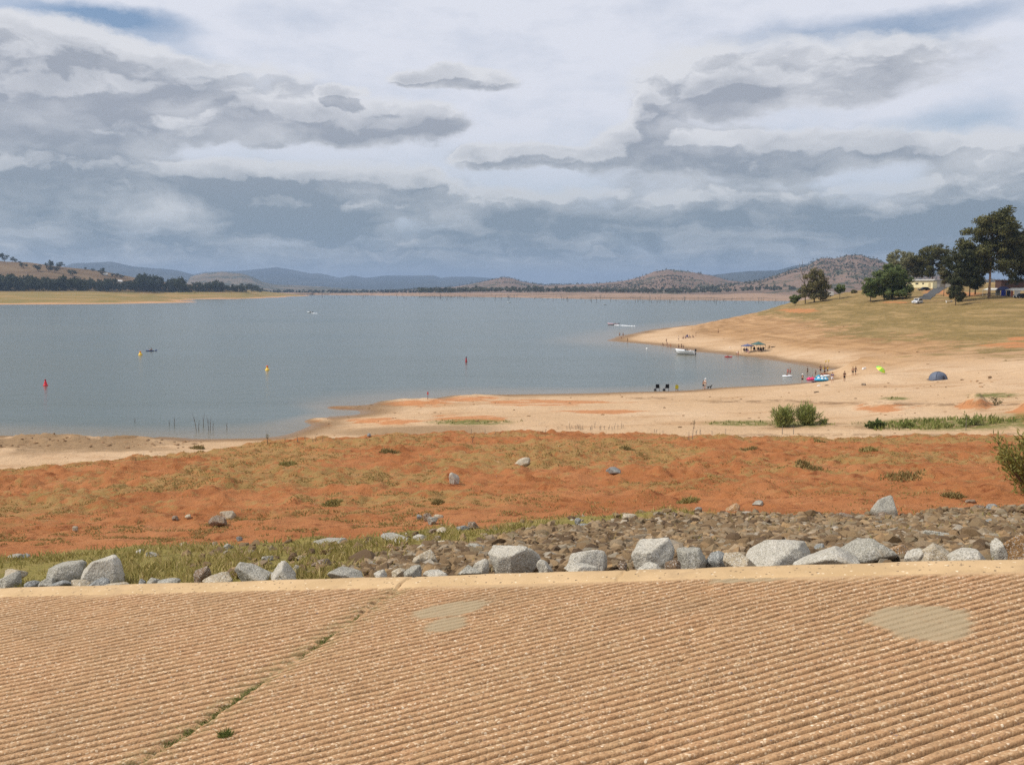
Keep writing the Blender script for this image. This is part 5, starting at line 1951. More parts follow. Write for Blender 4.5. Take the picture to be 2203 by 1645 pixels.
for i, (u, v, h, ln, lb) in enumerate([
    (1482, 946, 24, 0, 'thin grey stake on the sand, leftmost of a pair'), (1490, 944, 27, .05, 'thin grey stake on the sand, right one of a pair'),
    (1683, 934, 20, 0, 'short stake in front of the left feathery bush'), (1707, 934, 20, .03, 'short stake in front of the gap between the feathery bushes'),
    (2078, 925, 30, 0, 'dark post standing in the green strip')]):
    stalk('stake', u, v, h, ln, .8, DEADW, lb, 740 + i)
stalk('sapling', 575, 955, 20, .05, .8, BARK, 'lone thin sapling on the pale sand at the foot of the red bank', 750, 4, 'sapling', leafm=GREYG)
stalk('sapling', 1493, 922, 17, 0, .9, BARK, 'small leafy sapling on the sand left of the feathery bushes', 751, 3, 'sapling', leafm=BROWNG)
stalk('sapling', 1016, 952, 20, .3, .8, BARK, 'dark forked weed on the crest of the red bank', 752, 5, 'weed')
for i in range(46):
    u = random.uniform(1195, 1345) if i < 26 else random.choice([random.uniform(1000, 1190), random.uniform(1345, 1640), random.uniform(590, 700)])
    v = (923 if i < 26 else 934) + random.uniform(-3, 3)
    if 590 < u < 705:
        v = 950
    stalk('dry_weed', u, v, random.uniform(6, 13), random.uniform(-.2, .2), .5, DEADW, 'thin dry weed on the pale sand behind the red bank', 760 + i, 4, 'weed', 'dry weeds along the pale sand')

VV, FF = [], []
off = 0
n = 5200
uu = R.uniform(-20, 2230, n)
vv = R.uniform(640, 1015, n)
cl1 = [rock_shape(980 + k, 1, 5, .08) for k in range(8)]
for i in range(n):
    u, v = uu[i], vv[i]
    a, b, c = ray(u, v)
    heap = u < 450 and v < 975 and v > 936
    spit = 690 < u < 1100 and 845 < v < 900
    drift_l = abs(v - 862) < 4 or abs(v - 855) < 2 or (u > 1500 and abs(v - 936) < 6)
    heap2 = abs(u - 2098) < 34 and abs(v - 866) < 14
    if not (heap or heap2) and R.rand() > (.5 if spit or drift_l else .10):
        continue
    yy_ = depth_at(u, v, 1.0)
    if yy_ < 70 or yy_ > 420:
        continue
    xx_ = yy_ * a / b
    g = float(np.interp(0, [0], [0]))
    VV.append((xx_, yy_, .10 + .22 * R.rand() ** 2.5 + (.12 if heap or heap2 else 0), yy_))
pts_ = np.array(VV)
gz_ = beach_h(pts_[:, 0], pts_[:, 1])
VV = []
for i in range(len(pts_)):
    if gz_[i] < .08:
        continue
    V, F = cl1[i % 8]
    s0 = pts_[i, 2] * np.interp(pts_[i, 1], [90, 300], [.55, 1.1])
    V = V * np.array([R.uniform(.8, 1.6), R.uniform(.8, 1.4), R.uniform(.4, .8)]) * s0 + np.array([pts_[i, 0], pts_[i, 1], gz_[i] + s0 * .15])
    VV.append(V)
    FF.append(F + off)
    off += len(V)
CLODM = flat_mat('earth_clods', (.26, .155, .08, 1), .95, .45, .35)
o = mesh_np('earth_clods', np.concatenate(VV), np.concatenate(FF), CLODM, smooth=False)
tag(o, 'scattered clods, sticks and stones lying on the sand', 'debris', kind='stuff')

# reeds and drowned saplings in the shallows
for i, (u, v, h, ln, lb) in enumerate([
    (364, 915, 12, .05, 'short thin reed stem at the left of the two reed pairs'), (375, 916, 22, .02, 'taller reed stem at the left of the main reed clump'),
    (423, 926, 40, -.22, 'tallest reed stem, leaning left at the edge of the clump'), (427, 925, 22, .1, 'short thick reed stem next to the tallest one'),
    (437, 918, 30, .12, 'pale thin reed stem in the middle of the clump'), (449, 926, 34, -.1, 'reed stem in the right half of the clump'),
    (452, 926, 30, .10, 'reed stem leaning right in the right half of the clump'), (458, 926, 22, .06, 'last reed stem on the right of the clump'),
    (488, 924, 17, .02, 'lone reed stem right of the clump'), (290, 908, 9, .05, 'faint reed stem furthest left in the shallows')]):
    p = lake(u, v)
    k = p[1] / F0
    mb = MB()
    H = h * k
    mb.tube([(0, 0, -.4), (ln * H * .3, 0, H * .4), (ln * H, 0, H)], [.05, .035, .012], 5)
    mb.tube([(ln * H * .3, 0, H * .4), (ln * H * .3 + .12 * (1 if i % 2 else -1), .02, H * .75)], [.025, .008], 4)
    o = mb.build('reed_stem', DEADW)
    o.location = tuple(p)
    tag(o, lb, 'reed')

# ------------------------------------------------------------------ people
def figure_joints(pose):
    J = {}
    if pose in ('stand', 'walk', 'arms'):
        J = dict(pel=(0, 0, .95, .125), spi=(0, .01, 1.13, .115), che=(0, 0, 1.36, .135), nec=(0, 0, 1.50, .055), hd0=(0, -.01, 1.57, .075), hd1=(0, -.015, 1.66, .098), hd2=(0, 0, 1.74, .07))
        st = .16 if pose == 'walk' else .02
        for s, n in ((-1, 'l'), (1, 'r')):
            f = -s * st
            J['sh' + n] = (s * .17, 0, 1.43, .06)
            if pose == 'arms':
                J['el' + n] = (s * .33, -.08, 1.40, .045)
                J['wr' + n] = (s * .36, -.20, 1.62, .034)
                J['ha' + n] = (s * .36, -.22, 1.71, .036)
            else:
                J['el' + n] = (s * .235, .03 + f * .5, 1.15, .045)
                J['wr' + n] = (s * .25, -.06 + f * .9, .92, .034)
                J['ha' + n] = (s * .25, -.08 + f * 1.0, .83, .036)
            J['hi' + n] = (s * .10, 0, .88, .092)
            J['kn' + n] = (s * .11, -.02 - f * .9, .49, .062)
            J['an' + n] = (s * .115, .03 - f * 1.3, .085, .042)
            J['to' + n] = (s * .13, -.12 - f * 1.3, .03, .034)
    elif pose == 'bend':
        J = dict(pel=(0, .12, .93, .125), spi=(0, .0, 1.06, .115), che=(0, -.22, 1.16, .135), nec=(0, -.36, 1.18, .055), hd0=(0, -.42, 1.18, .075), hd1=(0, -.50, 1.19, .098), hd2=(0, -.56, 1.22, .07))
        for s, n in ((-1, 'l'), (1, 'r')):
            J['sh' + n] = (s * .17, -.28, 1.15, .06)
            J['el' + n] = (s * .20, -.36, .88, .045)
            J['wr' + n] = (s * .17, -.48, .66, .034)
            J['ha' + n] = (s * .16, -.50, .58, .036)
            J['hi' + n] = (s * .10, .10, .87, .092)
            J['kn' + n] = (s * .12, -.02, .48, .062)
            J['an' + n] = (s * .13, .03, .085, .042)
            J['to' + n] = (s * .14, -.12, .03, .034)
    else:
        zz = .45 if pose == 'chair' else .12
        J = dict(pel=(0, 0, zz, .13), spi=(0, .06, zz + .18, .12), che=(0, .08, zz + .40, .135), nec=(0, .06, zz + .54, .055), hd0=(0, .05, zz + .61, .075), hd1=(0, .04, zz + .70, .098), hd2=(0, .05, zz + .78, .07))
        for s, n in ((-1, 'l'), (1, 'r')):
            J['sh' + n] = (s * .17, .08, zz + .46, .06)
            J['el' + n] = (s * .24, -.06, zz + .22, .045)
            J['wr' + n] = (s * .20, -.28, zz + .18, .034)
            J['ha' + n] = (s * .18, -.35, zz + .17, .036)
            J['hi' + n] = (s * .10, -.04, zz, .092)
            if pose == 'chair':
                J['kn' + n] = (s * .13, -.44, .47, .062)
                J['an' + n] = (s * .13, -.46, .085, .042)
                J['to' + n] = (s * .14, -.60, .03, .034)
            else:
                J['kn' + n] = (s * .15, -.40, .42, .062)
                J['an' + n] = (s * .14, -.62, .085, .042)
                J['to' + n] = (s * .15, -.76, .03, .034)
    return J


BODY_E = [('pel', 'spi'), ('spi', 'che'), ('che', 'nec'), ('nec', 'hd0'), ('hd0', 'hd1'), ('hd1', 'hd2')]
for n in 'lr':
    BODY_E += [('che', 'sh' + n), ('sh' + n, 'el' + n), ('el' + n, 'wr' + n), ('wr' + n, 'ha' + n), ('pel', 'hi' + n), ('hi' + n, 'kn' + n), ('kn' + n, 'an' + n), ('an' + n, 'to' + n)]
TOP_E = [('spi', 'che'), ('che', 'shl'), ('che', 'shr'), ('shl', 'ell'), ('shr', 'elr')]
LEG_E = [('spi', 'pel'), ('pel', 'hil'), ('pel', 'hir'), ('hil', 'knl'), ('hir', 'knr')]


def skin_mesh(name, J, E, grow=0.0, root='pel', shorten=None):
    keys = []
    for a, b in E:
        for q in (a, b):
            if q not in keys:
                keys.append(q)
    co, rad = [], []
    for q in keys:
        c = np.array(J[q][:3])
        if shorten and q in shorten:
            pq, f = shorten[q]
            c = np.array(J[pq][:3]) * (1 - f) + c * f
        co.append(tuple(c))
        rad.append(J[q][3] + grow)
    me = bpy.data.meshes.new(name)
    me.from_pydata(co, [(keys.index(a), keys.index(b)) for a, b in E], [])
    o = bpy.data.objects.new(name, me)
    COL.objects.link(o)
    md = o.modifiers.new('skin', 'SKIN')
    md.use_smooth_shade = True
    for i, sv in enumerate(me.skin_vertices[0].data):
        sv.radius = (rad[i], rad[i] * .85)
        sv.use_root = keys[i] == root
    s2 = o.modifiers.new('sub', 'SUBSURF')
    s2.levels = 1
    dg = bpy.context.evaluated_depsgraph_get()
    m2 = bpy.data.meshes.new_from_object(o.evaluated_get(dg))
    m2.name = name
    bpy.data.objects.remove(o)
    return m2


SKINS = {'f': flat_mat('skin_light', (.52, .30, .20, 1), .6, .06), 't': flat_mat('skin_tan', (.36, .19, .115, 1), .6, .06)}
HAIRS = {'d': flat_mat('hair_dark', (.03, .022, .016, 1), .6, .2), 'b': flat_mat('hair_brown', (.10, .06, .03, 1), .6, .2), 'y': flat_mat('hair_fair', (.35, .25, .12, 1), .6, .2)}
POSE = {}


def pose_meshes(pose):
    if pose not in POSE:
        J = figure_joints(pose)
        body = skin_mesh('body', J, BODY_E)
        top = skin_mesh('shirt', J, TOP_E, .018, 'che', {'ell': ('shl', .75), 'elr': ('shr', .75)})
        bot = skin_mesh('shorts', J, LEG_E, .020, 'pel', {'spi': ('pel', .5), 'knl': ('hil', .85), 'knr': ('hir', .85)})
        V, F = ICO[2]
        hp_ = np.array(J['hd1'][:3])
        k = V[:, 2] > -.35
        keepf = [f for f in F if k[f].all()]
        hm = MB().add([tuple(v * np.array([.112, .122, .118]) + hp_ + np.array([0, .022, .02])) for v in V], [tuple(f) for f in keepf])
        ho = hm.build('hair', None, None, True)
        hair = ho.data
        bpy.data.objects.remove(ho)
        hat = MB().lathe([(.19, 0), (.19, .012), (.11, .02), (.10, .10), (.05, .12)], 12, tuple(hp_ + np.array([0, 0, .05])))
        ho = hat.build('hat', None, None, True)
        hatm = ho.data
        bpy.data.objects.remove(ho)
        for me in (body, top, bot, hair, hatm):
            me.materials.clear()
            me.materials.append(None)
        POSE[pose] = (body, top, bot, hair, hatm)
    return POSE[pose]


def person(p, pose, label, skin='f', top=None, bottom=(40, 45, 60), hair='d', hat=None, face=0.0, s=1.0, group=None, sink=0.0):
    body, tp, bt, hr, ht = pose_meshes(pose)
    root = empty('person', (p[0], p[1], p[2] - sink), face, label, 'person', group, s)

    def part(nm, me, mat):
        o = bpy.data.objects.new(nm, me)
        link(o, root)
        o.material_slots[0].link = 'OBJECT'
        o.material_slots[0].material = mat
    part('body', body, SKINS[skin])
    if top:
        part('shirt', tp, paint(*top, .8, name='cloth'))
    if bottom:
        part('shorts', bt, paint(*bottom, .8, name='cloth'))
    if hat:
        part('hat', ht, paint(*hat, .8, name='cloth'))
    else:
        part('hair', hr, HAIRS[hair])
    return root


BLK, WHT, NAVY, RED_, PNK, YEL, BLU, GRY = (22, 22, 26), (235, 235, 232), (28, 36, 66), (190, 40, 45), (225, 70, 120), (235, 215, 40), (60, 90, 160), (110, 110, 115)
PEOPLE = [
    (1333, 725, 'stand', dict(top=BLK, bottom=BLK, face=2.6), 'person all in black standing at the very tip of the sandy point'),
    (1340.5, 725, 'stand', dict(top=(40, 40, 60), bottom=BLK, face=2.9, s=.95), 'person in dark clothes next to the one in black at the tip of the point'),
    (1336.5, 728, 'sit', dict(top=(120, 90, 50), bottom=BLK, hair='y'), 'person sitting on the sand near the tip of the point'),
    (1350, 737.5, 'stand', dict(top=(60, 50, 40), bottom=(90, 70, 40), skin='t', hair='y', face=1.2), 'person with fair hair standing at the water edge near the tip of the point'),
    (1426, 743, 'sit', dict(top=BLK, bottom=BLK, face=1.0), 'dark figure crouched at the water edge left of the group of children'),
    (1433.5, 737, 'stand', dict(top=None, bottom=(70, 60, 60), skin='t', s=.8, face=.5), 'bare chested child standing on the sand above the crouched figure'),
    (1435, 742, 'sit', dict(top=(200, 170, 150), bottom=(90, 50, 50), face=.3), 'person in a pale shirt sitting at the water edge left of the white boat'),
    (1437, 747.5, 'bend', dict(top=None, bottom=(120, 60, 50), skin='f', s=.75, face=1.8, sink=.2), 'child bending down in the shallows left of the white boat'),
    (1443, 747, 'stand', dict(top=(200, 120, 60), bottom=(190, 110, 60), skin='t', s=.72, face=-.6, sink=.1), 'small child in orange standing in the shallows left of the white boat'),
    (1460, 734, 'stand', dict(top=WHT, bottom=BLK, face=1.4), 'person in a white shirt and dark shorts walking on the point behind the white boat'),
    (1470, 728.5, 'sit', dict(top=BLK, bottom=BLK, face=-.8), 'person in black sitting at the left of the seated group on the point'),
    (1474.5, 728, 'sit', dict(top=(50, 60, 130), bottom=NAVY, face=-.2), 'person in blue sitting in the middle of the seated group on the point'),
    (1479, 727, 'chair', dict(top=(225, 230, 240), bottom=(80, 100, 160), face=.3), 'person in white on a camp chair in the seated group on the point'),
    (1484, 726.5, 'sit', dict(top=(70, 90, 110), bottom=GRY, face=.8), 'person in grey-blue sitting at the right of the seated group on the point'),
    (1490.5, 726, 'sit', dict(top=(70, 110, 90), bottom=BLK, face=.5), 'person in green sitting apart on the right of the seated group'),
    (1496.5, 723.5, 'stand', dict(top=(240, 225, 190), bottom=(225, 205, 160), hair='y', face=.2), 'person in cream clothes standing behind the seated group on the point'),
    (1545, 718.5, 'walk', dict(top=BLK, bottom=(60, 40, 30), face=1.5), 'lone person in dark clothes walking high on the sandy point'),
    (1460, 749.5, 'stand', dict(top=None, bottom=(60, 50, 50), skin='t', s=.85, sink=.1), 'bare chested person at the water edge, left of three behind the white boat'),
    (1466, 750, 'stand', dict(top=BLK, bottom=BLK, s=.95, sink=.1), 'person in black, middle of three at the water edge behind the white boat'),
    (1470, 750.5, 'stand', dict(top=(50, 60, 50), bottom=BLK, s=.75, sink=.1), 'short person in dark green, right of three behind the white boat'),
    (1584, 765, 'bend', dict(top=WHT, bottom=BLK, face=1.3, sink=.15), 'person in a white shirt bending over at the water edge by the red kayak'),
    (1588, 766, 'stand', dict(top=(60, 40, 40), bottom=(160, 50, 45), face=-1.2, s=.92, sink=.15), 'person in red shorts standing right of the one bending by the red kayak'),
    (1602, 757.5, 'chair', dict(top=BLK, bottom=BLK, face=.9), 'person in black seated at the left post of the two shade canopies'),
    (1607, 757.5, 'chair', dict(top=(90, 70, 130), bottom=(70, 60, 110), face=.2), 'person in purple seated under the blue-grey canopy'),
    (1610, 759.5, 'sit', dict(top=(120, 90, 140), bottom=(210, 190, 200), face=-.3), 'person in lilac sitting on the sand in front of the blue-grey canopy'),
    (1616, 755, 'stand', dict(top=(230, 215, 150), bottom=(220, 200, 140), hair='y', face=-.4), 'person in pale yellow standing between the two canopies'),
    (1623, 755, 'chair', dict(top=BLK, bottom=BLK, face=.1), 'person in black seated under the left half of the green canopy'),
    (1631, 755.5, 'chair', dict(top=(30, 35, 35), bottom=BLK, face=-.3), 'person in charcoal seated in the middle under the green canopy'),
    (1636, 756, 'chair', dict(top=(120, 60, 50), bottom=BLK, face=-.6), 'person in a brick red top seated under the right half of the green canopy'),
    (1641, 755, 'chair', dict(top=(40, 45, 40), bottom=BLK, face=-1.0, skin='t'), 'person in dark green seated at the right edge of the green canopy'),
    (1695, 800.5, 'stand', dict(top=(215, 90, 95), bottom=RED_, s=.8, sink=.55), 'child in pinkish red wading behind the small white dinghy, left of two'),
    (1700, 800.5, 'stand', dict(top=None, bottom=RED_, s=.85, sink=.55, hair='b'), 'bare chested child in red shorts wading behind the dinghy, right of two'),
    (1737, 801.5, 'stand', dict(top=BLK, bottom=BLK, s=.95, sink=.45, face=.8), 'person in a black swimsuit wading in the end of the cove'),
    (1765, 802.5, 'stand', dict(top=BLK, bottom=(40, 40, 50), face=.3, sink=.1, s=1.05), 'tall person in black standing at the water edge behind the inflatables'),
    (1774, 806, 'arms', dict(top=(80, 40, 25), bottom=(60, 30, 25), skin='t', face=.4), 'person in brown holding up a yellow paddle by the red kayak in the cove'),
    (1780, 803, 'arms', dict(top=(160, 70, 40), bottom=(90, 40, 30), skin='t', face=-.3, s=.85), 'child in rust orange holding up a yellow paddle by the red kayak in the cove'),
    (1726, 823.5, 'stand', dict(top=BLK, bottom=BLK, hat=(235, 235, 230), face=2.5, s=.98), 'person in black with a white cap standing in the shallows left of the pink float'),
    (1754.5, 805, 'stand', dict(top=(60, 60, 70), bottom=BLK, s=.75, sink=.4), 'child in dark grey wading behind the pink float'),
    (1790.5, 823, 'walk', dict(top=(60, 75, 130), bottom=(210, 215, 225), face=-.4), 'person in a blue top and white shorts walking right of the blue and white float'),
    (1816.5, 820.5, 'stand', dict(top=(45, 30, 30), bottom=(35, 25, 25), skin='t', face=.2), 'person in dark brown standing alone on the sand right of the floats'),
    (1834.5, 808, 'stand', dict(top=None, bottom=(30, 30, 34), skin='t', face=-.3), 'bare chested person in black shorts, left of a pair walking towards the umbrella'),
    (1840.5, 807, 'walk', dict(top=(60, 50, 55), bottom=BLK, skin='t', face=.4), 'person in dark clothes, right of a pair walking towards the umbrella'),
    (1517, 837, 'stand', dict(top=(225, 215, 205), bottom=(200, 185, 170), hat=WHT, face=2.2, s=1.08), 'person in pale clothes and a white hat standing by the black dog'),
    (1513.3, 837, 'stand', dict(top=(50, 35, 35), bottom=BLK, face=2.6, s=.92, hair='b'), 'shorter person in dark clothes beside the one with the white hat'),
]
for (u, v, pose, kw, lb) in PEOPLE:
    p = place(u, v)
    person(p, pose, lb, **kw)
# person in yellow on a low camp chair
pY = place(1456, 840)
person(pY + np.array([0, 0, -.1]), 'chair', 'person in a bright yellow top seated at the near shore, back to the camera', top=YEL, bottom=(210, 190, 60), face=3.0)

# ------------------------------------------------------------------ camp and beach things
def camp_chair(p, face, col, label, s=1.0):
    root = empty('camp_chair', p, face, label, 'chair', None, s)
    cm = paint(*col, .8)
    fr = paint(60, 60, 64, .4)
    MB().box((0, 0, .42), (.55, .50, .05)).build('seat', cm, root)
    MB().box((0, .27, .72), (.56, .05, .62), rx=-.18).build('backrest', cm, root)
    for sx in (-1, 1):
        MB().box((sx * .31, -.02, .62), (.06, .50, .03)).build('armrest', cm, root)
        for sy in (-1, 1):
            MB().tube([(sx * .28, sy * .24, 0), (sx * .27, -sy * .05, .42)], .018, 5).build('leg', fr, root)
    return root


camp_chair(place(1414.8, 840), 2.9, (20, 20, 24), 'black camp chair at the near shore, left one of two', 1.15)
camp_chair(place(1434.7, 840), 3.2, (20, 20, 24), 'black camp chair at the near shore, right one of two', 1.15)
camp_chair(pY, 3.0, (200, 190, 60), 'low yellow camp chair under the person in yellow at the near shore', 1.0)
for (u, v, lb) in ((1409.5, 840, 'small dark bag left of the first black camp chair'), (1428.5, 840, 'small grey bag left of the second black camp chair')):
    p = place(u, v)
    mb = MB().box((0, 0, .16), (.42, .28, .32), .3, .8).tube([(-.12, 0, .32), (-.08, 0, .44), (.08, 0, .44), (.12, 0, .32)], .015, 5)
    o = mb.build('bag', paint(45, 48, 60, .8))
    o.location = tuple(p)
    tag(o, lb, 'bag')

for (u, v, f, c, lb) in ((1602, 758, .9, (25, 25, 40), 'dark folding chair at the left post of the canopies'), (1607, 758, .2, (70, 50, 110), 'purple folding chair under the blue-grey canopy'),
                         (1623, 755.5, .1, (22, 24, 26), 'black folding chair under the left half of the green canopy'), (1631, 756, -.3, (24, 30, 28), 'charcoal folding chair in the middle under the green canopy'),
                         (1636, 756.5, -.6, (30, 30, 34), 'dark folding chair under the right half of the green canopy'), (1641, 755.5, -1.0, (28, 34, 30), 'dark green folding chair at the right edge of the canopy'),
                         (1653, 752, -1.2, (110, 85, 60), 'empty brown lounge chair right of the canopies'), (1479, 727.4, .3, (60, 70, 130), 'blue camp chair in the seated group on the point')):
    camp_chair(place(u, v), f, c, lb, 1.05)


def canopy(p, rz, W, H, peak, col, label):
    root = empty('shade_canopy', p, rz, label, 'canopy')
    mb = MB()
    h = W / 2
    n = 8
    vs, fs = [], []
    for i in range(n + 1):
        for j in range(n + 1):
            x, y = -h + W * i / n, -h + W * j / n
            d = max(abs(x), abs(y)) / h
            z = H + (peak - H) * (1 - d) ** 1.15
            vs.append((x, y, z))
    for i in range(n):
        for j in range(n):
            a = i * (n + 1) + j
            fs.append((a, a + n + 1, a + n + 2, a + 1))
    mb.add(vs, fs)
    for sx, sy, lx, ly in ((0, -1, W, .02), (0, 1, W, .02), (-1, 0, .02, W), (1, 0, .02, W)):
        mb.box((sx * (h + .012), sy * (h + .012), H - .1), (lx, ly, .2))
    mb.build('roof', paint(*col, .7), root)
    for sx in (-1, 1):
        for sy in (-1, 1):
            MB().tube([(sx * (h - .03), sy * (h - .03), 0), (sx * (h - .03), sy * (h - .03), H + .02)], .035, 6).build('leg', paint(70, 70, 75, .4), root)
    return root


pa = place(1608, 757.5)
canopy(pa, .35, 2.55, 1.85, 2.35, (92, 98, 130), 'blue-grey shade canopy on thin legs, left one of two')
pb = place(1631, 755.5)
canopy(pb, .28, 2.9, 2.0, 2.75, (72, 102, 98), 'grey-green shade canopy on thin legs, right one of two')


def solid(name, mb, mat, p, rz, label, cat, s=1.0, smooth=False):
    o = mb.build(name, mat, None, smooth)
    o.location = tuple(p)
    o.rotation_euler = (0, 0, rz)
    o.scale = (s, s, s)
    return tag(o, label, cat)


solid('bucket', MB().lathe([(.13, 0), (.17, .34), (.18, .35), (.15, .33), (.12, .05)], 12), paint(240, 225, 205), place(1570, 749), 0, 'small white bucket on the sand left of the canopies', 'bucket', 1.4)
solid('log', MB().tube([(-.7, 0, .12), (0, .05, .16), (.7, 0, .1)], [.12, .15, .07], 7).tube([(.2, 0, .2), (.9, .1, .35)], [.05, .02], 5), BARK, place(1663, 747), .2, 'short dark log on the sand right of the lounge chair', 'log')
solid('log', MB().tube([(-.35, 0, .05), (.1, .03, .07), (.4, 0, .05)], [.06, .07, .03], 6), BARK, place(1778.6, 829.5), .1, 'brown stick on the sand below the blue and white float', 'stick')
solid('towel', MB().box((0, 0, .05), (.55, .3, .1), .3, .8).box((.1, .05, .12), (.3, .2, .07), .5, .7), paint(238, 236, 230), place(1761.5, 830), 0, 'crumpled white towel on the sand below the blue and white float', 'towel')
solid('beach_bag', MB().box((0, 0, .18), (.75, .36, .36), .4, .7).box((.25, .1, .36), (.3, .25, .12), .1, .7), paint(225, 220, 214), place(1859, 794.5), 0, 'white bag lying on the sand left of the umbrella', 'bag', 1.1)
solid('driftwood', MB().tube([(-.5, 0, .04), (.1, .05, .1), (.5, .1, .05)], [.07, .08, .03], 6).tube([(0, 0, .08), (.2, -.2, .25)], [.04, .015], 5), BARK, place(1757, 844), .4, 'small brown driftwood on the sand in front of the cove', 'driftwood')

# dome tent
def dome_tent(p, rz, label):
    root = empty('dome_tent', p, rz, label, 'tent')
    W, D, H = 2.75, 2.2, 1.38
    n, m_ = 24, 12
    vs, fs = [], []
    for j in range(m_ + 1):
        f = j / m_
        for i in range(n):
            t_ = 2 * math.pi * i / n
            c, s = math.cos(t_), math.sin(t_)
            k = (abs(c) ** 3.2 + abs(s) ** 3.2) ** (-1 / 3.2)
            r = math.cos(f * math.pi / 2) ** .82
            sag = 1 - .055 * math.sin(f * math.pi) * (1 - abs(math.sin(2 * t_)))
            vs.append((c * k * W / 2 * r * sag, s * k * D / 2 * r * sag, H * math.sin(f * math.pi / 2)))
    for j in range(m_):
        for i in range(n):
            fs.append((j * n + i, j * n + (i + 1) % n, (j + 1) * n + (i + 1) % n, (j + 1) * n + i))
    MB().add(vs, fs).build('flysheet', paint(96, 104, 120, .6), root, True)
    mb = MB()
    for t0 in (math.pi / 4, 3 * math.pi / 4):
        pts = []
        for i in range(17):
            a = math.pi * i / 16
            k = 2 ** (.5 - 1 / 3.2) * .99
            r = abs(math.cos(a)) ** .82 * (1 if math.cos(a) > 0 else -1)
            pts.append((math.cos(t0) * r * k * W / 2 * 1.02, math.sin(t0) * r * k * D / 2 * 1.02, H * math.sin(a) + .015))
        mb.tube(pts, .02, 5)
    mb.build('poles', paint(50, 54, 66, .4), root)
    MB().prism([(-.02, .05), (.5, .05), (.36, .62), (.12, .85), (.0, .8)], -1.10, -1.02).build('door', paint(64, 70, 84, .6), root)
    MB().box((0, 0, .06), (W * .97, D * .97, .1)).build('groundsheet', paint(44, 48, 66, .6), root)
    MB().lathe([(.34, 0), (.30, .06), (.02, .10)], 10, (0, 0, H - .03)).build('vent_cap', paint(58, 64, 78, .6), root)
    return root


dome_tent(place(2018, 817.5), .25, 'grey dome tent alone on the sand')

# tilted beach umbrella
def beach_umbrella(p, label):
    root = empty('beach_umbrella', p, 0, label, 'umbrella')
    ax = Vector((.42, -.45, .78)).normalized()
    tx = Vector((1, 0, 0)).cross(ax).normalized()
    ty = ax.cross(tx)
    R_, n = .92, 8
    top = Vector((.15, -.1, 1.08))
    cols = [(205, 225, 60), (110, 190, 85), (235, 240, 90), (150, 205, 70)]
    for i in range(n):
        vs, fs = [], []
        for j in range(5):
            f = j / 4
            for e in range(4):
                t_ = 2 * math.pi * (i + e / 3) / n
                rr = R_ * math.sin(f * 1.15) / math.sin(1.15)
                dz = -.42 * (1 - math.cos(f * 1.15)) / (1 - math.cos(1.15))
                vs.append(top + tx * math.cos(t_) * rr + ty * math.sin(t_) * rr + ax * dz)
        for j in range(4):
            for e in range(3):
                fs.append((j * 4 + e, j * 4 + e + 1, (j + 1) * 4 + e + 1, (j + 1) * 4 + e))
        o = MB().add(vs, fs).build('panel', paint(*cols[i % 4], .6), root, True)
    MB().tube([top + ax * .1, top - ax * 1.15], .02, 6).build('pole', paint(200, 200, 200, .4), root)
    return root


beach_umbrella(place(1895, 804), 'lime green and yellow beach umbrella tipped over on the sand')

# dog
def dog(p, rz, label):
    J = dict(a=(-.38, 0, .50, .10), b=(-.1, 0, .50, .115), c=(.25, 0, .52, .135), n=(.42, 0, .62, .075), h=(.50, 0, .72, .075), m=(.66, 0, .69, .04), t0=(-.48, 0, .55, .03), t1=(-.68, 0, .66, .018))
    E = [('a', 'b'), ('b', 'c'), ('c', 'n'), ('n', 'h'), ('h', 'm'), ('a', 't0'), ('t0', 't1')]
    for s, q in ((-1, 'l'), (1, 'r')):
        J.update({'f0' + q: (.26, s * .10, .40, .06), 'f1' + q: (.25, s * .10, .20, .035), 'f2' + q: (.27, s * .10, .03, .035),
                  'k0' + q: (-.36, s * .10, .40, .075), 'k1' + q: (-.28, s * .10, .26, .05), 'k2' + q: (-.46, s * .10, .16, .032), 'k3' + q: (-.42, s * .10, .03, .034),
                  'e' + q: (.47, s * .07, .82, .022)})
        E += [('c', 'f0' + q), ('f0' + q, 'f1' + q), ('f1' + q, 'f2' + q), ('a', 'k0' + q), ('k0' + q, 'k1' + q), ('k1' + q, 'k2' + q), ('k2' + q, 'k3' + q), ('h', 'e' + q)]
    me = skin_mesh('dog', J, E, 0, 'b')
    me.materials.clear()
    me.materials.append(flat_mat('black_fur', (.018, .016, .015, 1), .7, .3))
    o = bpy.data.objects.new('dog', me)
    o.location = tuple(p)
    o.rotation_euler = (0, 0, rz)
    link(o)
    return tag(o, label, 'dog')


dog(place(1526.5, 837.5), .5, 'black dog standing at the near shore beside the person in the white hat')


# ------------------------------------------------------------------ boats, kayaks and floats
def hull(L, W, H, n=14, bow=1.6, stern=.85, sheer=.25, rocker=.0):
    vs, fs = [], []
    for i in range(n + 1):
        t_ = i / n                       # 0 bow, 1 stern
        w = W / 2 * (1 - (1 - min(t_ / .45, 1)) ** 2) ** .6 if t_ < .45 else W / 2 * (1 - (1 - stern) * ((t_ - .45) / .55) ** 2)
        w = max(w, .012 * W)
        x = -L / 2 + L * t_
        zd = H * (1 + sheer * (1 - t_) ** 2)
        zk = H * .75 * (1 - min(t_ / .3, 1)) ** 2 + rocker * H * abs(t_ - .5) ** 2
        vs += [(x, -w, zd), (x, -w * .82, zk + (zd - zk) * .35), (x, 0, zk - .12 * H), (x, w * .82, zk + (zd - zk) * .35), (x, w, zd)]
    for i in range(n):
        for k in range(4):
            a = i * 5 + k
            fs.append((a, a + 1, a + 6, a + 5))
    fs.append(tuple(n * 5 + k for k in range(5))[::-1])
    fs.append((0, 1, 2, 3, 4))
    return vs, fs


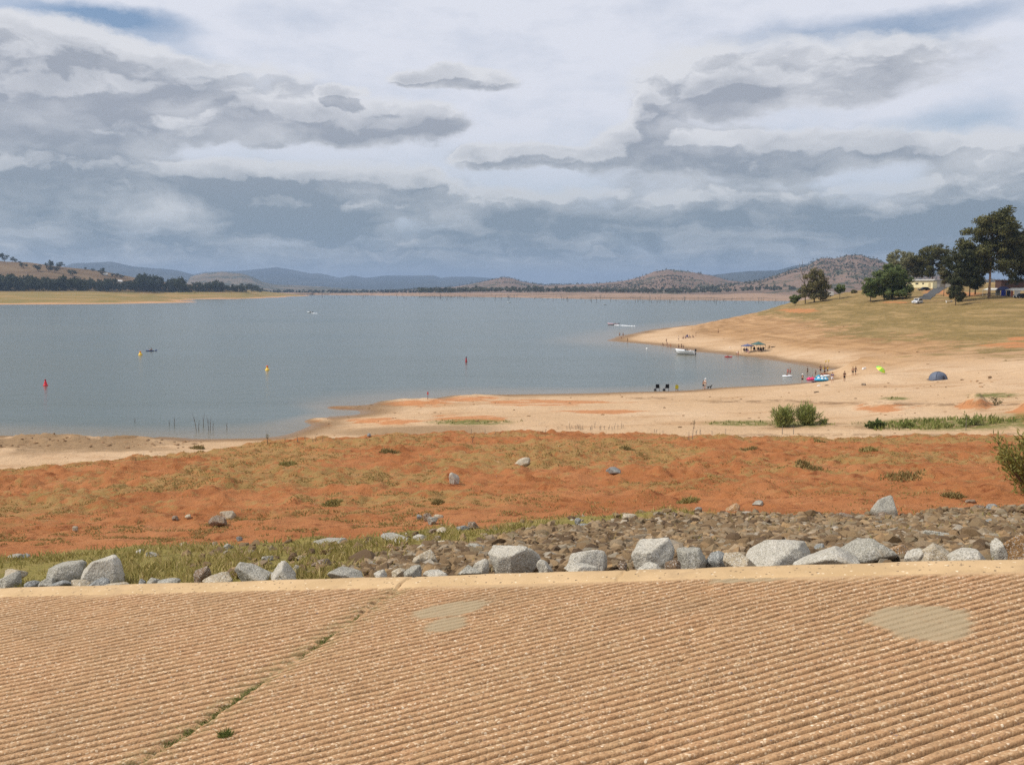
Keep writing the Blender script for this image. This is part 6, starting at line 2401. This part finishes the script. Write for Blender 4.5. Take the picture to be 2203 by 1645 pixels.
def deck(L, W, H, t0, t1, n=8, stern=.85, sheer=.25, crown=.06):
    vs, fs = [], []
    for i in range(n + 1):
        t_ = t0 + (t1 - t0) * i / n
        w = W / 2 * (1 - (1 - min(t_ / .45, 1)) ** 2) ** .6 if t_ < .45 else W / 2 * (1 - (1 - stern) * ((t_ - .45) / .55) ** 2)
        w = max(w, .012 * W) * .985
        zd = H * (1 + sheer * (1 - t_) ** 2)
        x = -L / 2 + L * t_
        vs += [(x, -w, zd), (x, 0, zd + crown), (x, w, zd)]
    for i in range(n):
        for k in range(2):
            a = i * 3 + k
            fs.append((a, a + 3, a + 4, a + 1))
    return vs, fs


def motorboat(p, rz, L, W, label, H=.72, hullc=(238, 240, 240), deckc=(232, 234, 235), dark=(24, 26, 30), motor=True, screen=True, s=1.0, zoff=-.12):
    root = empty('motorboat', (p[0], p[1], p[2] + zoff), rz, label, 'boat', None, s)
    MB().add(*hull(L, W, H)).build('hull', paint(*hullc, .3), root, True)
    MB().add(*deck(L, W, H, .0, .52, crown=.22)).build('foredeck', paint(*deckc, .35), root, True)
    MB().box((L * .24, 0, .22), (L * .50, W * .74, .05)).build('cockpit_floor', paint(120, 122, 124, .6), root)
    for sy in (-1, 1):
        MB().box((L * .2, sy * W * .43, H + .04), (L * .52, .10, .05)).build('gunwale', paint(*deckc, .35), root)
    mb = MB()
    mb.add([(-L * .03, -W * .38, H + .08), (-L * .03, W * .38, H + .08), (L * .05, W * .34, H + .50), (L * .05, -W * .34, H + .50)], [(0, 1, 2, 3)])
    mb.add([(-L * .01, -W * .38, H + .08), (-L * .01, W * .38, H + .08), (L * .055, W * .34, H + .50), (L * .055, -W * .34, H + .50)], [(3, 2, 1, 0)])
    if screen:
        mb.build('windscreen', paint(*dark, .15), root)
    for sy in (-1, 1):
        MB().box((L * .16, sy * W * .2, .52), (.5, .5, .5), 0, .9).build('seat', paint(60, 62, 70, .7), root)
    if motor:
        m_ = MB().box((L * .5 + .16, 0, H + .22), (.42, .36, .55), 0, .8).build('outboard_motor', paint(18, 18, 20, .3), root)
        MB().box((L * .5 + .18, 0, .25), (.2, .14, 1.0)).build('motor_leg', paint(20, 20, 22, .4), m_)
    return root


pB = lake(1474, 762)
motorboat(pB, -.42, 4.9, 1.95, 'white motorboat with a black outboard moored off the sandy point', H=1.0, s=1.12)
bd = np.array([math.cos(-.42), math.sin(-.42), 0])
person(pB + bd * .7 + np.array([0, 0, .25]), 'chair', 'person in black sitting in the moored white motorboat', top=BLK, bottom=BLK, face=2.0)
person(pB + bd * 1.5 + np.array([.1, .3, .25]), 'chair', 'person in white sitting behind the one in black in the moored motorboat', top=(230, 225, 225), bottom=GRY, face=2.4, hair='y')


def foam(name, pts, widths, label, seed, h=.22):
    """broken white water along a line"""
    r = np.random.RandomState(seed)
    mb = MB()
    V1, F1 = ICO[1]
    for i in range(len(pts) - 1):
        a, b = np.array(pts[i]), np.array(pts[i + 1])
        n = max(3, int(np.linalg.norm(b - a) * 2.2))
        for k in range(n):
            f = (k + r.rand()) / n
            w = widths[i] * (1 - f) + widths[i + 1] * f
            c = a + (b - a) * f + np.array([r.normal() * .3, r.normal() * w * .4, 0])
            s = np.array([r.uniform(.3, .9), r.uniform(.3, .8), h * r.uniform(.3, 1.1)])
            mb.add([tuple(v * s * (1 + .3 * r.rand()) + c) for v in V1], [tuple(q) for q in F1])
    o = mb.build(name, FOAM, None, True)
    return tag(o, label, 'wake', kind='stuff')


FOAM = flat_mat('foam', (.88, .90, .92, 1), .8, .04)
p1 = lake(1319, 699)
motorboat(p1, -.10, 5.6, 2.0, 'speeding boat with a pale pink bow throwing a long white wake', hullc=(225, 205, 208), deckc=(215, 170, 180), s=1.0)
person(p1 + np.array([1.0, 0, .2]), 'chair', 'person in dark clothes driving the speeding boat', top=(50, 50, 70), bottom=BLK, face=-1.5)
foam('wake', [lake(1322, 699.5), lake(1334, 700), lake(1346, 700.6), lake(1364, 701.4)], [1.8, 2.4, 1.8, .8], 'long white wake behind the speeding boat', 801, .24)
p2 = lake(667, 673)
motorboat(p2, -.35, 4.6, 1.9, 'small white powerboat with a dark top far out on the lake', screen=True)
person(p2 + np.array([.6, 0, .3]), 'chair', 'person in black in the small powerboat far out on the lake', top=BLK, bottom=BLK, face=-1.2)
foam('wake', [lake(672, 673.6), lake(678, 674.2), lake(683, 674.4)], [1.4, 1.6, .6], 'short white wake behind the small powerboat', 802, .2)
motorboat(lake(1095, 651.5), .1, 5.2, 2.0, 'tiny white boat far out in front of the drowned trees in the centre', motor=False)
motorboat(lake(1301, 656), .8, 4.6, 2.0, 'tiny white boat far out to the right of the centre', motor=False)


def kayak(p, rz, L, col, label, name='kayak', W=.72):
    root = empty(name, (p[0], p[1], p[2] - .05), rz, label, 'kayak')
    vs, fs = [], []
    n = 16
    for i in range(n + 1):
        t_ = i / n
        w = W / 2 * math.sin(math.pi * min(max(t_, .02), .98)) ** .7
        x = -L / 2 + L * t_
        up = .14 * (2 * abs(t_ - .5)) ** 2.5
        for k in range(8):
            a = 2 * math.pi * k / 8
            vs.append((x, math.cos(a) * w, .17 + up + math.sin(a) * .15 * (1 if math.sin(a) < 0 else .7)))
    for i in range(n):
        for k in range(8):
            fs.append((i * 8 + k, i * 8 + (k + 1) % 8, (i + 1) * 8 + (k + 1) % 8, (i + 1) * 8 + k))
    MB().add(vs, fs).build('hull', paint(*col, .35), root, True)
    MB().lathe([(.30, .26), (.33, .31), (.27, .31), (.25, .24)], 14).build('cockpit', paint(30, 30, 34, .5), root)
    return root


def paddle(p, rz, tilt, col, label, L=2.1):
    root = empty('paddle', p, rz, label, 'paddle')
    d = Vector((math.cos(tilt), 0, math.sin(tilt)))
    MB().tube([d * -L / 2, d * L / 2], .018, 6).build('shaft', paint(40, 40, 44, .4), root)
    for s in (-1, 1):
        c = d * s * (L / 2)
        MB().box(tuple(c), (.46, .03, .19), 0, 1, 0, -tilt).build('blade', paint(*col, .4), root)
    return root


pk = lake(326, 755)
kayak(pk, .5, 3.2, (40, 62, 130), 'dark blue kayak on the open water beside a yellow buoy')
person(pk + np.array([0, 0, .08]), 'sit', 'person in dark blue paddling the kayak by the yellow buoy', top=(34, 40, 70), bottom=NAVY, face=-1.0)
paddle(pk + np.array([-.1, -.3, .62]), .3, -.42, (225, 230, 235), 'white bladed paddle held across the blue kayak')
pr = lake(1567, 768.5)
kayak(pr, .1, 2.1, (205, 40, 62), 'red kayak at the water edge near the canopies', W=.75)
person(pr + np.array([-.15, 0, .1]), 'sit', 'child in red sitting in the red kayak near the canopies', top=(150, 50, 50), bottom=RED_, face=-1.4, s=.75)
pq = lake(1777, 806.5)
kayak(pq, .25, 2.4, (165, 70, 38), 'rust red kayak at the head of the cove behind the floats')
paddle(np.array([pq[0] - .35, pq[1], 2.15]), .2, 1.25, (240, 205, 60), 'yellow bladed paddle held up, left one of two', 1.6)
paddle(np.array([pq[0] + .45, pq[1] + .1, 2.2]), .2, 1.45, (240, 205, 60), 'yellow bladed paddle held up, right one of two', 1.6)


def ring(R_, r_, n=20, m_=10, sx=1.0, sy=1.0):
    vs, fs = [], []
    for i in range(n):
        a = 2 * math.pi * i / n
        for j in range(m_):
            b = 2 * math.pi * j / m_
            q = R_ + r_ * math.cos(b)
            vs.append((math.cos(a) * q * sx, math.sin(a) * q * sy, r_ + r_ * math.sin(b)))
    for i in range(n):
        for j in range(m_):
            fs.append((i * m_ + j, ((i + 1) % n) * m_ + j, ((i + 1) % n) * m_ + (j + 1) % m_, i * m_ + (j + 1) % m_))
    return vs, fs


def inflatable(p, rz, R_, r_, sx, c1, c2, label, knobs=(), z=-.05):
    root = empty('inflatable_float', (p[0], p[1], p[2] + z), rz, label, 'float')
    MB().add(*ring(R_, r_, 22, 10, sx, 1.0)).build('tube', paint(*c1, .35), root, True)
    MB().lathe([(R_ * .92, r_ * .6), (R_ * .5, r_ * .75), (.02, r_ * .7)], 18).build('floor', paint(*c2, .4), root, True)
    for i, (x, y, zz, s, c) in enumerate(knobs):
        V2, F2 = ICO[2]
        MB().add([tuple(v * np.array([s, s * .9, s * .8]) + np.array([x, y, zz])) for v in V2], [tuple(f) for f in F2]).build('cushion', paint(*c, .4), root, True)
    return root


inflatable(lake(1693.5, 810), .2, .55, .17, 1.5, (235, 238, 240), (200, 205, 210), 'small white inflatable dinghy in the cove')
person(lake(1692.5, 810) + np.array([0, 0, .05]), 'sit', 'child in dark clothes sitting in the small white dinghy', top=(40, 45, 55), bottom=BLK, s=.7, face=.4)
pw = lake(1746, 817)
inflatable(pw, .1, .55, .22, 1.35, (228, 60, 120), (238, 130, 170), 'bright pink inflatable float in the end of the cove', [(-.55, -.1, .5, .2, (235, 90, 140)), (.3, .2, .42, .22, (225, 50, 105))])
person(pw + np.array([.3, .35, .1]), 'sit', 'child in red sitting on the pink float', top=(200, 50, 60), bottom=RED_, s=.8, face=.2)
person(pw + np.array([.75, -.25, .0]), 'bend', 'person in navy bending over between the pink and the blue floats', top=(25, 28, 50), bottom=(25, 28, 50), face=1.4, s=.9, sink=.15)
px_ = place(1767, 820)
W_ = (240, 243, 246)
B_ = (70, 165, 205)
inflatable(px_, .15, .78, .30, 1.35, B_, (120, 200, 225), 'big light blue and white inflatable island at the shore of the cove',
           [(-.75, -.35, .62, .30, W_), (-.2, -.75, .50, .30, W_), (.45, -.7, .42, .32, W_), (.9, -.1, .6, .28, B_), (.3, .5, .85, .34, W_), (-.35, .45, .9, .32, B_), (-.85, .2, .8, .27, (90, 180, 200)), (.05, -.55, .72, .20, B_)], .05)
inflatable(place(1778, 809.5), .3, .42, .15, 1.3, W_, (220, 225, 228), 'small white float between the blue island and the rust red kayak', (), .0)
inflatable(place(1751, 823), .2, .34, .10, 1.1, (40, 30, 45), (60, 40, 60), 'dark tube lying on the wet sand under the pink float', (), .0)

# buoys and marker
def buoy(p, prof, col, col2, label, s=1.0, top=None):
    root = empty('buoy', p, 0, label, 'buoy', None, s)
    MB().lathe(prof, 14).build('body', paint(*col, .45), root, True)
    if top:
        MB().lathe(top, 12).build('top_mark', paint(*col2, .45), root, True)
    return root


CONE = [(.42, -.3), (.48, -.05), (.48, .12), (.36, .22), (.22, .75), (.13, 1.0), (.05, 1.02)]
buoy(lake(98, 829.5), CONE, (205, 30, 45), (150, 20, 30), 'red cone shaped buoy near the left edge of the lake', .92, [(.12, 1.0), (.17, 1.08), (.17, 1.26), (.05, 1.34)])
PILL = [(.45, -.3), (.62, -.06), (.60, .16), (.42, .30), (.30, .55), (.28, .78), (.10, .84)]
buoy(lake(302, 763.5), PILL, (235, 190, 60), (225, 120, 50), 'yellow buoy with a squat base beside the blue kayak', .95, [(.26, .82), (.28, 1.0), (.22, 1.08), (.05, 1.1)])
buoy(lake(575, 796), PILL, (245, 200, 80), (215, 70, 40), 'yellow buoy with a red-orange top alone in mid lake', .85, [(.27, .82), (.29, 1.05), (.2, 1.16), (.05, 1.18)])
buoy(lake(1003, 779), [(.2, -.3), (.26, 0), (.22, .25), (.15, .9), (.06, 1.1)], (170, 50, 55), (70, 40, 45), 'slim dark red buoy in the middle of the lake', 1.05, [(.12, .95), (.13, 1.25), (.04, 1.36)])
p = place(920.5, 859)
root = empty('marker_post', p, 0, 'thin red and white marker post at the end of the rocky spit', 'post')
MB().tube([(0, 0, -.2), (0, 0, .75)], .045, 7).build('post', paint(120, 90, 85, .6), root)
MB().box((0, 0, .98), (.22, .05, .44)).build('sign_board', paint(200, 70, 70, .5), root)
solid('buoy', MB().lathe([(.1, -.1), (.26, .05), (.26, .25), (.1, .4)], 12), paint(240, 240, 240), lake(1391.5, 751), 0, 'tiny white float on the water left of the moored boat', 'buoy', 1.0, True)

# ------------------------------------------------------------------ camp ground on the headland
def gz(x, y):
    return float(ground_h(np.array([x]), np.array([y]))[0])


def at(u, v, y):
    q = P(u, v, y)
    q[2] = gz(q[0], q[1])
    return q


def vehicle(p, rz, L, W, H, col, label, cat='car', dark=(20, 24, 30), suv=True):
    root = empty('parked_car', p, rz, label, cat)
    g = .30
    hb = H * .56
    if suv:
        low = [(-L / 2, g), (-L / 2 + .05, hb * .92), (-L * .22, hb), (L / 2 - .05, hb), (L / 2, g + .1), (L / 2, g)]
        cab = [(-L * .24, hb), (-L * .12, H - .03), (L * .44, H), (L * .49, hb)]
        win = [(-L * .20, hb + .06), (-L * .11, H - .12), (L * .42, H - .10), (L * .45, hb + .06)]
    else:
        low = [(-L / 2, g), (-L / 2 + .05, hb * .88), (-L * .25, hb * .96), (L / 2 - .08, hb), (L / 2, g + .1), (L / 2, g)]
        cab = [(-L * .24, hb * .96), (-L * .08, H), (L * .25, H), (L * .42, hb)]
        win = [(-L * .18, hb + .05), (-L * .07, H - .1), (L * .23, H - .1), (L * .35, hb + .05)]
    body = MB().prism(low, -W / 2, W / 2).prism(cab, -W * .44, W * .44).build('body', paint(*col, .25), root)
    for s in (-1, 1):
        mb = MB().prism(win, s * (W * .44 + .004) - .01, s * (W * .44 + .004) + .01)
        mb.build('side_window', paint(*dark, .1), root)
        for x in (-L * .31, L * .30):
            w_ = MB().tube([(x, s * (W / 2 - .2), .33), (x, s * (W / 2 + .02), .33)], .33, 16).build('wheel', paint(22, 22, 22, .8), root)
            MB().tube([(x, s * (W / 2 - .01), .33), (x, s * (W / 2 + .03), .33)], .19, 12).build('rim', paint(150, 150, 155, .3), w_)
        MB().box((-L / 2 + .0, s * W * .36, hb * .72), (.06, .32, .16)).build('headlight', paint(225, 228, 230, .15), root)
    x0, x1 = cab[0][0], cab[1][0]
    z0, z1 = cab[0][1], cab[1][1]
    mb = MB()
    a, b = .15, .88
    A0 = (x0 + (x1 - x0) * a - .012, z0 + (z1 - z0) * a + .006)
    A1 = (x0 + (x1 - x0) * b - .012, z0 + (z1 - z0) * b + .006)
    mb.add([(A0[0], -W * .39, A0[1]), (A0[0], W * .39, A0[1]), (A1[0], W * .37, A1[1]), (A1[0], -W * .37, A1[1])], [(0, 1, 2, 3)])
    mb.build('windscreen', paint(*dark, .1), root)
    MB().box((-L / 2 - .01, 0, hb * .62), (.03, W * .5, .16)).build('grille', paint(*dark, .4), root)
    return root


# sealed road climbing away between the trees
rd = [(1988, 640, 340, 5.2), (1998, 636, 352, 5.0), (2006, 630, 375, 5.0), (2016, 622, 402, 5.0), (2030, 617, 440, 5.0), (2046, 615, 500, 5.0)]
vs, fs = [], []
pts = [np.array(P(u, v, y)) for u, v, y, w in rd]
dp = []
for i in range(len(pts) - 1):
    for k in range(12):
        dp.append(pts[i] + (pts[i + 1] - pts[i]) * k / 12)
dp = np.array(dp)
tg = np.gradient(dp[:, :2], axis=0)
tg /= np.linalg.norm(tg, axis=1)[:, None]
ac = np.linspace(-2.1, 2.1, 9)
Xr = dp[:, 0, None] + (-tg[:, 1, None]) * ac
Yr = dp[:, 1, None] + tg[:, 0, None] * ac
Zr = beach_h(Xr, Yr) + .10
m, t, b = newmat('asphalt')
n_ = t.noise(pos(t), 1.2, 5, .6)
setin(t, b, col=t.mix(n_, (.060, .060, .060, 1), (.10, .10, .098, 1)), rough=.9, spec=.2)
o = mesh_np('road', np.stack([Xr, Yr, Zr], -1).reshape(-1, 3), grid_faces(*Xr.shape), m)
tag(o, kind='structure')
# bare red soil and tree shade ground beside it
vehicle(at(1974, 641, 331), .75, 4.7, 1.9, 1.8, (228, 230, 234), 'white four wheel drive parked at the bottom of the sealed road', suv=True)
vehicle(at(1988, 622, 400), .12, 4.8, 1.85, 1.5, (16, 18, 20), 'black car parked in front of the cream building', suv=False)
vehicle(at(2197, 632, 312), .2, 4.6, 1.85, 1.55, (24, 26, 28), 'dark car under the white marquee at the right edge', suv=False)

# cream building
pc = at(1982, 618, 418)
root = empty('building', pc, -.72, 'long cream building with a grey roof behind the black car', 'building')
Lb, Wb, Hb = 11.2, 5.5, 2.9
wm = paint(238, 225, 180, .7)
wl = MB().box((0, 0, Hb / 2 - .4), (Lb, Wb, Hb + .8)).build('wall', wm, root)
MB().prism([(-Lb / 2 - .35, Hb + .02), (Lb / 2 + .35, Hb + .02), (Lb / 2 + .35, Hb + .14), (-Lb / 2 - .35, Hb + .14)], -Wb / 2 - .5, Wb / 2 + .5).build('eaves', paint(120, 122, 118, .6), root)
MB().add([(-Lb / 2 - .4, -Wb / 2 - .5, Hb + .145), (Lb / 2 + .4, -Wb / 2 - .5, Hb + .145), (Lb / 2 + .4, Wb / 2 + .5, Hb + .145), (-Lb / 2 - .4, Wb / 2 + .5, Hb + .145), (-Lb / 2 - .1, 0, Hb + .75), (Lb / 2 + .1, 0, Hb + .75)],
         [(0, 1, 5, 4), (2, 3, 4, 5), (1, 2, 5), (3, 0, 4), (0, 3, 2, 1)]).build('roof', paint(165, 160, 150, .6), root)
for x, w in ((-4.0, 1.2), (-1.0, 1.2), (1.6, .7)):
    wn = MB().box((x, -Wb / 2 - .03, 1.75), (w, .06, .7)).build('window', paint(150, 140, 110, .5), root)
    MB().box((x, -Wb / 2 - .065, 1.75), (w * .86, .02, .56)).build('pane', paint(70, 72, 66, .1), wn)
MB().box((4.3, -Wb / 2 - .03, 1.0), (.9, .06, 2.0)).build('door', paint(190, 175, 135, .5), root)
pg = at(2024, 618, 430)
root = empty('building', pg, -.1, 'low grey shed right of the cream building, half behind the young tree', 'building')
MB().box((0, 0, 1.2), (8, 4, 3.2)).build('wall', paint(176, 170, 160, .7), root)
MB().box((0, 0, 2.95), (8.6, 4.6, .25)).build('roof', paint(140, 138, 132, .6), root)
MB().box((0, -2.03, .9), (2.2, .06, 2.0)).build('door', paint(140, 132, 118, .6), root)
pd = at(2172, 617, 400)
root = empty('building', pd, 0, 'dark red-brown building behind the blue tent at the right edge', 'building')
MB().box((0, 0, 1.6), (9.6, 5, 4.8)).build('wall', paint(78, 56, 48, .8), root)
MB().box((0, 0, 4.13), (10.2, 5.8, .3)).build('roof', paint(70, 48, 42, .7), root)
MB().box((1.5, -2.53, 2.6), (1.6, .06, 1.0)).build('window', paint(40, 36, 36, .3), root)
MB().box((-2.5, -2.53, 2.6), (1.6, .06, 1.0)).build('window', paint(40, 36, 36, .3), root)


def frame_tent(p, rz, W, D, H, peak, col, label, wall=None, open_=True):
    root = empty('marquee', p, rz, label, 'tent')
    mb = MB()
    mb.add([(-W / 2, -D / 2, H), (W / 2, -D / 2, H), (W / 2, D / 2, H), (-W / 2, D / 2, H), (-W * .32, 0, peak), (W * .32, 0, peak)], [(0, 1, 5, 4), (2, 3, 4, 5), (1, 2, 5), (3, 0, 4)])
    mb.box((0, -D / 2 - .02, H - .12), (W, .03, .24))
    mb.box((0, D / 2 + .02, H - .12), (W, .03, .24))
    mb.build('roof', paint(*col, .7), root)
    for sx in (-1, 1):
        for sy in (-1, 1):
            MB().tube([(sx * (W / 2 - .06), sy * (D / 2 - .06), -.2), (sx * (W / 2 - .06), sy * (D / 2 - .06), H)], .04, 6).build('leg', paint(170, 170, 170, .4), root)
    if wall:
        for (x0, x1, c) in wall:
            MB().box(((x0 + x1) / 2 * W, -D / 2 + .1, H / 2 - .1), ((x1 - x0) * W, .05, H)).build('side_panel', paint(*c, .7), root)
    return root


frame_tent(at(2134, 632, 330), 0, 5.0, 3.0, 2.15, 2.75, (215, 213, 205), 'white roofed awning right beside the tallest gum trunk', [(.1, .42, (120, 122, 118))])
frame_tent(at(2158, 632, 326), .1, 3.4, 3.0, 2.1, 3.1, (62, 70, 110), 'blue peaked tent between the white awning and the marquee', [(-.5, .05, (48, 66, 170)), (.1, .5, (60, 64, 90))])
frame_tent(at(2190, 632, 322), 0, 7.0, 3.6, 2.1, 2.8, (228, 224, 212), 'wide white marquee at the right edge beside the blue tent', [(-.30, -.02, (200, 196, 186)), (-.48, -.36, (150, 90, 70))])
pt = at(2042, 639, 316)
root = empty('picnic_bench', pt, .15, 'small white bench on the dry grass right of the white four wheel drive', 'bench')
MB().box((0, 0, .62), (2.2, .8, .10)).build('table_top', paint(235, 233, 225, .6), root)
for x in (-.9, .9):
    MB().box((x, 0, .28), (.12, .6, .58)).build('leg', paint(205, 200, 190, .6), root)
pv = at(1783, 636, 430)
root = empty('caravan', pv, .3, 'small white caravan on the skyline right of the lone tree', 'caravan')
MB().prism([(-1.9, .5), (1.8, .5), (2.0, 1.2), (1.7, 2.3), (-1.6, 2.4), (-2.0, 1.3)], -1, 1).build('body', paint(235, 235, 232, .4), root)
MB().box((-.3, -1.01, 1.6), (1.2, .03, .55)).build('window', paint(50, 55, 60, .2), root)
for s in (-1, 1):
    MB().tube([(.2, s * .8, .33), (.2, s * 1.02, .33)], .33, 14).build('wheel', paint(22, 22, 22, .8), root)

# sheds on the far left bank
for (u, v, w, h, lb) in ((225, 592, 12, 4, 'white roofed shed below the dark tree on the dry slope'), (256, 607, 14, 4, 'grey roofed house just above the tree belt on the left'), (330, 607, 7, 4, 'small white house in a gap of the far left tree belt'), (508, 624, 9, 4, 'white house among the last trees of the far left belt')):
    p = lplace(u, v)
    k = p[1] / F0
    root = empty('house', p, .2, lb, 'house')
    W, Hh = w * k, h * k
    MB().box((0, 0, Hh * .3), (W, W * .6, Hh * .7)).build('wall', paint(215, 212, 205, .7), root)
    MB().add([(-W * .54, -W * .36, Hh * .64), (W * .54, -W * .36, Hh * .64), (W * .54, W * .36, Hh * .64), (-W * .54, W * .36, Hh * .64), (-W * .5, 0, Hh * 1.1), (W * .5, 0, Hh * 1.1)],
             [(0, 1, 5, 4), (2, 3, 4, 5), (1, 2, 5), (3, 0, 4), (0, 3, 2, 1)]).build('roof', paint(225, 225, 222, .5), root)
    MB().box((0, -W * .302, Hh * .3), (W * .14, .1, Hh * .4)).build('door', paint(110, 100, 90, .6), root)

# ------------------------------------------------------------------ haze
m = bpy.data.materials.new('haze')
m.use_nodes = True
m.node_tree.nodes.clear()
t = NT(m.node_tree)
out = t.n('ShaderNodeOutputMaterial')
pv = t.n('ShaderNodeVolumePrincipled')
pv.inputs['Color'].default_value = (.44, .60, .86, 1)
pv.inputs['Density'].default_value = 8.5e-5
pv.inputs['Anisotropy'].default_value = 0.1
m.node_tree.links.new(pv.outputs[0], out.inputs['Volume'])
m.cycles.homogeneous_volume = True
o = MB().box((0, 9500, 165), (36000, 24000, 360)).build('haze', m)
o.location = (0, 0, 0)
tag(o, 'thin blue air over the lake and hills', 'haze', kind='stuff')
